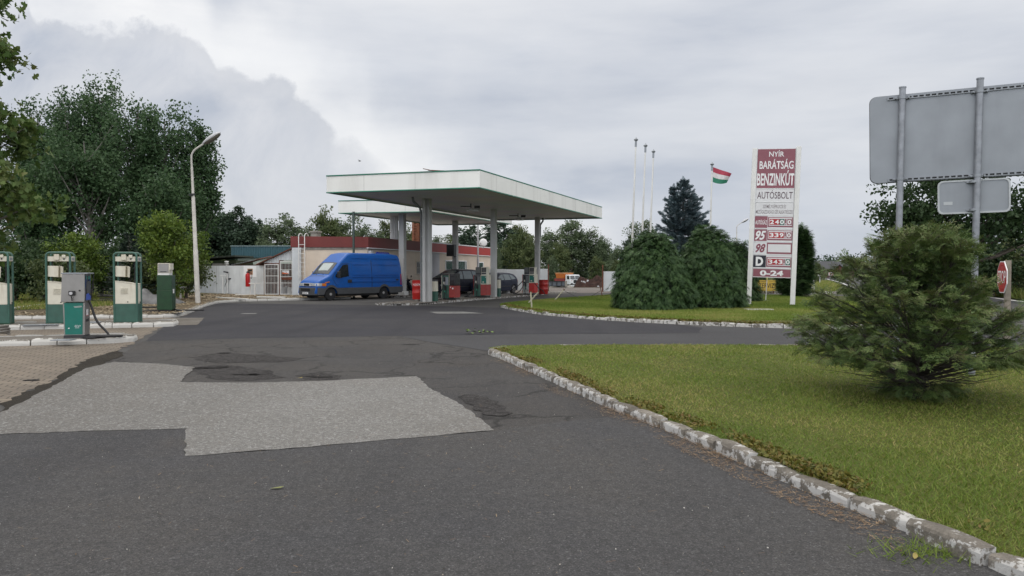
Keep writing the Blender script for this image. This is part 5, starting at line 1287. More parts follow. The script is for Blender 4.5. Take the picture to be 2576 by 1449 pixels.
# white ground frame and standpipe under the pylon
g = G(1926, 757, .08); t = thing('standpipe', 'thin white standpipe with a yellow cap between the price sign posts', 'standpipe', (g.x, g.y, .07), rot=(0, R(3), 0))
mb = MB(); mb.cyl((0, 0, 0), (0, 0, 1.25), .022); mb.build('pipe', WHITE, t)
mb = MB(); mb.cyl((0, 0, 1.1), (0, 0, 1.38), .045); mb.cyl((0, 0, 1.38), (0, 0, 1.44), .09); mb.build('cap', M('pale_yellow', (.5, .48, .2), .5), t)
mb = MB(); mb.cyl((-.1, 0, .03), (1.6, 0, .03), .02); mb.build('ground_pipe', WHITE, t)
a, b = G(1882, 781, .09), G(1950, 782, .09)
mb = MB(); L_ = (b-a).length; mb.bb(0, L_, 0, .05, 0, .06); mb.bb(0, L_, .5, .55, 0, .06); mb.bb(0, .05, .05, .5, 0, .06); mb.bb(L_-.05, L_, .05, .5, 0, .06)
o = mb.build('manhole_frame', WHITE); o.location = (a.x, a.y, .075); tag(o, 'white edged manhole frame lying in the grass before the price sign', 'manhole frame')

# flagpoles ------------------------------------------------------
def flagpole(label, px, ytop, d, lean=1.9, grp='bare white flagpoles'):
    q = P(px, ytop, d); H = q.z-.05; bx = q.x-math.sin(R(lean))*H
    t = thing('flagpole', label, 'flagpole', (bx, d, .03), rot=(0, R(lean), 0), group=grp)
    mb = MB(); mb.tube([(0, 0, 0), (0, 0, H*.5), (0, 0, H-.12)], [.07, .058, .045], 12); mb.build('pole', WHITE, t, smooth=40)
    mb = MB(); mb.cyl((0, 0, H-.45), (0, 0, H-.10), .062); mb.lathe([(.06, H-.12), (.12, H-.06), (.13, H-.02), (.06, H+.04), (.02, H+.1), (0, H+.14)], 14); mb.build('finial', GALV, t, smooth=40)
    return t, H
flagpole('tallest bare white flagpole, leftmost of the three in a row', 1600, 349, 45)
flagpole('middle one of the three bare white flagpoles in a row', 1624, 364, 47.2)
flagpole('shortest-looking bare white flagpole, right one of the three in a row', 1644, 379, 49.6)
fp, H = flagpole('white flagpole flying the striped flag beside the price sign', 1791.5, 411, 50, 1.2, None)
fl = thing('flag', 'red, white and green striped flag flying from the pole left of the price sign', 'flag', fp.location, rot=(0, R(1.2), 0))
FM = [M('flag_red', (.36, .04, .07), .7), M('flag_white', (.60, .58, .58), .7), M('flag_green', (.02, .17, .10), .7)]
nx, ny = 16, 12; vs = []
def flagz(u, v):
    x = .07+1.22*u-.30*u*(v)*.9; z = H-.22-.98*v-.40*u*(1-v)-.22*math.sin(u*3.0)*v*.5
    return (x, .09*math.sin(u*6+v*2)*u, z)
for j in range(3):
    mb = MB(); vs = [flagz(i/nx, (j+k/4)/3) for k in range(5) for i in range(nx+1)]
    mb.add(vs, [(k*(nx+1)+i, k*(nx+1)+i+1, (k+1)*(nx+1)+i+1, (k+1)*(nx+1)+i) for k in range(4) for i in range(nx)]); mb.build('stripe', FM[j], fl, smooth=60)

# ------------------------------------------------------------------ road signs on the right, seen from behind
d1 = 12.0; p1x = HX(2255, d1)
bz = R(-24)
bs = thing('direction_sign', 'large grey back of a road direction board on two galvanised posts above the juniper', 'road sign', (p1x, d1, .08), bz)
LP = 1.045
for x in (0, LP):
    mb = MB(); H = 4.45+(.0 if x == 0 else .03); mb.cyl((x+.0, 0, 0), (x+.055, 0, H), .048, n=18); mb.cyl((x+.055, 0, H), (x+.0553, 0, H+.02), .054, n=18); pst = mb.build('post', GALVP, bs, smooth=40)
    for z in (4.30, 3.03): 
        mb = MB(); xx = x+.055*z/4.45; mb.cyl((xx, 0, z-.02), (xx, 0, z+.02), .056, n=18); mb.bb(xx-.11, xx+.11, .02, .05, z-.015, z+.015); mb.cyl((xx-.09, -.03, z), (xx-.09, .04, z), .014); mb.cyl((xx+.09, -.03, z), (xx+.09, .04, z), .014); mb.build('clamp', GALV, pst, smooth=40)
# board: rounded rectangle, tilted a touch as in the photograph
def rrect(x0, x1, z0, z1, r, n=6):
    pts = []
    for cx, cz, a0 in ((x1-r, z1-r, 0), (x0+r, z1-r, 90), (x0+r, z0+r, 180), (x1-r, z0+r, 270)):
        for i in range(n+1): a = R(a0+90*i/n); pts.append((cx+r*math.cos(a), cz+r*math.sin(a)))
    return pts[::-1]
BX0, BX1 = -.34, 3.2
mb = MB(); mb.plate(rrect(BX0, BX1, 2.99, 4.36, .10), .055, .085); board = mb.build('board', GALV, bs, rot=(0, R(-.9), 0))
mb = MB(); mb.plate(rrect(BX0-.008, BX1+.008, 2.982, 4.368, .105), .0855, .095); mb.build('board_edge', DARK, board)
for z0 in (4.285, 3.0):
    mb = MB(); x0, x1 = BX0+.25, BX1-.25; mb.bb(x0, x1, .035, .054, z0, z0+.012); mb.bb(x0, x1, .035, .054, z0+.038, z0+.05)
    x = x0
    while x < x1-.03: mb.bb(x, x+.025, .035, .054, z0+.012, z0+.038); x += .085
    rail = mb.build('slotted_rail', GALV, board)
    mb = MB(); mb.bb(x0, x1, .0535, .0545, z0+.012, z0+.038); mb.build('rail_slots', DARK, rail)
mb = MB(); mb.plate(rrect(LP-.43, LP+.51, 2.46, 2.955, .07), .062, .075); sb = mb.build('small_board', GALV, bs, rot=(0, R(-.9), 0))
mb = MB()
o_, i_ = rrect(LP-.44, LP+.52, 2.45, 2.965, .075), rrect(LP-.415, LP+.495, 2.475, 2.94, .06); k = len(o_)
mb.add([(p[0], .05, p[1]) for p in o_]+[(p[0], .05, p[1]) for p in i_]+[(p[0], .085, p[1]) for p in o_]+[(p[0], .061, p[1]) for p in i_], [(a, (a+1) % k, k+(a+1) % k, k+a) for a in range(k)]+[((a+1) % k, a, 2*k+a, 2*k+(a+1) % k) for a in range(k)]+[(k+a, k+(a+1) % k, 3*k+(a+1) % k, 3*k+a) for a in range(k)])
mb.build('board_rim', M('pale_rim', (.42, .44, .45), .4, metal=.3), sb)
mb = MB(); mb.bb(LP-.36, LP-.24, .058, .0615, 2.59, 2.64); mb.build('maker_plate', M('pale_rim', (.42, .44, .45), .4, metal=.3), sb)
for z in (2.925, 2.50): 
    mb = MB(); xx = LP+.035; mb.cyl((xx, 0, z-.018), (xx, 0, z+.018), .056, n=18); mb.bb(xx-.09, xx+.09, .02, .05, z-.012, z+.012); mb.build('clamp', GALV, sb, smooth=40)

# stop sign
ds_ = 18.2; c = P(2523.5, 697, ds_)
stp = thing('stop_sign', 'red octagonal STOP sign on a wooden post at the right edge', 'road sign', (c.x-.03, c.y, .02), R(-108))
zc = c.z-.02; rs_ = .385
mb = MB(); mb.bb(.0, .13, .045, .16, 0, zc+.40); mb.build('post', M('grey_wood', (.24, .21, .17), .9, var=.2, sc=6, bump=.3), stp)
octo = lambda r: [(r*math.cos(R(22.5+45*i)), zc+r*math.sin(R(22.5+45*i))) for i in range(8)][::-1]
mb = MB(); mb.plate(octo(rs_*1.06), .0, .02); sb_ = mb.build('sign_plate', CLEANW, stp)
mb = MB(); mb.plate(octo(rs_), -.004, -.0005); mb.build('red_face', M('stop_red', (.36, .01, .015), .35, var=.04), sb_)
text('STOP', -.31, .31, zc-.155, zc+.155, CLEANW, sb_, y=-.007, bold=.004)
mb = MB()
for s in (-1, 1):
    for zz in (-.28, .28): mb.cyl((s*.06, -.012, zc+zz), (s*.06, -.003, zc+zz), .018)
mb.build('bolts', REDF, sb_)

# leaning stakes with a chain along the far lawn edge
def stake(label, a, b, r=.035, mat=None):
    t = thing('stake', label, 'stake', a, 0, 'leaning stakes along the far lawn'); v = Vector(b)-Vector(a)
    mb = MB(); mb.cyl((0, 0, -.05), v, r, r*.85, 8); mb.build('shaft', mat or M('pale_wood', (.42, .40, .30), .8, dirt=.4, dcol=(.2, .18, .1)), t, smooth=40)
    mb = MB(); mb.cyl(v*.97, v*1.02, r*1.35, n=8); mb.build('stake_head', RUST, t)
    return t
g = G(1338, 776, .08); stake('upright white stake at the near tip of the far lawn', g, P(1335, 733, g.y))
g = G(1326, 763, .08); stake('leaning pale stake crossing behind the upright white stake', g, P(1356, 733, g.y-.1))
g = G(1393, 755.5, .08); s3 = stake('leaning stake with a dark head standing alone midway along the far lawn edge', g, P(1419, 728, g.y))
g = G(1516, 746.5, .08); s4 = stake('rust-headed thin stake near the clipped conifers at the far lawn edge', g, P(1510, 722, g.y), .025, RUST)
mb = MB(); mb.tube(hose_pts([tuple(P(1419, 731, 41)), tuple(P(1440, 742, 41.5)), tuple(P(1452, 747, 42)), tuple(G(1462, 749.5, .09)), tuple(G(1484, 746, .09)), tuple(P(1512, 731, 45))]), .011, 5)
o = mb.build('chain', DARK); tag(o, 'thin dark chain sagging between the two rusty-headed stakes', 'chain')

# scrap yard ----------------------------------------------------
def heap(name, label, cx, cy, w, d, h, mat, seed, z0=0, n=34):
    r = np.random.default_rng(seed); vs = []; ph = r.uniform(0, 6, 8)
    for j in range(n):
        for i in range(n):
            u, v = i/(n-1)*2-1, j/(n-1)*2-1; e = max(0, 1-(u*u+v*v))**.7
            z = h*e*(.75+.3*math.sin(3.1*u+ph[0])*math.cos(2.3*v+ph[1])+.18*math.sin(7*u+ph[2])+.12*math.sin(11*v+9*u+ph[3]))+e*r.uniform(-.07, .07)*h
            vs.append((u*w/2, v*d/2, max(-.3, z)))
    mb = MB(); mb.add(vs, [(j*n+i, j*n+i+1, (j+1)*n+i+1, (j+1)*n+i) for j in range(n-1) for i in range(n-1)])
    o = mb.build(name, mat, smooth=25); o.location = (cx, cy, z0); tag(o, label, 'heap'); return o
SCRAP = M('rust_earth', (.036, .015, .011), .95, var=.5, sc=3, bump=1.0, bsc=12, dirt=.25, dcol=(.12, .10, .08), dsc=4)
heap('scrap_heap', 'tall heap of rust-brown swarf right of the white truck beyond the gateway', HX(1485, 82), 82, 4.4, 4, 1.85, SCRAP, 3, -.75)
heap('scrap_heap', 'low trailing heap of rust-brown swarf at the right end of the gateway', HX(1530, 80), 80, 4.2, 3.5, 1.1, SCRAP, 8, -.6)
heap('rubble_heap', 'pale rubble heap at the end of the concrete beam before the truck', HX(1412, 74.2), 74.2, 2.6, 1.4, .45, CONC, 11, -.12)
bm = thing('concrete_beam', 'long blue-grey ribbed concrete beam lying in the yard beyond the gateway', 'beam', (HX(1385, 73.4), 73.4, -.05), R(4))
mb = MB(); mb.bb(-4.5, 1.35, -.1, .25, .18, .62); mb.build('beam_body', M('blue_grey', (.10, .115, .14), .6), bm)
mb = MB()
for i in range(13): mb.bb(-4.5+i*.46, -4.42+i*.46, -.16, -.101, .18, .62)
mb.bb(-4.5, 1.36, -.17, -.101, .6, .66); mb.bb(-4.5, 1.36, -.17, -.101, .14, .2); mb.build('rib', DARK, bm)
mb = MB(); mb.bb(1.37, 1.6, -.15, .3, .1, .66); mb.build('end_block', CONC, bm)
for i, (px, py, s) in enumerate(((1470, 709, .34), (1478, 706, .3), (1464, 708, .26), (1528, 712, .22), (1540, 716, .2), (1505, 720, .24))):
    q = P(px, py, 79.6 if i < 3 else 78.2); mb = MB(); rr2 = random.Random(i); mb.box((0, 0, 0), (s, s*.3, s*.5), Matrix.Rotation(rr2.uniform(-.6, .6), 3, 'Y') @ Matrix.Rotation(rr2.uniform(-1, 1), 3, 'Z'), taper=.6)
    o = mb.build('scrap_piece', GREYW); o.location = q; tag(o, 'pale scrap fragment lying on the rust-brown swarf heap', 'scrap piece', 'pale scrap fragments on the swarf')

# bird
q = P(905, 405, 60); mb = MB(); mb.add([(-.14, 0, 0), (.14, 0, 0), (.0, .02, .05), (.0, -.02, -.05)], [(0, 2, 1), (0, 1, 3), (0, 3, 2), (1, 2, 3)]); mb.add([(-.02, 0, .0), (.06, 0, 0), (-.1, .3, .10), (.06, -.0, .0), (-.02, -.0, .0), (-.1, -.3, .10)], [(0, 1, 2), (3, 4, 5)])
o = mb.build('bird', DARK); o.location = q; tag(o, 'small dark bird flying in the sky above the smaller canopy', 'bird')
# fallen leaves and twigs
LEAFG = M('fallen_leaf', (.16, .17, .06), .7); LEAFY = M('fallen_leaf_yellow', (.30, .24, .07), .7)
def leaf(px, py, s, label, mat, z=.012, a=0):
    g = G(px, py, z); mb = MB(); mb.add([(-s, 0, .004), (-s*.4, -s*.32, .012), (s*.5, -s*.28, .01), (s, 0, .02), (s*.4, s*.34, .014), (-s*.5, s*.28, .008)], [(0, 1, 2, 3, 4, 5)]); o = mb.build('fallen_leaf', mat); o.location = g; o.rotation_euler = (0, 0, a); tag(o, label, 'leaf'); return o
leaf(697, 1230, .055, 'pale green fallen leaf lying alone on the foreground asphalt', LEAFG, .009, .2)
leaf(754, 952, .05, 'small yellow fallen leaf at the far edge of the pale asphalt patch', LEAFY, .02, .4)
leaf(2303, 1402, .045, 'small yellow fallen leaf against the foot of the near kerb', LEAFY, .012, 1.0)
g = G(1211, 840, .012); rr2 = random.Random(9); t = thing('leafy_twig', 'green leafy twig lying on the road between the two lawns', 'twig', g)
mb = MB(); mb.cyl((-.35, 0, .02), (.35, .08, .04), .006, n=5); mb.build('twig_stem', BARK, t)
mb = MB()
for i in range(26):
    x, y, z = rr2.uniform(-.38, .38), rr2.uniform(-.12, .2), rr2.uniform(.02, .12); a = rr2.uniform(0, 6); s = .05
    mb.add([(x-s*math.cos(a), y-s*math.sin(a), z), (x+s*.5*math.sin(a), y-s*.5*math.cos(a), z+.02), (x+s*math.cos(a), y+s*math.sin(a), z+.02), (x-s*.5*math.sin(a), y+s*.5*math.cos(a), z-.01)], [(0, 1, 2, 3)])
mb.build('twig_leaves', M('twig_green', (.10, .16, .03), .6), t)
# ------------------------------------------------------------------ vehicles
TYRE = M('tyre', (.014, .014, .015), .75, var=.2, bump=.3, bsc=60)
RIMM = M('rim_grey', (.36, .36, .355), .5, metal=.1, var=.2, dirt=.3, dcol=(.1, .09, .08))
ALLOY = M('alloy', (.5, .5, .52), .3, metal=.8)
AMBER = M('amber_lens', (.55, .15, .01), .25)
LAMPG = M('headlamp_glass', (.45, .47, .48), .12, spec=.8, coat=.5)
TAILR = M('tail_lens', (.30, .008, .008), .2, coat=.4)
class Shell:
    def __init__(s, top, bot, wpts, belt, tum, arches=(), r=.1, crown=.03, sm=.03, zw=.33):
        s.top, s.botp, s.w, s.belt, s.tum, s.arches, s.r, s.crown, s.sm, s.zw = top, bot, wpts, belt, tum, arches, r, crown, sm, zw
        s.x0, s.x1 = top[0][0], top[-1][0]
    def _i(s, pts, x): return float(np.interp(x, [p[0] for p in pts], [p[1] for p in pts]))
    def zt(s, x): return sum(s._i(s.top, x+d*s.sm) for d in (-1, -.5, 0, .5, 1))/5
    def zb(s, x):
        z = s._i(s.botp, x)
        for xc, r in s.arches:
            if abs(x-xc) < r: z = max(z, s.zw+math.sqrt(r*r-(x-xc)**2))
        return min(z, s.zt(x)-.02)
    def y(s, x, z):
        w = sum(s._i(s.w, x+d*s.sm*2) for d in (-1, 0, 1))/3; zt = s.zt(x); H = max(p[1] for p in s.top)
        if z > s.belt: w -= s.tum*((z-s.belt)/(H-s.belt))**1.15
        else: w -= .05*max(0, (s.belt-z)/s.belt-.45)**1.2
        r = min(s.r, (zt-s._i(s.botp, x))*.5)
        if z > zt-r and r > 1e-6:
            q = min(1, (z-(zt-r))/r); w -= r*(1-math.sqrt(max(0, 1-q*q)))
        return max(.02, w)
    def body(s, name, mat, parent, n=70):
        xs = list(np.linspace(s.x0, s.x1, n))
        for xc, r in s.arches: xs += [xc-r+1e-3, xc-r-1e-3, xc+r-1e-3, xc+r+1e-3]+[xc+r*math.sin(a) for a in np.linspace(-1.5, 1.5, 13)]
        xs += [p[0] for p in s.top]
        xs = sorted(set(round(x, 4) for x in xs if s.x0 <= x <= s.x1))
        ts = [0, .12, .3, .45, .6]; cs = [-.8, -.4, 0, .4, .8]; vs = []
        for x in xs:
            zb, zt = s.zb(x), s.zt(x); r = min(s.r, (zt-zb)*.5)
            zs = [zb+(zt-r-zb)*t/.6 for t in ts]+[zt-r+r*math.sin(a) for a in (.3, .6, .9, 1.2, math.pi/2)]
            ring = [(x, -s.y(x, z), z) for z in zs]; yt = s.y(x, zt)
            ring += [(x, c*yt, zt+s.crown*(1-c*c)) for c in cs]
            ring += [(x, s.y(x, z), z) for z in reversed(zs)]
            vs += ring
        k = len(ring); mb = MB()
        fs = [(i*k+j, i*k+(j+1) % k, (i+1)*k+(j+1) % k, (i+1)*k+j) for i in range(len(xs)-1) for j in range(k)]
        fs += [tuple(range(k-1, -1, -1)), tuple((len(xs)-1)*k+j for j in range(k))]
        mb.add(vs, fs); return mb.build(name, mat, parent, smooth=38)
    def side(s, name, poly, mat, parent, sgn, off=.008, sub=.08):
        pts = []
        for a, b in zip(poly, poly[1:]+poly[:1]):
            m = max(1, int(math.hypot(b[0]-a[0], b[1]-a[1])/sub)); pts += [(a[0]+(b[0]-a[0])*i/m, a[1]+(b[1]-a[1])*i/m) for i in range(m)]
        cx = sum(p[0] for p in pts)/len(pts); cz = sum(p[1] for p in pts)/len(pts)
        V = lambda x, z, o: (x, sgn*(s.y(x, z)+o), z)
        k = len(pts); vs = [V(cx, cz, off)]+[V(x, z, off) for x, z in pts]+[V(x, z, -.03) for x, z in pts]
        fs = [(0, 1+i, 1+(i+1) % k) for i in range(k)]+[(1+i, 1+k+i, 1+k+(i+1) % k, 1+(i+1) % k) for i in range(k)]
        mb = MB(); mb.add(vs, fs); return mb.build(name, mat, parent)
    def band(s, name, x0, x1, f0, f1, mat, parent, sgn, off=.015, n=50, rows=4):
        mb = MB(); xs = sorted(list(np.linspace(x0, x1, n)) + [x for xc, r in s.arches for x in (xc-r-.002, xc-r+.002, xc+r-.002, xc+r+.002) if x0 < x < x1]); vs = []
        for x in xs:
            a, b = f0(x), f1(x); b = max(a+.004, b)
            vs.append((x, sgn*(s.y(x, a)-.04), a))
            for j in range(rows): z = a+(b-a)*j/(rows-1); vs.append((x, sgn*(s.y(x, z)+off), z))
            vs.append((x, sgn*(s.y(x, b)-.02), b+.002))
        k = rows+2; mb.add(vs, [(i*k+j, i*k+j+1, (i+1)*k+j+1, (i+1)*k+j) for i in range(len(xs)-1) for j in range(k-1)])
        return mb.build(name, mat, parent, smooth=45)
    def over(s, name, xa, xb, fr, mat, parent, off=.012, n=8, m=8, fr2=None):
        mb = MB(); vs = []; fr2 = fr if fr2 is None else fr2
        for i in range(n+1):
            x = xa+(xb-xa)*i/n; e = .01; dz = (s.zt(x+e)-s.zt(x-e))/(2*e); L_ = math.hypot(1, dz); f_ = fr+(fr2-fr)*i/n
            for j in range(m+1):
                c = (j/m*2-1)*f_; yt = s.y(x, s.zt(x)); vs.append((x-dz/L_*off, c*(yt+.05), s.zt(x)+s.crown*(1-c*c)+off/L_))
        mb.add(vs, [(i*(m+1)+j, (i+1)*(m+1)+j, (i+1)*(m+1)+j+1, i*(m+1)+j+1) for i in range(n) for j in range(m)])
        return mb.build(name, mat, parent, smooth=60)
def wheel(parent, x, y, r, w, sgn, rim=RIMM, spokes=0):
    mb = MB(); mb.lathe([(r*.58, -w/2), (r*.93, -w/2), (r, -w*.36), (r, w*.36), (r*.93, w/2), (r*.58, w/2)], 26, 'y', (0, 0, 0))
    t = mb.build('wheel', TYRE, parent, smooth=35); t.location = (x, y, r)
    yo = sgn*w*.40
    mb = MB(); mb.lathe([(r*.66, yo+sgn*.02), (r*.62, yo+sgn*.022), (r*.52, yo-sgn*.02), (r*.45, yo-sgn*.03), (r*.26, yo+sgn*.01), (r*.22, yo+sgn*.03), (0, yo+sgn*.035)], 22, 'y'); rm = mb.build('rim', rim, t, smooth=35)
    mb = MB(); n = spokes or 8
    for i in range(n):
        a = 2*math.pi*(i+.5)/n; ra = r*(.40 if not spokes else .38); hh = .026*r/.33 if not spokes else .085*r/.33
        mb.cyl((ra*math.cos(a), yo-sgn*.03, ra*math.sin(a)), (ra*math.cos(a), yo+sgn*.004, ra*math.sin(a)), hh, n=8)
    mb.build('rim_holes', BLACK, rm)
    return t
def mbx(name, mat, parent, *boxes, bevel=0, smooth=None):
    mb = MB()
    for b in boxes: mb.bb(*b)
    return mb.build(name, mat, parent, bevel=bevel, smooth=smooth)

# --- blue van
BLUE = M('van_blue', (.005, .090, .37), .42, var=.05, coat=.18, spec=.3, dirt=.35, dcol=(.035, .085, .27), dsc=1.1)
Pf = G(830.5, 756, 0)
phi = R(50); fx = Vector((-math.cos(phi), -math.sin(phi), 0)); lx = Vector((math.sin(phi), -math.cos(phi), 0))
WB = 3.75
O = Vector((Pf.x, Pf.y, 0)) - fx*(WB/2) - lx*.84
van = thing('delivery_van', 'blue high-roofed delivery van with grey bumpers parked before the kiosk', 'van', (O.x, O.y, 0), math.atan2(fx.y, fx.x))
FA, RA = WB/2, -WB/2
vt = [(RA-1.42, .55), (RA-1.40, 1.3), (RA-1.35, 2.0), (RA-1.27, 2.45), (RA-1.15, 2.56), (RA-.7, 2.61), (.42, 2.63), (.66, 2.58), (1.25, 2.10), (1.88, 1.45), (1.96, 1.38), (2.55, 1.10), (2.70, .99), (2.76, .80), (2.80, .42)]
vs_ = Shell(vt, [(-3.4, .42), (3, .40)], [(-3.4, .93), (-3.1, .97), (1.5, .97), (2.2, .93), (2.6, .86), (2.82, .78)], 1.3, .17, ((FA, .43), (RA, .43)), r=.13, crown=.035, zw=.34)
vb = vs_.body('body', BLUE, van, 80)
mbx('underbody', BLACK, van, (RA-1.3, 2.6, -.72, .72, .22, .62))
lip = lambda x: .70
for sg in (1, -1):
    vs_.band('side_cladding', RA-1.38, 2.70, lambda x: max(.34, vs_.zb(x)-.04 if vs_.zb(x) > .5 else .34), lambda x: max(.69, vs_.zb(x)+.085 if vs_.zb(x) > .55 else .69), GREYP, van, sg, .022, 70)
    # front door with glass, handle and mirror
    dr = vs_.side('door', [(.62, .72), (.62, 2.02), (.72, 2.06), (1.12, 2.02), (1.30, 1.85), (1.75, 1.38), (1.80, 1.25), (1.62, .95), (1.45, .80), (1.42, .72)], BLUE, van, sg, .007)
    vs_.side('window', [(.70, 1.33), (.70, 1.97), (.78, 2.0), (1.06, 1.96), (1.22, 1.80), (1.60, 1.38), (1.60, 1.30), (1.35, 1.22), (1.15, 1.26)], GLASS, dr, sg, .016)
    outl = [(.62, .72), (.62, 2.02), (.72, 2.06), (1.12, 2.02), (1.30, 1.85), (1.75, 1.38), (1.80, 1.25), (1.62, .95), (1.45, .80)]
    mb = MB(); lp_ = []
    for a_, b_ in zip(outl, outl[1:]): lp_ += [(a_[0]+(b_[0]-a_[0])*q/5, a_[1]+(b_[1]-a_[1])*q/5) for q in range(5)]
    mb.tube([(x, sg*(vs_.y(x, z)+.004), z) for x, z in lp_], .010, 5); mb.build('door_gap', DARK, dr)
    mb = MB(); mb.tube([(x, sg*(vs_.y(x, z)+.002), z) for x, z in [(-.95+.02*q*0, .72+.17*q) for q in range(10)]], .009, 5); mb.build('panel_gap', DARK, van)
    mb = MB(); mb.tube([(x, sg*(vs_.y(x, vs_.zt(x)-.05)+.004), vs_.zt(x)-.05) for x in np.linspace(.45, -3.0, 20)], .012, 5); mb.build('roof_gutter', BLUE, van)
    yy_ = vs_.y(.75, 1.02)
    mbx('door_handle', DARK, dr, (.50, .78, sg*yy_+min(0, sg*.03), sg*yy_+max(0, sg*.03), .96, 1.14), bevel=.02)
    mb = MB(); mb.box((1.50, sg*(vs_.y(1.5, 1.35)+.17), 1.42), (.12, .22, .36)); mb.box((1.52, sg*(vs_.y(1.5, 1.35)+.05), 1.36), (.05, .14, .06)); mb.build('wing_mirror', DARK, van, bevel=.03)
    # pressed panels and ribs
    for (a, b, z0, z1) in ((-.75, .42, 2.33, 2.36), (-3.0, -1.0, 2.33, 2.36), (-.72, .40, 1.98, 2.0), (-2.95, -1.05, 1.98, 2.0), (-.70, .38, 1.40, 1.425), (-2.92, -1.05, 1.40, 1.425), (-3.0, .40, 1.265, 1.28)):
        vs_.band('side_rib', a, b, lambda x, z0=z0: z0, lambda x, z1=z1: z1, BLUE, van, sg, .026, 12, 3)
    vs_.band('side_moulding', -3.05, .50, lambda x: 1.00, lambda x: 1.05, BLUE, van, sg, .03, 24, 3)
    mb = MB()
    for xx in (.47, -.98, ): mb.add([(xx-.006, sg*(vs_.y(xx, z)+.002), z) for z in (.7, 1.2, 1.7, 2.2)]+[(xx+.006, sg*(vs_.y(xx, z)+.002), z) for z in (.7, 1.2, 1.7, 2.2)], [(i, i+1, 5+i, 4+i) for i in range(3)])
    mb.build('panel_gap', DARK, van)
    vs_.side('side_indicator', [(1.98, 1.00), (2.0, 1.05), (2.28, 1.0), (2.24, .955)], AMBER, van, sg, .02)
    mbx('recess_handle', DARK, van, (-2.96, -2.78, sg*vs_.y(-2.85, 1.1)-.005, sg*vs_.y(-2.55, 1.1)+.012*sg+.005, 1.05, 1.14))
    vs_.side('tail_lamp', [(RA-1.33, .80), (RA-1.33, 1.45), (RA-1.25, 1.45), (RA-1.25, .80)], TAILR, van, sg, .02)
    mb = MB(); yl = sg*.60
    hl = vs_.band('headlamp', 2.42, 2.775, lambda x: .80, lambda x: .955, LAMPG, van, sg, .01, 10, 4)
    vs_.band('indicator', 2.20, 2.44, lambda x: .80, lambda x: .955, AMBER, van, sg, .014, 8, 4)
    wheel(van, FA, sg*.80, .345, .22, sg); wheel(van, RA, sg*.80, .345, .22, sg)
    mb = MB(); mb.box((RA-.50, sg*.80, .36), (.03, .26, .34)); mb.build('mud_flap', BLACK, van)
    mb = MB(); mb.box((FA-.52, sg*.82, .36), (.03, .24, .28)); mb.build('mud_flap', BLACK, van)
vs_.over('windscreen', 1.90, 1.28, .86, GLASS, van, .014, 10, 10, .90)
vs_.over('sun_shade', 1.72, 1.33, .52, M('sunshade', (.42, .47, .46), .3), van, .0155, 6, 6, .58)
vs_.over('hood_vent', 2.1, 2.06, .72, DARK, van, .006, 2, 8); 
for y0 in (.25, -.35):
    mb = MB(); mb.tube([(1.96, y0+.1, 1.43), (1.80, y0-.35, 1.575)], .012, 5); mb.build('wiper', BLACK, van)
mb = MB(); mb.plate([], 0, 0) if False else None
# nose: grille, lamps, bumper, plate
mb = MB(); mb.bb(2.70, 2.805, -.34, .34, .79, .965); gr_ = mb.build('grille', GREYW, van, bevel=.012)
mbx('grille_opening', BLACK, gr_, (2.80, 2.812, -.24, .24, .815, .94))
o = text('IVECO', -.10, .10, .85, .90, CHROME, gr_, y=0, bold=.02); o.rotation_euler = (0, 0, R(90)); o.location = (2.816, 0, 0)
for sg in (1, -1):
    mbx('headlamp', LAMPG, van, (2.69, 2.792, min(sg*.36, sg*.66), max(sg*.36, sg*.66), .80, .955), bevel=.012)
mb = MB()
bp_ = [(2.30, .90), (2.62, .875), (2.80, .74), (2.87, .45), (2.88, 0)]
out = [(x, y) for x, y in bp_]+[(x, -y) for x, y in reversed(bp_[:-1])]
inn = [(2.30, -.78), (2.62, -.7), (2.62, .7), (2.30, .78)]
mb.prism([(x, y) for x, y in inn[::-1]][:0] or (out[::-1]), .30, .72)
bump = mb.build('front_bumper', GREYP, van, bevel=.035)
mbx('air_intake', BLACK, bump, (2.865, 2.89, -.40, .40, .54, .67))
mbx('number_plate', CLEANW, bump, (2.884, 2.90, -.26, .26, .36, .47))
o = text('HPN-22', -.22, .18, .385, .445, BLACK, bump, y=0, bold=.01); o.rotation_euler = (0, 0, R(90)); o.location = (2.904, 0, 0)
mbx('rear_bumper', GREYP, van, (RA-1.50, RA-1.3, -.93, .93, .40, .72), bevel=.04)
mb = MB(); mb.box((FA-.9, .93, .78), (.10, .03, .2)); mb.build('fuel_flap', DARK, van)

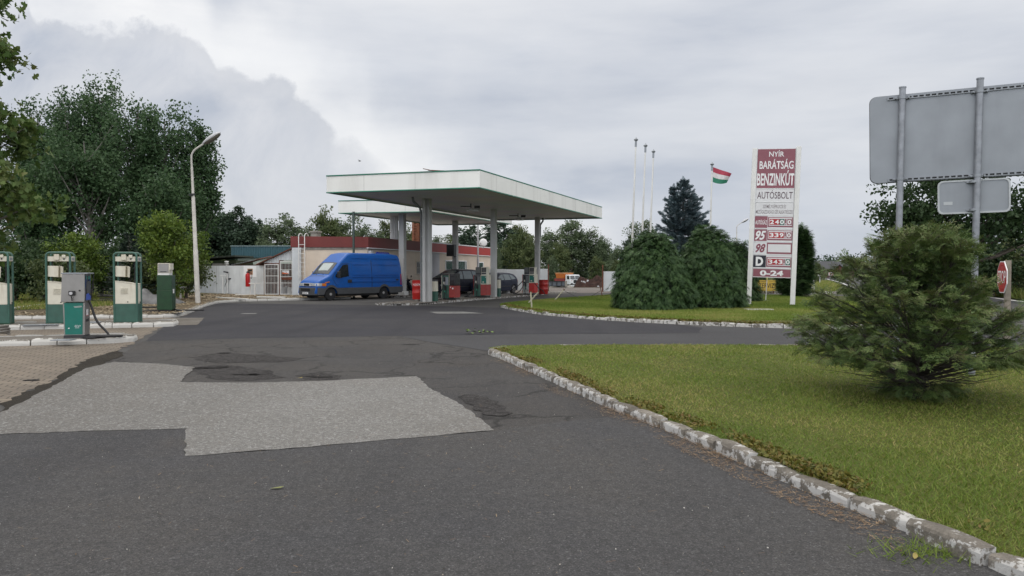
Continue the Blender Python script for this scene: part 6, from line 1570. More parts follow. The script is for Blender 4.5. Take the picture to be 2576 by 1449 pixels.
# --- two dark cars behind the pumps
NAVY = M('car_navy', (.012, .016, .036), .45, spec=.22, coat=.05, var=.1, dirt=.1, dcol=(.04, .04, .05))
INKY = M('car_black_blue', (.009, .010, .020), .45, spec=.22, coat=.05, var=.1, dirt=.1, dcol=(.04, .04, .05))
def small_car(name, label, loc, rz, shell, paint, side_windows, ws, rw, wheels_x, r, plate, seats=True, rim=RIMM, headz=.62):
    t = thing(name, label, 'car', loc, rz)
    shell.body('body', paint, t, 64)
    fr, rr_ = shell.x1, shell.x0
    mbx('underbody', BLACK, t, (rr_+.2, fr-.2, -.62, .62, .17, .5))
    for sg in (1, -1):
        for w in side_windows: shell.side('window', w, GLASSD, t, sg, .008)
        for xw in wheels_x: wheel(t, xw, sg*(shell.y(0, .5)-.115), r, .20, sg, rim, 5)
        xm = wheels_x[0]-.55; mb = MB(); mb.box((xm, sg*(shell.y(xm, .98)+.11), 1.0), (.12, .2, .14)); mb.build('wing_mirror', paint, t, bevel=.03)
        shell.band('door_moulding', wheels_x[1]+.45, wheels_x[0]-.45, lambda x: .50, lambda x: .545, DARK, t, sg, .012, 10, 3)
        for xh in (.05, -.95): mbx('door_handle', paint, t, (xh-.1, xh+.1, sg*shell.y(xh, .82)-.01, sg*shell.y(xh, .82)+sg*.02+.01, .80, .84))
        shell.side('tail_lamp', [(rr_+.06, .78), (rr_+.10, 1.02), (rr_+.26, 1.0), (rr_+.28, .80)], TAILR, t, sg, .012)
        shell.side('headlamp', [(fr-.20, headz-.02), (fr-.50, headz+.06), (fr-.46, headz+.14), (fr-.14, headz+.07)], LAMPG, t, sg, .012)
    shell.over('windscreen', ws[0], ws[1], .84, GLASSD, t, .01, 8, 8, .88)
    shell.over('rear_window', rw[0], rw[1], .74, GLASSD, t, .01, 5, 8, .8)
    mbx('grille', BLACK, t, (fr-.09, fr+.012, -.36, .36, .50, .60), bevel=.01)
    mbx('front_plate', CLEANW, t, (fr-.06, fr+.022, -.25, .25, .36, .46))
    mbx('rear_plate', CLEANW, t, (rr_-.02, rr_+.06, -.25, .25, .55, .65))
    o = text(plate, -.2, .2, .375, .445, DARK, t, y=0, bold=.01); o.rotation_euler = (0, 0, R(90)); o.location = (fr+.025, 0, 0)
    return t
GLASSD = M('car_glass', (.10, .13, .14), .08, var=.2, sc=2, spec=.6, coat=.2)
golf = Shell([(-2.10, .45), (-2.09, .70), (-2.03, .95), (-1.93, 1.08), (-1.58, 1.38), (-1.2, 1.45), (-.3, 1.485), (.25, 1.44), (1.12, .97), (1.25, .93), (1.85, .78), (2.02, .66), (2.09, .50), (2.10, .42)], [(-2.1, .30), (-1.9, .2), (1.9, .2), (2.1, .28)],
             [(-2.1, .70), (-1.8, .86), (0, .885), (1.5, .86), (1.9, .76), (2.1, .58)], .92, .24, ((1.30, .36), (-1.28, .36)), r=.09, crown=.03, zw=.31)
gw = [[(.98, .98), (.30, 1.33), (.02, 1.37), (.02, .95)], [(-.06, .95), (-.06, 1.375), (-.78, 1.36), (-.92, .97)], [(-1.0, .99), (-.88, 1.35), (-1.28, 1.29), (-1.62, 1.04)]]
ph = R(58)
fxg = Vector((-math.cos(ph), -math.sin(ph), 0))
small_car('hatchback_car', 'dark blue five-door hatchback standing behind the second pump', (HX(1243, 54.3), 54.3, 0), math.atan2(fxg.y, fxg.x), golf, NAVY, gw, (1.12, .30), (-1.92, -1.60), (1.30, -1.28), .315, 'KHJ-882', rim=ALLOY)
mpv = Shell([(-2.30, .45), (-2.29, .75), (-2.22, 1.05), (-2.02, 1.50), (-1.85, 1.64), (-1.3, 1.70), (-.2, 1.71), (.25, 1.66), (1.35, 1.12), (1.5, 1.05), (2.05, .85), (2.22, .68), (2.30, .48), (2.31, .42)], [(-2.3, .32), (-2.0, .22), (2.0, .22), (2.3, .3)],
            [(-2.3, .78), (-1.9, .89), (0, .905), (1.6, .88), (2.0, .80), (2.3, .60)], 1.02, .22, ((1.42, .38), (-1.42, .38)), r=.10, crown=.03, zw=.32)
mw = [[(1.22, 1.12), (.36, 1.56), (.06, 1.60), (.06, 1.05)], [(-.02, 1.05), (-.02, 1.605), (-.88, 1.60), (-.98, 1.06)], [(-1.06, 1.08), (-.97, 1.60), (-1.6, 1.56), (-1.95, 1.15)]]
pm = R(52); fxm = Vector((-math.cos(pm), -math.sin(pm), 0))
small_car('people_carrier', 'black-blue people carrier standing by the kiosk behind the first pump', (HX(1143, 53.0), 53.0, 0), math.atan2(fxm.y, fxm.x), mpv, INKY, mw, (1.38, .32), (-2.20, -1.92), (1.42, -1.42), .325, 'FLK-902')

# --- scooter
g = G(1041, 742, 0)
sc_ = thing('motor_scooter', 'dark motor scooter parked between the blue van and the red sand drum', 'scooter', (g.x, g.y+.4, 0), R(215))
for x in (.62, -.58):
    mb = MB(); mb.lathe([(.15, -.05), (.21, -.05), (.24, -.02), (.24, .02), (.21, .05), (.15, .05)], 20, 'y'); w = mb.build('wheel', TYRE, sc_, smooth=40); w.location = (x, 0, .24)
    mb = MB(); mb.lathe([(.155, -.03), (.1, -.03), (.1, .03), (.155, .03)], 14, 'y'); mb.build('rim', RIMM, w)
mb = MB(); mb.plate([(-.95, .58), (-.60, .42), (-.12, .30), (.30, .28), (.42, .42), (.56, .82), (.50, .90), (.36, .80), (.22, .40), (-.05, .40), (-.18, .62), (-.30, .74), (-.95, .76)], -.15, .15); mb.build('body', INKY, sc_, bevel=.04)
mb = MB(); mb.plate([(-.92, .765), (-.2, .755), (-.12, .80), (-.5, .86), (-.95, .85)], -.14, .14); mb.build('seat', BLACK, sc_, bevel=.03)
mb = MB(); mb.tube([(.62, 0, .24), (.42, 0, .95)], .035, 8); mb.build('fork', DARK, sc_)
mb = MB(); mb.plate([(.50, .90), (.62, .62), (.66, .85), (.52, 1.04), (.38, 1.05), (.36, .94)], -.14, .14); mb.build('front_fairing', INKY, sc_, bevel=.03)
mb = MB(); mb.tube([(.36, -.34, 1.06), (.42, 0, 1.02), (.36, .34, 1.06)], .025, 8); hb = mb.build('handlebar', BLACK, sc_, smooth=50)
for sg in (-1, 1):
    mb = MB(); mb.tube([(.40, sg*.22, 1.05), (.42, sg*.30, 1.22)], .01, 5); mb.lathe([(.0, -.012), (.075, -.01), (.08, 0), (.075, .012), (0, .014)], 14, 'x', (.42, sg*.33, 1.25)); mb.build('mirror', BLACK, hb, smooth=50)
mb = MB(); mb.bb(-1.0, -.95, -.06, .06, .62, .72); mb.build('tail_lamp', TAILR, sc_)

# --- old truck in the yard
TY = 132.0; tzv = tz(HX(1440, TY), TY)
tr = thing('tipper_truck', 'old white-cabbed truck with a red tipper body and orange hopper beyond the gateway', 'truck', (HX(1435, TY), TY, tzv), R(-64))
WCAB = M('truck_white', (.66, .68, .70), .4, var=.06, dirt=.3, dcol=(.3, .28, .26))
k = 1.0
cabp = [(0, .95), (1.55, .95), (1.62, 1.15), (1.58, 1.75), (1.40, 2.50), (1.30, 2.62), (.10, 2.65), (0, 2.55)]
mb = MB(); mb.plate([(x, z) for x, z in cabp][::-1], -1.02, 1.02); cab = mb.build('cab', WCAB, tr, bevel=.10, seg=3)
for sg in (-1, 1):
    mb = MB(); a = [(1.575, 1.86), (1.425, 2.46)]; y0, y1 = sorted((sg*.06, sg*.90))
    mb.add([(a[0][0]+.03, y0, a[0][1]), (a[0][0]+.03, y1, a[0][1]), (a[1][0]+.03, y1, a[1][1]), (a[1][0]+.03, y0, a[1][1])], [(0, 1, 2, 3)]); mb.build('windscreen', GLASS, cab)
    mb = MB(); mb.plate([(1.40, 1.86), (1.30, 2.40), (.55, 2.42), (.55, 1.86)][::-1], sg*1.02-.01, sg*1.02+.012); mb.build('side_window', GLASS, cab)
    mb = MB(); mb.cyl((1.60, sg*.66, 1.12), (1.66, sg*.66, 1.12), .13, n=14); mb.build('headlamp', DARK, cab)
    mb = MB(); mb.bb(1.60, 1.64, sg*.70-.07, sg*.70+.07, 1.60, 1.66); mb.build('indicator', AMBER, cab)
    for x in (.75, -2.6): wheel(tr, x, sg*.85, .48, .28, sg)
mbx('grille', BLACK, cab, (1.60, 1.645, -.32, .32, 1.20, 1.75), bevel=.02)
mbx('front_bumper', WCAB, tr, (1.45, 1.75, -1.05, 1.05, .62, .86), bevel=.03)
mbx('bumper_strip', BLACK, tr, (1.50, 1.765, -1.03, 1.03, .87, .93))
mbx('chassis', DARK, tr, (-3.6, 1.5, -.45, .45, .60, .85))
mb = MB(); mb.box((-1.9, 0, 1.45), (3.5, 2.3, .95), taper=1.03); mb.build('tipper_body', M('truck_red', (.22, .03, .03), .5, var=.2), tr, bevel=.03)
mb = MB(); mb.box((-1.75, -.25, 2.40), (2.6, 1.7, .85), taper=1.12); mb.build('hopper', M('truck_orange', (.50, .14, .025), .5, var=.2), tr, bevel=.04)
mbx('hopper_rim', M('truck_orange_pale', (.6, .28, .12), .5), tr, (-3.3, -.2, -1.25, .75, 2.83, 2.95), bevel=.02)
# ------------------------------------------------------------------ vegetation
DIAMOND = np.array([(0, 0), (.30, .45), (0, 1), (-.30, .45)], float)
OVAL = np.array([(0, 0), (.26, .25), (.28, .6), (0, 1), (-.28, .6), (-.26, .25)], float)
LOBED = np.array([(0, 0), (.30, .02), (.20, .25), (.52, .48), (.22, .55), (.22, .80), (0, 1), (-.22, .80), (-.22, .55), (-.52, .48), (-.20, .25), (-.30, .02)], float)
def unit(a): return a/np.maximum(1e-9, np.linalg.norm(a, axis=-1, keepdims=True))
def leaf_verts(C, S, shape, r, bias=(0, 0, -.2), fold=.25, flat=0.0):
    n = len(C); d = unit(r.normal(size=(n, 3))+np.array(bias)); q = r.normal(size=(n, 3)); q[:, 2] += flat
    b = unit(np.cross(d, q)); nn = np.cross(b, d)
    x = shape[:, 0][None, :, None]; y = shape[:, 1][None, :, None]; S = S[:, None, None]
    V = C[:, None, :] + S*(x*b[:, None, :]+(y-.3)*d[:, None, :]+np.abs(x)*fold*nn[:, None, :])
    return V.reshape(-1, 3)
def clumps(r, blobs, n, power=.42, floor=None):
    vol = np.array([b[3]*b[4]*b[5] for b in blobs])**.8; idx = r.choice(len(blobs), size=n, p=vol/vol.sum())
    B = np.array(blobs, float)[idx]; d = unit(r.normal(size=(n, 3))); rad = r.random(n)**power
    lob = 1+.13*np.sin(d[:, 0]*4+idx)*np.cos(d[:, 2]*5+idx*2)+.08*np.sin(d[:, 1]*9)
    C = B[:, :3]+d*B[:, 3:6]*(rad*lob)[:, None]
    return C
def crown_mesh(name, seed, blobs, n_cl, cl_r, per, leaf, shape, mat, parent, squash=.7, power=.42, bias=(0, 0, -.2), upright=0):
    r = np.random.default_rng(seed); C = clumps(r, blobs, n_cl, power)
    cs = cl_r*r.uniform(.6, 1.35, n_cl); P_ = np.repeat(C, per, axis=0); s = np.repeat(cs, per)
    off = np.clip(r.normal(size=(len(P_), 3)), -1.7, 1.7)*.55; off[:, 2] *= squash*(1+upright)
    P_ = P_+off*s[:, None]
    tone = np.repeat(r.random(n_cl), per)*.45+r.random(len(P_))*.55
    V = leaf_verts(P_, leaf*r.uniform(.6, 1.35, len(P_)), shape, r, bias)
    return np_mesh(name, V, len(shape), mat, parent, tone), C, cs
def trunk_mesh(name, C, H, r0, mat, parent, base=(0, 0), nl=22, seed=0, z_split=.3, upright=.5, forks=None):
    rr = random.Random(seed); mb = MB(); bx, by = base
    top = H*.86; path = []
    for i in range(9):
        t = i/8; path.append((bx+.05*H*math.sin(3*t+seed)*t*.4, by+.04*H*math.cos(2.5*t+seed)*t*.4, top*t))
    mb.tube(path, [r0*(1.35 if i == 0 else 1)*(1-.93*(i/8)**.9)+.012 for i in range(9)], 9)
    order = sorted(range(len(C)), key=lambda i: rr.random())[:nl]
    for i in order:
        c = Vector(C[i]); dist = math.hypot(c.x-bx, c.y-by)
        zs = max(H*z_split*.7, min(c.z-dist*upright*1.2, top*.92)); t = zs/top; k = int(min(7, t*8)); f_ = t*8-k
        a = Vector(path[k]).lerp(Vector(path[k+1]), f_); m1 = a.lerp(c, .5)+Vector((rr.uniform(-.05, .05)*dist, rr.uniform(-.05, .05)*dist, -.06*dist))
        rb = r0*.42*(1-.7*t)+.01
        mb.tube([a, a.lerp(m1, .5), m1, m1.lerp(c, .55), c], [rb, rb*.8, rb*.6, rb*.4, rb*.15+.004], 5, caps=False)
    return mb.build(name, mat, parent, smooth=60)
LM_POP = leaf_mat('poplar_leaf', [(.028, .060, .027), (.046, .092, .038), (.068, .122, .050), (.11, .175, .085)], trans=.35)
LM_PLANE = leaf_mat('plane_leaf', [(.034, .068, .016), (.056, .105, .024), (.085, .138, .034), (.125, .17, .05), (.15, .15, .055)])
LM_DARK = leaf_mat('dark_leaf', [(.020, .044, .017), (.035, .066, .024), (.056, .096, .034)])
LM_BRIGHT = leaf_mat('bright_leaf', [(.05, .085, .014), (.085, .14, .022), (.13, .195, .03), (.19, .235, .04)])
LM_WILLOW = leaf_mat('willow_leaf', [(.055, .085, .045), (.085, .122, .062), (.12, .16, .085), (.17, .205, .125)])
LM_OLIVE = leaf_mat('olive_leaf', [(.046, .072, .028), (.075, .105, .040), (.11, .14, .052), (.15, .17, .07)])
LM_FARD = leaf_mat('far_dark_leaf', [(.030, .055, .036), (.046, .078, .048), (.068, .105, .062)])
LM_PURPLE = leaf_mat('purple_leaf', [(.014, .010, .018), (.022, .014, .026), (.03, .02, .03)])
LM_JUN = leaf_mat('juniper_leaf', [(.024, .050, .018), (.048, .088, .026), (.082, .132, .036), (.13, .18, .052), (.14, .135, .065)], trans=.12)
LM_THU = leaf_mat('thuja_leaf', [(.016, .042, .014), (.032, .072, .022), (.055, .108, .032), (.085, .145, .045)], trans=.10)
LM_SPR = leaf_mat('spruce_needle', [(.048, .078, .088), (.080, .118, .132), (.125, .172, .190), (.19, .24, .26)], trans=.05)
LM_FIR = leaf_mat('young_fir_needle', [(.020, .038, .026), (.034, .056, .04), (.05, .075, .055)], trans=.05)

def tree(name, label, loc, H, r0, blobs, n_cl, cl_r, per, leaf, shape, lm, bark=None, seed=0, group=None, cat='tree', nl=20, squash=.7, power=.42, upright=.5, rz=0, bias=(0, 0, -.2), up2=0):
    t = thing(name, label, cat, loc, rz, group)
    cr, C, cs = crown_mesh('crown', seed, blobs, n_cl, cl_r, per, leaf, shape, lm, t, squash, power, bias, up2)
    trunk_mesh('trunk', C, H, r0, bark or BARK, t, nl=nl, seed=seed, upright=upright)
    return t

# big poplars on the left
for i, (px, ytop, d, w, lab) in enumerate(((112, 222, 57, 2.0, 'leftmost tall poplar of the dark clump behind the old pumps'), (182, 188, 55, 2.3, 'tall dark poplar second from the left in the clump'),
        (262, 170, 56, 2.4, 'tallest poplar in the middle of the dark clump behind the old pumps'), (342, 186, 55, 2.5, 'broad dark poplar right of the tallest one in the clump'),
        (408, 236, 54, 2.2, 'rounded dark poplar at the right side of the big clump'), (494, 300, 56, 1.6, 'slimmer poplar standing apart behind the street lamp head'),
        (225, 300, 50, 2.6, 'lower bushy poplar in front of the tallest one'), (400, 420, 50, 2.4, 'lower bushy poplar in front, left of the street lamp'), (95, 400, 50, 2.2, 'lower bushy poplar beside the plane tree foliage'))):
    H = CAMH+(679-ytop)/1910*d; zb = 2.0
    bl = [(0, 0, (H*.86+zb)/2, w*.92, w*.92, (H*.86-zb)/2)] + [(.6*w*math.cos(a+i), .6*w*math.sin(a+i), H*.62+.9*math.sin(3*a+i), w*.55, w*.55, H*.27) for a in (0, 1.6, 3.1, 4.7)]
    bl += [(.62*w*math.cos(2.1*j+i), .5*w*math.sin(2.1*j), H-1.5-(.75*j if j else 0), .42, .42, 1.5) for j in range(7)]*2
    tree('poplar_tree', lab, (HX(px, d), d, .1), H, .24, bl, 150, .66, 78, .20, OVAL, LM_POP, BARKP, seed=20+i, group='tall poplars behind the old pumps', nl=34, squash=.9, power=.5, upright=1.3, up2=.25)
# plane tree at the left edge
pt = tree('plane_tree', 'broad-leaved plane tree reaching in from the left edge of the picture', (-20.9, 27.6, .1), 13.0, .26,
     [(.6, 0, 9.0, 2.45, 2.6, 1.9), (.9, -.4, 6.2, 2.75, 2.6, 2.2), (1.3, -.3, 4.3, 2.6, 2.2, 1.5), (.4, 0, 11.9, 2.1, 2.4, 1.0), (1.5, -.2, 2.7, 1.7, 1.8, 1.0)], 150, .62, 52, .25, LOBED, LM_PLANE, BARKP, seed=3, nl=40, squash=.75, power=.45)
# undergrowth behind the old pumps
ur = random.Random(12)
for i, (px, ytop, d, w, lm, lab, kind) in enumerate(((40, 640, 36, 1.7, LM_DARK, 'dark bush at the left edge behind the leftmost tube-framed pump', 'bush'), (110, 615, 38, 1.6, LM_DARK, 'dark bush behind the middle tube-framed pump', 'bush'),
        (196, 572, 38, 1.25, LM_BRIGHT, 'yellow-green sapling between the middle and right tube-framed pumps', 'sapling'), (255, 628, 41, 1.6, LM_DARK, 'dark bush beside the gap in the undergrowth', 'bush'),
        (300, 605, 44, 1.8, LM_DARK, 'dark bush behind the rightmost tube-framed pump', 'bush'), (360, 600, 43, 1.5, LM_DARK, 'dark bush left of the yellow-green sapling by the lamp', 'bush'),
        (436, 548, 37, 1.45, LM_BRIGHT, 'yellow-green sapling left of the street lamp', 'sapling'), (468, 640, 41.5, 1.0, LM_OLIVE, 'olive green bush hugging the street lamp foot before the fence', 'bush'),
        (150, 655, 34.5, 1.2, LM_OLIVE, 'low olive bush left of the yellow-green sapling', 'bush'), (390, 640, 40, 1.3, LM_OLIVE, 'low olive bush behind the dark green pump', 'bush'), (15, 600, 43, 2.2, LM_DARK, 'tall dark bush behind the plane tree foliage', 'bush'))):
    H = CAMH+(679-ytop)/1910*d
    bl = [(0, 0, H*.55, w, w*.9, H*.45)]+[(ur.uniform(-.5, .5)*w, ur.uniform(-.4, .4)*w, H*ur.uniform(.5, .8), w*.55, w*.55, H*.22) for _ in range(5)]
    tree(kind, lab, (HX(px, d), d, .11), H, .07, bl, 85, .46, 75 if lm is not LM_BRIGHT else 110, .14 if lm is not LM_BRIGHT else .145, OVAL if lm is not LM_BRIGHT else DIAMOND, lm, seed=50+i, group='undergrowth behind the old pumps', cat='bush' if kind == 'bush' else 'tree', nl=16)
# thin dark picket fence in the gap
t = thing('picket_fence', 'thin dark picket fence in the shade behind the old pumps', 'fence', (HX(300, 46), 46, .1))
mb = MB()
for i in range(24): mb.bb(-2.2+i*.15, -2.165+i*.15, 0, .03, 0, 1.15+.03*math.sin(i*3))
mb.build('pales', DARK, t)
for z in (.3, .9):
    mb = MB(); mb.bb(-2.3, 1.4, .031, .07, z, z+.07); mb.build('rail', DARK, t)

# far belt of trees: prototypes, then copies --------------------------------
def far_proto(kind, seed):
    if kind == 'willow': bl = [(0, 0, 5.6, 3.0, 2.6, 3.4), (-1.6, 0, 5.0, 1.9, 1.6, 2.6), (1.7, .2, 4.6, 1.9, 1.6, 2.6), (.5, 0, 8.2, 1.5, 1.4, 1.5), (-.9, 0, 7.6, 1.3, 1.2, 1.6), (0, -.4, 2.6, 3.0, 2.0, 1.9)]; lm = LM_WILLOW; n, per = 150, 95
    elif kind == 'poplar': bl = [(0, 0, 5.6, 1.7, 1.6, 4.2), (-.8, 0, 6.4, 1.0, .9, 2.6), (.8, 0, 5.6, 1.0, .9, 2.8), (0, 0, 9.0, .7, .7, 1.2), (0, 0, 2.4, 1.9, 1.5, 1.8)]; lm = LM_FARD; n, per = 150, 90
    elif kind == 'airy': bl = [(0, 0, 5.8, 1.9, 1.6, 4.0), (-1.0, 0, 7.0, .9, .9, 1.8), (1.1, 0, 6.4, .9, .8, 2.0), (.3, 0, 9.0, .7, .7, 1.0)]; lm = LM_WILLOW; n, per = 90, 65
    else: bl = [(0, 0, 5.2, 2.9, 2.5, 3.8), (-1.5, 0, 6.2, 1.5, 1.4, 2.0), (1.4, 0, 6.8, 1.5, 1.4, 1.9), (.2, 0, 8.4, 1.4, 1.3, 1.4), (0, -.4, 2.4, 3.0, 2.0, 1.8)]; lm = LM_OLIVE; n, per = 150, 95
    H = 10
    t = thing('belt_tree', '', 'tree', (0, 0, 0), 0, 'belt of trees behind the station')
    cr, C, cs = crown_mesh('crown', seed, bl, n, .62 if kind != 'poplar' else .5, per, .25, DIAMOND, lm, t, .85, .5)
    trunk_mesh('trunk', C, 9.6, .17, BARK, t, nl=22, seed=seed, upright=1.0)
    return t
protos = {(k, v): [far_proto(k, 100+10*i+v), False] for i, k in enumerate(('willow', 'poplar', 'airy', 'round')) for v in (0, 1)}
far = [  # px, top row, distance, kind, width factor, label
 (470, 520, 88, 'poplar', 1.5, 'dark poplar of the far belt half hidden behind the street lamp'), (520, 498, 90, 'poplar', 1.5, 'tall dark poplar of the belt just right of the street lamp'), (560, 540, 92, 'poplar', 1.3, 'second dark poplar right of the street lamp'),
 (602, 512, 88, 'poplar', 1.35, 'dark poplar of the belt rising above the teal workshop'), (632, 548, 92, 'airy', 1.1, 'thin airy tree between the dark poplars and the willows'), (655, 545, 94, 'poplar', .8, 'narrow poplar left of the broad willow'),
 (716, 530, 86, 'willow', 1.05, 'broad grey-green willow behind the teal workshop'), (672, 600, 80, 'willow', .8, 'low willow above the middle of the teal parapet'), (770, 556, 92, 'airy', 1.3, 'airy willow above the left end of the kiosk'),
 (745, 610, 80, 'round', .7, 'low olive tree left of the concrete chimney'), (822, 516, 88, 'round', .9, 'tall olive tree behind the kiosk left of the smaller canopy'), (868, 525, 92, 'willow', 1.0, 'willow at the left corner of the smaller canopy'), (925, 560, 84, 'willow', .95, 'rounded willow below the smaller canopy edge'),
 (975, 545, 94, 'round', 1.0, 'olive tree behind the white roof post'), (1030, 560, 88, 'round', .9, 'olive tree beside the brick chimney'), (1085, 575, 84, 'willow', .85, 'willow seen between the first and second columns'), (1130, 590, 78, 'round', .7, 'low tree above the bright red fascia left end'),
 (1175, 560, 95, 'poplar', 1.6, 'dark tree behind the column with the loudspeaker'), (1205, 605, 78, 'round', .7, 'small yellowish tree left of the satellite dish'), (1262, 545, 90, 'poplar', 1.8, 'very dark tree right of the middle canopy column'), (1250, 612, 76, 'willow', .6, 'pale-leaved low tree at the right end of the kiosk'),
 (1308, 556, 84, 'round', 1.0, 'broad olive tree above the white sheet fence'), (1335, 590, 79, 'round', .85, 'bushy olive tree behind the third pump'), (1378, 575, 90, 'airy', 1.3, 'airy tree right of the last canopy column'), (1408, 600, 82, 'round', .9, 'bushy tree left above the old truck'),
 (1436, 545, 92, 'airy', 1.5, 'tall airy tree above the old truck'), (1452, 610, 100, 'willow', .9, 'willow behind the old truck cab'), (1486, 572, 94, 'airy', 1.35, 'airy tree above the scrap heap'), (1518, 590, 92, 'willow', 1.0, 'grey-green willow above the gateway right post'),
 (1552, 612, 96, 'willow', .9, 'low willow left of the leftmost flagpole'), (1616, 540, 80, 'airy', 1.1, 'dark airy tree behind the three flagpoles'), (1585, 590, 88, 'poplar', 1.0, 'narrow tree at the foot of the leftmost flagpole'), (1650, 625, 92, 'willow', .9, 'willow behind the blue spruce left side'), (1760, 640, 92, 'willow', .9, 'willow behind the blue spruce right side'),
 (1850, 598, 78, 'round', .9, 'olive tree behind the distant lamp post'), (1905, 640, 86, 'round', .9, 'tree behind the service board'), (1960, 650, 84, 'round', .9, 'tree behind the columnar cypress left side'),
 (2020, 662, 86, 'round', .75, 'round tree right of the columnar cypress beside the road'), (2058, 654, 96, 'round', .9, 'largest round tree on the left side of the bend'), (1500, 640, 84, 'round', .9, 'low bushy tree behind the scrap heap'), (1390, 640, 80, 'willow', .7, 'low bush behind the gateway left post'), (1550, 650, 84, 'round', .8, 'low bushy tree behind the right sheet fence'), (1100, 620, 76, 'round', .8, 'low tree showing over the kiosk roof edge'), (560, 640, 78, 'round', .7, 'low bush above the green shed roof'), (2130, 668, 150, 'round', 1.2, 'round tree beside the dark-roofed house'), (2124, 664, 142, 'round', .9, 'round tree just right of the dark-roofed house gable'), (2160, 672, 140, 'willow', 1.1, 'tree behind the juniper at the far road bend'), (2230, 640, 120, 'round', 1.3, 'tree far beyond the road behind the juniper'),
]
fr_ = random.Random(5)
for i, (px, yt, d, k, wf, lab) in enumerate(far):
    if 1372 < px < 1545: d += 84          # these stand beyond the sunken yard and its truck
    p = protos[(k, i % 2)]
    o = p[0] if not p[1] else copy_tree(p[0]); p[1] = True
    x = HX(px, d); zb = tz(x, d); H = CAMH+(679-yt)/1910*d-zb; s = H/10.2
    o.location = (x, d, zb); o.scale = (s*wf, s*wf, s); o.rotation_euler = (0, 0, fr_.uniform(0, 6.28)); o['label'] = lab; o['group'] = 'belt of trees behind the station'
for k, p in protos.items():
    if not p[1]:
        for c in kids(p[0]): bpy.data.objects.remove(c)
        bpy.data.objects.remove(p[0])
wood = np.random.default_rng(77)          # the far wood behind the belt: reads as one mass
Cw = np.concatenate([np.stack([wood.uniform(-120, 40, 1700), wood.uniform(186, 204, 1700), wood.uniform(-1.5, 7.0, 1700)], 1), np.stack([wood.uniform(76, 190, 900), wood.uniform(176, 195, 900), wood.uniform(.2, 4.5, 900)], 1)])
Pw = np.repeat(Cw, 14, axis=0)+wood.normal(size=(len(Cw)*14, 3))*np.array([.9, .9, .6])
stuff(np_mesh('far_wood', leaf_verts(Pw, .75*wood.uniform(.6, 1.3, len(Pw)), DIAMOND, wood), 4, LM_FARD, None), 'distant mass of dark woodland low behind the tree belt', 'wood')

# right side: big dark tree, hedge, weeds
tree('broad_tree', 'large dark broadleaf tree behind the grey road sign backs', (23.9, 41, .05), 8.6, .3, [(0, 0, 5.6, 4.3, 3.4, 2.6), (-2.9, 0, 5.0, 1.7, 1.6, 1.3), (-1.2, 0, 3.6, 2.4, 2, 1.3), (2.6, 0, 4.2, 2.6, 2, 1.9), (.8, -.5, 3.2, 2.2, 1.8, 1.0)], 230, .72, 70, .21, OVAL, LM_DARK, BARK, seed=8, nl=40, power=.48)
for i, (x, y, H, w, lm, lab) in enumerate(((30.5, 47, 3.6, 2.2, LM_OLIVE, 'green hedge tree at the right edge above the stop sign'), (33.0, 49, 2.9, 2.0, LM_PURPLE, 'dark purple-leaved shrub right of the stop sign'), (29.5, 46.5, 3.0, 1.6, LM_DARK, 'dark shrub behind the stop sign post'), (35.5, 52, 4.5, 2.4, LM_OLIVE, 'tall green shrub beyond the purple one at the right edge'))):
    tree('shrub', lab, (x, y, .05), H, .06, [(0, 0, H*.55, w, w*.8, H*.45)], 70, .5, 60, .17, OVAL, lm, seed=160+i, cat='shrub', group='shrubs beyond the main road', nl=12)
# house on the far bend
hx = HX(2100, 165)
ho = thing('house', 'dark-roofed house with a red gable at the far end of the road', 'house', (hx, 165, 0), R(-8))
mb = MB(); mb.bb(-4, 4, 0, 6, 0, 1.9); mb.build('wall', M('brown_wall', (.09, .05, .045), .8), ho)
mb = MB(); mb.add([(-4.6, -.5, 1.8), (4.6, -.5, 1.8), (4.6, 6.5, 1.8), (-4.6, 6.5, 1.8), (-4.6, 3, 3.6), (4.6, 3, 3.6)], [(0, 1, 5, 4), (2, 3, 4, 5), (3, 0, 4), (1, 2, 5), (3, 2, 1, 0)]); mb.build('roof', M('slate_roof', (.05, .052, .058), .7), ho)
mb = MB(); mb.plate([(-.2, 0), (1.6, 0), (1.6, 1.9), (.7, 2.7), (-.2, 1.9)], -.8, .4); mb.build('porch_gable', M('dark_red_gable', (.09, .022, .022), .7), ho)
for s in (-1, 1):
    mb = MB(); mb.add([(.7, -1.0, 2.95), (.7, .5, 2.95), (.7+s*1.2, .5, 1.75), (.7+s*1.2, -1.0, 1.75), (.7, -1.0, 2.83), (.7, .5, 2.83), (.7+s*1.2, .5, 1.63), (.7+s*1.2, -1.0, 1.63)], [(0, 1, 2, 3), (7, 6, 5, 4), (0, 3, 7, 4), (2, 1, 5, 6), (3, 2, 6, 7)]); mb.build('porch_roof', M('slate_roof', (.05, .052, .058), .7), ho)
for i, px in enumerate((2088, 2095, 2101)):
    q = P(px, 692, 150); t = thing('chevron_board', ('left', 'middle', 'right')[i]+' of the small chevron boards on the bend before the house', 'road sign', (q.x, 150, .05), 0, 'chevron boards on the bend')
    mb = MB(); mb.bb(-.03, .03, 0, .06, 0, .8); mb.build('post', GALV, t)
    mb = MB(); mb.bb(-.3, .3, -.03, -.005, .55, 1.15); b_ = mb.build('board', CLEANW, t)
    mb = MB(); mb.plate([(-.1, .6), (.12, .85), (-.1, 1.1), (-.22, 1.1), (0, .85), (-.22, .6)][::-1], -.04, -.031); mb.build('chevron', REDP, b_)
q = P(2063, 692, 88); t = thing('small_road_sign', 'small pale road sign on a post left of the road bend', 'road sign', (q.x, 88, .08))
mb = MB(); mb.bb(-.04, .04, 0, .08, 0, 1.05); mb.build('post', GREYW, t)
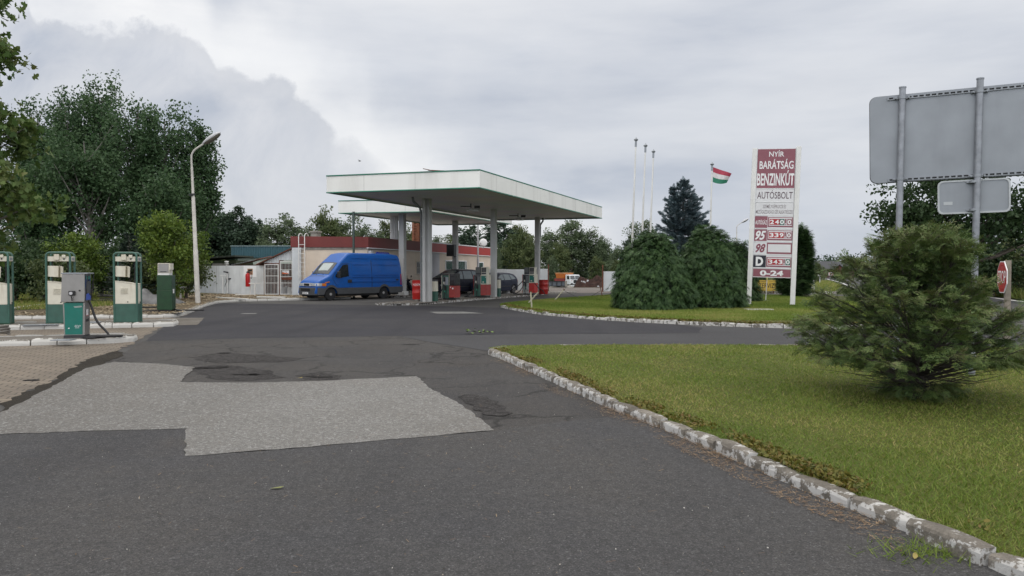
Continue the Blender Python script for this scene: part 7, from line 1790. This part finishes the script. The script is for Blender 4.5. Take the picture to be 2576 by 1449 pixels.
mb = MB(); mb.bb(-.32, .32, -.04, -.01, .85, 1.25); mb.build('plate', CLEANW, t)
for i, (px, ln) in enumerate(((2018, 0), (2030, 8), (2041, -3), (2049, 5))):
    g = G(px, 739, .09); t = thing('tree_stake', ('leftmost', 'leaning second', 'third', 'rightmost')[i]+' of the four white stakes on the verge by the junction', 'stake', (g.x, g.y, .09), rot=(0, R(-ln), 0), group='white stakes on the verge')
    mb = MB(); mb.cyl((0, 0, 0), (0, 0, 1.0-.1*(i % 2)), .045, n=8); mb.build('shaft', WHITE, t)
tree('bush', 'young roundish bush behind the white stakes on the verge', (HX(2040, 60), 60, .09), 1.7, .04, [(0, 0, 1.1, 1.1, .9, .6)], 40, .3, 45, .12, OVAL, LM_OLIVE, seed=333, cat='bush', nl=8)

# flat sprays of scale foliage --------------------------------------------
def spray(n=7, ang=40, l0=.46, w=.085, droop=.28):
    q = []
    def dia(x0, y0, a, l, wd):
        c, s = math.sin(a), math.cos(a); p = [(0, 0), (wd/2, l*.5), (0, l), (-wd/2, l*.5)]
        q.append([(x0+px*s+py*c, y0-px*c+py*s) for px, py in p])
    dia(0, 0, 0, 1.0, w*.9)
    for i in range(n):
        y = .10+.80*i/n; l = l0*(1-y)**.75+.10
        for sg in (-1, 1): dia(0, y, sg*R(ang-8*y), l, w)
    A = np.array(q, float).reshape(-1, 2)
    return np.stack([A[:, 0], A[:, 1], -droop*A[:, 1]**2-.25*np.abs(A[:, 0])**1.5], 1), len(q)
def place_sprays(O_, D_, S_, r, tmpl, nq, roll=.6, up=(0, 0, 1)):
    D_ = unit(D_); u_ = np.tile(np.array(up, float), (len(O_), 1))+r.normal(size=O_.shape)*roll
    b = unit(np.cross(D_, u_)); n = np.cross(b, D_); n *= np.sign((n*np.array(up)).sum(1, keepdims=True)+1e-9)
    V = O_[:, None]+S_[:, None, None]*(tmpl[None, :, 0:1]*b[:, None]+tmpl[None, :, 1:2]*D_[:, None]+tmpl[None, :, 2:3]*n[:, None])
    return V.reshape(-1, 3)
def compound(seed, n=4, ang=40, l0=.52, w=.055, droop=.2, sub_n=2, sl=.20):
    rr = random.Random(seed); q = []
    def dia(x0, y0, a, l, wd):
        c, s = math.cos(a), math.sin(a); q.append([(x0+px*c+py*s, y0-px*s+py*c) for px, py in [(0, 0), (wd/2, l*.5), (0, l), (-wd/2, l*.5)]])
    def stem(x0, y0, a, l, lev):
        dia(x0, y0, a, l, w*(1.0 if lev else .8))
        if lev == 0: return
        m = n if lev == 2 else sub_n
        for i in range(m):
            t = .12+.80*(i+rr.uniform(-.2, .2))/m if lev == 2 else .30+.55*i/max(1, m-1)
            for sg in (-1, 1):
                if rr.random() < .12: continue
                ll = (l0*(1-t)**.7+.12)*rr.uniform(.75, 1.2) if lev == 2 else sl*rr.uniform(.7, 1.25)
                stem(x0+math.sin(a)*l*t, y0+math.cos(a)*l*t, a+sg*R(ang*rr.uniform(.7, 1.2)), ll, lev-1)
    stem(0, 0, rr.uniform(-.1, .1), 1.0, 2)
    A = np.array(q, float).reshape(-1, 2)
    return np.stack([A[:, 0], A[:, 1], -droop*A[:, 1]**2-.3*np.abs(A[:, 0])**1.4+np.repeat([rr.uniform(-.03, .03) for _ in q], 4)], 1), len(q)
JTS = [compound(60+i) for i in range(5)]
def place_many(O_, D_, S_, r, tms, roll, T_=None, jitter=.13):
    Vs, Ts = [], []; pick = r.integers(0, len(tms), len(O_))
    for i, (tm, nq) in enumerate(tms):
        k = pick == i
        if not k.any(): continue
        Vs.append(place_sprays(O_[k], D_[k], S_[k], r, tm, nq, roll)); tt = np.repeat((T_ if T_ is not None else r.random(len(O_)))[k], nq); Ts.append(np.clip(tt+r.normal(size=len(tt))*jitter, 0, 1))
    return np.concatenate(Vs), np.concatenate(Ts)

def juniper():
    r = np.random.default_rng(41); rr = random.Random(41)
    base = G(2312, 1000, .085); t = thing('juniper_bush', 'wide dark green feathery juniper with bare low branches on the near lawn', 'bush', (base.x, base.y+.05, .07))
    zr = [(-.1, .3), (.12, .4), (.26, .8), (.38, 1.2), (.55, 1.40), (.85, 1.42), (1.05, 1.0), (1.25, .74), (1.5, .68), (1.75, .70), (1.9, .60), (2.0, .36), (2.08, .03)]
    zl = [(-.1, .3), (.12, .4), (.26, .85), (.38, 1.36), (.55, 1.56), (.9, 1.50), (1.2, 1.24), (1.45, 1.04), (1.7, .84), (1.88, .62), (2.0, .32), (2.08, .03)]
    def rmax(z, az): 
        c_ = (math.cos(az)+1)/2; base_r = float(np.interp(z, [p[0] for p in zl], [p[1] for p in zl]))*(1-c_)+float(np.interp(z, [p[0] for p in zr], [p[1] for p in zr]))*c_
        return base_r*(1+.10*math.sin(3*az+1.3)+.07*math.sin(5*az+z*4)+.05*math.sin(9*az-z*7))
    mb = MB(); O_, D_, S_, T_ = [], [], [], []
    mb.tube([(0, 0, -.05), (.02, 0, .25), (.04, .03, .6), (.03, .05, 1.1), (.06, .0, 1.6)], [.10, .085, .065, .04, .015], 8)
    mb.tube([(-.03, -.03, 0), (-.25, -.06, .22), (-.55, -.12, .42), (-1.0, -.2, .55)], [.07, .055, .035, .012], 7)
    npri = 140
    for i in range(npri):
        az = 2.399*i+rr.uniform(-.3, .3); f_ = (i+.5)/npri
        z0 = .10+f_*1.15*rr.uniform(.6, 1.0); el = R(3+80*f_**1.15+rr.uniform(-11, 11))
        p = Vector((.03, .03, z0)); d = Vector((math.cos(az)*math.cos(el), math.sin(az)*math.cos(el), math.sin(el)))
        path = [p.copy()]; step = .11; n = 0
        while n < 26:
            d = (d+Vector((rr.uniform(-.09, .09), rr.uniform(-.09, .09), rr.uniform(-.07, .10)))).normalized(); p = p+d*step; n += 1
            if math.hypot(p.x, p.y) > rmax(p.z, math.atan2(p.y, p.x))*rr.uniform(.86, 1.03) or p.z > 2.02 or (p.z < .26 and math.hypot(p.x, p.y) > .45): break
            path.append(p.copy())
        if len(path) < 4: continue
        L_ = len(path); r0 = .006+.00075*L_
        mb.tube(path, [r0*(1-.85*k/(L_-1))+.0025 for k in range(L_)], 5, caps=False)
        f0 = .52 if f_ < .35 else .42
        for k in range(int(L_*f0), L_):
            f2 = (k-L_*f0)/(L_*(1-f0)+1e-6); ax = (path[min(k+1, L_-1)]-path[k-1]).normalized()
            for sg in (-1, 1):
                if rr.random() < .15: continue
                lat = ax.cross(Vector((0, 0, 1))).normalized()*sg; dd = (ax*rr.uniform(.5, 1.0)+lat*rr.uniform(.5, 1.0)+Vector((0, 0, rr.uniform(-.25, .35)))).normalized()
                l2 = rr.uniform(.16, .40)*(1-.35*f2); e = path[k]+dd*l2+Vector((0, 0, -.04))
                mb.tube([path[k], path[k].lerp(e, .5)+Vector((0, 0, .02)), e], [.0045, .003, .0015], 4, caps=False)
                m = 4
                for q in range(m):
                    o = path[k].lerp(e, .25+.75*q/m); s2 = (-1 if q % 2 else 1)
                    l3 = dd.cross(Vector((0, 0, 1))).normalized()*s2; ddd = dd+l3*rr.uniform(.2, .9)+Vector((rr.uniform(-.25, .25), rr.uniform(-.25, .25), rr.uniform(-.45, .25)))
                    O_.append(o); D_.append(ddd); S_.append(rr.uniform(.085, .19)); T_.append(.12+.50*rr.random()+.30*f2)
            if k == L_-1:
                for q in range(4): O_.append(path[k]-ax*.05*q); D_.append(ax+Vector((rr.uniform(-.5, .5), rr.uniform(-.5, .5), rr.uniform(-.3, .3)))); S_.append(rr.uniform(.14, .24)); T_.append(.75+.2*rr.random())
    # bare twigs low down
    for i in range(60):
        az = rr.uniform(0, 6.28); l = rr.uniform(.5, 1.25); a = Vector((0, 0, rr.uniform(.12, .5))); b = Vector((math.cos(az)*l, math.sin(az)*l, a.z+rr.uniform(.0, .3))); m = a.lerp(b, .5)+Vector((rr.uniform(-.1, .1), rr.uniform(-.1, .1), rr.uniform(-.1, .05)))
        mb.tube([a, m, b], [.009, .006, .002], 4, caps=False)
    mb.build('branches', M('juniper_bark', (.045, .038, .032), .9, var=.3, sc=10), t, smooth=60)
    V, T2_ = place_many(np.array(O_), np.array(D_), np.array(S_)*1.0, r, JTS, .6, np.array(T_))
    np_mesh('foliage', V, 4, LM_JUN, t, T2_)
juniper()

TTS = [compound(80+i, 3, 36, .50, .075, .55, 2, .22) for i in range(4)]
def thuja(label, px, d, H, Rb, seed, prof=None, n=1050, cyp=False, group='clipped conifers on the far lawn', size=.215):
    r = np.random.default_rng(seed); x = HX(px, d); t = thing('conifer', label, 'conifer', (x, d, .07), 0, group)
    prof = prof or [(0, .94), (.10, 1.0), (.25, .97), (.45, .86), (.62, .72), (.78, .53), (.90, .33), (.97, .16), (1, .02)]
    rad = lambda z: np.interp(z/H, [p[0] for p in prof], [p[1] for p in prof])*Rb
    zs = H*(1-(1-r.random(n*3))**1.0); az = r.uniform(0, 2*math.pi, n*3); keep = r.random(n*3) < (rad(zs)+.15*Rb)/Rb; zs, az = zs[keep][:n], az[keep][:n]; m = len(zs)
    bump = 1+.07*np.sin(3*az+zs*2.2+seed)+.06*np.sin(7*az-zs*4)+r.normal(size=m)*.03
    C = np.stack([rad(zs)*bump*np.cos(az), rad(zs)*bump*np.sin(az), zs], 1)
    out = np.stack([np.cos(az), np.sin(az), np.zeros(m)], 1); slope = np.clip((zs/H-.55)*1.6, 0, 1)[:, None]; nrm = unit(out*(1-slope*.6)+np.array([0, 0, 1])*slope)
    k = 9; O_ = np.repeat(C, k, 0)+r.normal(size=(m*k, 3))*np.array([.09, .09, .08]); Nn = np.repeat(nrm, k, 0)
    tang = np.cross(Nn, np.array([0, 0, 1.])); D_ = Nn*.75+tang*r.uniform(-.9, .9, (m*k, 1))+np.array([0, 0, -.28 if not cyp else .75])*r.uniform(.3, 1.2, (m*k, 1))
    O_ -= Nn*r.uniform(.0, .16, (m*k, 1))
    V = None
    tone = np.clip(np.repeat(r.random(m), k)*.4+r.random(m*k)*.5, 0, 1)
    V, tone = place_many(O_, D_, size*r.uniform(.6, 1.25, m*k), r, TTS, .5, tone, .12)
    np_mesh('foliage', V, 4, LM_THU, t, tone)
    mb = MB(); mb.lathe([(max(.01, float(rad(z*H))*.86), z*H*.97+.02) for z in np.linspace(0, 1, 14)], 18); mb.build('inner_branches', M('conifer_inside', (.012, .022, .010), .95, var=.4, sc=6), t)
    return t
thuja('left one of the two big dense dome-shaped conifers on the far lawn', 1640, 31.0, 3.16, 1.48, 1)
thuja('right one of the two big dense dome-shaped conifers, beside the price sign', 1780, 32.2, 3.46, 1.38, 2)
thuja('smaller dome-shaped conifer partly hidden behind the right big one', 1858, 38.5, 3.05, .92, 3, n=560)
thuja('tall dark columnar cypress behind the right post of the price sign', 2000, 46.0, 4.25, .86, 4, [(0, .55), (.06, .85), (.15, 1), (.5, 1), (.8, .9), (.93, .62), (.98, .3), (1, .03)], 900, True, None, .24)
thuja('low dark conifer bush behind the left end of the service board', 1884, 57.0, 2.6, 1.2, 5, n=480)

def spruce():
    r = np.random.default_rng(9); rr = random.Random(9); d = 42.0; x = HX(1716, d); t = thing('blue_spruce', 'blue-grey spruce with several ragged tops rising behind the dome-shaped conifers', 'spruce', (x, d, .07)); mb = MB()
    C_, D_, S_ = [], [], []
    leaders = [(0.05, 0, 6.55, 2.75), (-.50, .1, 6.15, .60), (.62, .1, 5.75, .65)]
    for (lx_, ly_, H, Rb) in leaders:
        mb.tube([(lx_*.2, 0, 0), (lx_*.8, ly_, H*.5), (lx_, ly_, H)], [.14, .08, .012], 7)
        z = .9 if Rb > 1 else 3.6
        while z < H-.12:
            f_ = 1-(z/H); nb = rr.randint(6, 9); L_ = Rb*min(1, .03+1.15*f_**.95)*rr.uniform(.78, 1.2)
            for i in range(nb):
                az = rr.uniform(0, 6.28); tip_up = .12+.45*(1-f_); l = L_*rr.uniform(.65, 1.1)
                a = Vector((lx_*(.4+.6*z/H), ly_, z)); b = a+Vector((math.cos(az)*l, math.sin(az)*l, l*tip_up-.10*l)); mid = a.lerp(b, .5)+Vector((0, 0, -.07*l))
                mb.tube([a, mid, b], [.018, .012, .004], 4, caps=False)
                n = max(3, int(l/.085))
                for k in range(n):
                    u = (k+1)/n; q = a.lerp(mid, u*2) if u < .5 else mid.lerp(b, u*2-1); ax = (b-a).normalized()
                    for sg in (-1, 1):
                        lat = ax.cross(Vector((0, 0, 1))).normalized()*sg; dd = ax*.7+lat*(.8*(1.1-u))+Vector((0, 0, rr.uniform(-.15, .25)))
                        tl = (.10+.22*(1-u))*min(1, l/1.0+.3)
                        for w in range(3):
                            C_.append(q+dd.normalized()*tl*w*.45); D_.append(dd+Vector((rr.uniform(-.4, .4), rr.uniform(-.4, .4), rr.uniform(-.3, .4)))); S_.append(rr.uniform(.10, .19))
                C_.append(b); D_.append(ax+Vector((0, 0, .3))); S_.append(.2)
            z += rr.uniform(.16, .25)
        for k in range(6): C_.append(Vector((lx_, ly_, H-.1*k))); D_.append(Vector((rr.uniform(-.5, .5), rr.uniform(-.5, .5), 1))); S_.append(.2)
    mb.build('trunk', BARK, t, smooth=60)
    T2, N2_ = spray(4, 50, .42, .12, .0)
    V = place_sprays(np.array(C_), np.array(D_), np.array(S_)*1.45, r, T2, N2_, .8)
    np_mesh('foliage', V, 4, LM_SPR, t, np.repeat(r.random(len(C_)), N2_))
spruce()
def young_fir():
    r = np.random.default_rng(19); rr = random.Random(19); d = 39.0; x = HX(326, d); H = CAMH+(679-598)/1910*d; t = thing('young_fir', 'young grey-green fir between the bushes behind the rightmost tube-framed pump', 'fir', (x, d, .1)); mb = MB()
    mb.cyl((0, 0, 0), (0, 0, H), .06, .01); C_, D_, S_ = [], [], []
    for z in np.arange(.2, H, .13):
        L_ = 1.25*(1-z/H)+.08
        for i in range(9):
            az = rr.uniform(0, 6.28)
            for u in np.linspace(.2, 1, 6):
                C_.append(Vector((math.cos(az)*L_*u, math.sin(az)*L_*u, z+.1*u))); D_.append(Vector((math.cos(az), math.sin(az), rr.uniform(-.1, .5)))); S_.append(rr.uniform(.16, .28))
    mb.build('trunk', BARK, t)
    T2, N2_ = spray(4, 46, .42, .12, .0); np_mesh('foliage', place_sprays(np.array(C_), np.array(D_), np.array(S_), r, T2, N2_, .9), 4, LM_FIR, t, np.repeat(r.random(len(C_)), N2_))
young_fir()

# ------------------------------------------------------------------ grass, weeds, straw
def inside(poly, P_):
    x, y = P_[:, 0], P_[:, 1]; c = np.zeros(len(P_), bool); p = [(q[0], q[1]) for q in poly]; j = len(p)-1
    for i in range(len(p)):
        (xi, yi), (xj, yj) = p[i], p[j]
        hit = ((yi > y) != (yj > y)) & (x < (xj-xi)*(y-yi)/(yj-yi+1e-12)+xi); c ^= hit; j = i
    return c
def vnoise(P_, s, seed=0):
    r = np.random.default_rng(seed); v = np.zeros(len(P_))
    for k in range(7):
        a = r.uniform(0, 6.28); f_ = s*r.uniform(.5, 2.2); v += np.sin((P_[:, 0]*math.cos(a)+P_[:, 1]*math.sin(a))*f_+r.uniform(0, 6.28))
    return v/7*1.6
def blades(name, P_, z, h, w, mat, r, lean=.5, tone=None):
    n = len(P_); az = r.uniform(0, 6.28, n); hh = h*r.uniform(.45, 1.25, n); ln = r.normal(size=(n, 2))*lean*hh[:, None]
    b = np.stack([np.cos(az), np.sin(az)], 1)*(w*r.uniform(.7, 1.3, n))[:, None]/2
    zz = np.full((n, 1), z); V = np.stack([np.hstack([P_-b, zz]), np.hstack([P_+b, zz]), np.hstack([P_+ln, zz+hh[:, None]])], 1).reshape(-1, 3)
    return np_mesh(name, V, 3, mat, None, tone)
LM_GRASS = leaf_mat('grass_blade', [(.108, .170, .024), (.160, .230, .036), (.215, .265, .054), (.30, .285, .09), (.40, .33, .14)], trans=.35)
gr_ = np.random.default_rng(31)
lawn = [(p[0], p[1]) for p in near_lawn_poly]
def sample(n, x0, x1, y0, y1, poly, wpow):
    P_ = np.stack([gr_.uniform(x0, x1, n), gr_.uniform(y0, y1, n)], 1); d = np.hypot(P_[:, 0], P_[:, 1]); ob = np.abs(P_[:, 0])/np.maximum(.1, P_[:, 1]); vis = ((ob < .80) | ((ob < 2.6) & (gr_.random(n) < .45))) & (P_[:, 1] > 1.6)
    keep = vis & inside(poly, P_) & (gr_.random(n) < (y0/d)**wpow); return P_[keep]
Pn = sample(2800000, -1, 13, 2.0, 17, lawn, 1.3)
dn = np.hypot(Pn[:, 0], Pn[:, 1]); patch = vnoise(Pn, .9, 2)*.55+vnoise(Pn, 3.5, 3)*.30
tone = np.clip(.34+patch*.60+gr_.normal(size=len(Pn))*.27, 0, 1)
o = blades('lawn_grass', Pn, .070, .030*(1+vnoise(Pn, 2.2, 5)*.4+.35*np.clip(vnoise(Pn, 5.5, 15), 0, 1)), .0040+.0007*dn, LM_GRASS, gr_, .9, tone); stuff(o, 'short green and straw-tinged grass of the near lawn', 'grass')
Pf_ = sample(520000, -2, 17, 24, 52, [(p[0], p[1]) for p in far_lawn_poly], .8)
tone = np.clip(.34+vnoise(Pf_, .5, 7)*.3+vnoise(Pf_, 2, 8)*.15+gr_.normal(size=len(Pf_))*.16, 0, 1)
o = blades('far_lawn_grass', Pf_, .078, .075, .022, LM_GRASS, gr_, .5, tone); stuff(o, 'mown green grass of the far lawn', 'grass')
# taller unmown grass on the verges
def rect_pts(n, x0, x1, y0, y1): return np.stack([gr_.uniform(x0, x1, n), gr_.uniform(y0, y1, n)], 1)
Pv = rect_pts(60000, 27, 60, 40, 72); Pv = Pv[inside([(27.9, 40.8), (33.3, 56), (41.3, 75), (70, 75), (70, 30), (28, 30)], Pv)]
o = blades('verge_weeds', Pv, .03, .55, .07, leaf_mat('verge_grass', [(.06, .09, .015), (.09, .14, .02), (.13, .16, .03), (.18, .16, .05)], trans=.3), gr_, .35); stuff(o, 'tall weedy grass on the verge beyond the main road', 'grass')
Pv = rect_pts(60000, 13, 45, 55, 110); Pv = Pv[inside([(13, 57), (20, 54.5), (23.2, 54.8), (32, 73.6), (44, 105), (30, 110), (16, 76)], Pv)]
o = blades('verge_grass', Pv, .08, .22, .06, LM_GRASS, gr_, .45); stuff(o, 'grass of the verge between the service road and the bend', 'grass')
Pv = rect_pts(90000, -40, -16, 24, 52); Pv = Pv[inside([(-40, 20), (-27, 23.4), (-17.5, 31.0), (-17.0, 38), (-19.2, 43), (-21.7, 49), (-21.7, 52), (-40, 52)], Pv)]
o = blades('rough_grass', Pv, .12, .18, .035, LM_GRASS, gr_, .5); stuff(o, 'rough grass under the bushes behind the old pumps', 'grass')
# ground-ivy-like weeds hugging the near kerb
def along(path, n, a, b, seed, gate=0.0):
    r = np.random.default_rng(seed); p = np.array([(q[0], q[1]) for q in path]); seg = np.linalg.norm(np.diff(p, axis=0), axis=1); cum = np.r_[0, np.cumsum(seg)]
    s = r.random(n)*cum[-1]; i = np.clip(np.searchsorted(cum, s)-1, 0, len(seg)-1); t = (s-cum[i])/seg[i]; q = p[i]*(1-t)[:, None]+p[i+1]*t[:, None]; d = (p[i+1]-p[i])/seg[i][:, None]; nn = np.stack([-d[:, 1], d[:, 0]], 1)
    off = a+(b-a)*r.random(n)**1.5 if True else 0
    return q+nn*off[:, None], s
kpath = kn[:-2]
Pw_, sw = along(kpath, 26000, .13, .42, 3); g_ = vnoise(Pw_, 3, 9)+.35; k_ = g_ > gr_.random(len(Pw_))*1.0+.05; Pw_ = Pw_[k_]
Cw_ = np.hstack([Pw_, .080+gr_.random((len(Pw_), 1))*.04])
LM_WEED = leaf_mat('weed_leaf', [(.07, .085, .018), (.12, .12, .022), (.17, .15, .03), (.15, .09, .03)], trans=.2)
stuff(np_mesh('kerb_weeds', leaf_verts(Cw_, .034*gr_.uniform(.6, 1.5, len(Cw_)), OVAL, gr_, (0, 0, .1), .2, 1.5), 6, LM_WEED, None), 'low yellow-green weeds creeping along the near kerb', 'weeds')
kfp = smooth_path(kf, 1)
Pw_, sw = along(kfp, 9000, .12, .45, 5); Cw_ = np.hstack([Pw_, .09+gr_.random((len(Pw_), 1))*.06])
stuff(np_mesh('far_kerb_weeds', leaf_verts(Cw_, .07*gr_.uniform(.6, 1.4, len(Cw_)), DIAMOND, gr_, (0, 0, .1), .2, 1.5), 4, LM_WEED, None), 'low yellowish weeds creeping along the far lawn kerb', 'weeds')
# dry needles and straw swept against the kerb
def chips(name, P_, z, l, w, mat, label, cat):
    n = len(P_); az = gr_.uniform(0, 6.28, n); L_ = l*gr_.uniform(.4, 1.4, n); d = np.stack([np.cos(az), np.sin(az), gr_.normal(size=n)*.10], 1)*L_[:, None]; b = np.stack([-np.sin(az), np.cos(az), np.zeros(n)], 1)*(w*gr_.uniform(.6, 1.5, n))[:, None]
    C = np.hstack([P_, z+gr_.random((n, 1))*.02+np.abs(d[:, 2:3])*.5]); V = np.stack([C-d/2-b/2, C+d/2-b/2, C+d/2+b/2, C-d/2+b/2], 1).reshape(-1, 3)
    return stuff(np_mesh(name, V, 4, mat, None), label, cat)
LM_LIT = leaf_mat('dry_needles', [(.10, .055, .028), (.17, .10, .05), (.25, .16, .085), (.34, .25, .15)], trans=0)
Pl, sl = along(kpath, 15000, -.0, -.30, 11); g_ = vnoise(Pl, 2.2, 21); Pl = Pl[(g_+.25 > gr_.random(len(Pl))*.9)]
chips('needle_litter', Pl, .009, .040, .0035, LM_LIT, 'brown dry needles swept against the foot of the near kerb', 'litter')
LM_STRAW = leaf_mat('straw', [(.16, .11, .06), (.26, .19, .11), (.38, .30, .18), (.46, .39, .26)], trans=0)
Ps = rect_pts(110000, -32, -9, 25, 51); Ps = Ps[inside([(q[0], q[1]) for q in straw_poly], Ps) & ~inside([(-40, 20), (-27, 23.4), (-17.5, 31.0), (-17.0, 38), (-19.2, 43), (-21.7, 49), (-21.7, 52), (-40, 52)], Ps)]
Ps = Ps[vnoise(Ps, .8, 14)+.55 > gr_.random(len(Ps))*.8]
chips('straw_mulch', Ps, .125, .13, .03, LM_STRAW, 'pale straw and wood chips scattered over the bed before the fence', 'mulch')
# grit, snail shells and bits on the asphalt
Pg = sample(5200, -6, 5, 3.4, 16, [(-6, 3), (2.8, 3), (1.2, 9), (-.7, 15), (-8, 15)], 1.0)
Cg = np.hstack([Pg, np.full((len(Pg), 1), .014)])
lt_ = np.random.default_rng(88); Pq = lt_.normal(size=(900, 2))*np.array([2.6, 3.2])+np.array([-.8, 7.2]); Pq = Pq[(Pq[:, 1] > 3.4) & (Pq[:, 1] < 16) & ~inside(lawn, Pq)]
chips('loose_straws', Pq[:420], .013, .05, .0032, LM_LIT, 'loose straws and needles blown over the asphalt', 'litter')
stuff(np_mesh('grit', leaf_verts(Cg[:1500], .009*gr_.uniform(.5, 1.5, len(Cg[:1500])), OVAL, gr_, (0, 0, 0), .6), 6, leaf_mat('grit_bits', [(.05, .045, .04), (.16, .14, .12), (.3, .27, .23), (.10, .06, .03), (.62, .6, .56)], trans=0), None), 'tiny stones, shells and bits scattered on the asphalt', 'grit')
# weed tuft growing at the kerb foot bottom right
g = G(2330, 1392, .01); Pt = np.array([[g.x, g.y]])+gr_.normal(size=(260, 2))*np.array([.16, .10])
o = blades('weed_tuft', Pt, .008, .065, .008, LM_GRASS, gr_, 1.2, gr_.random(len(Pt))*.45); tag(o, 'green weed tuft sprawling at the foot of the near kerb, bottom right', 'weed')
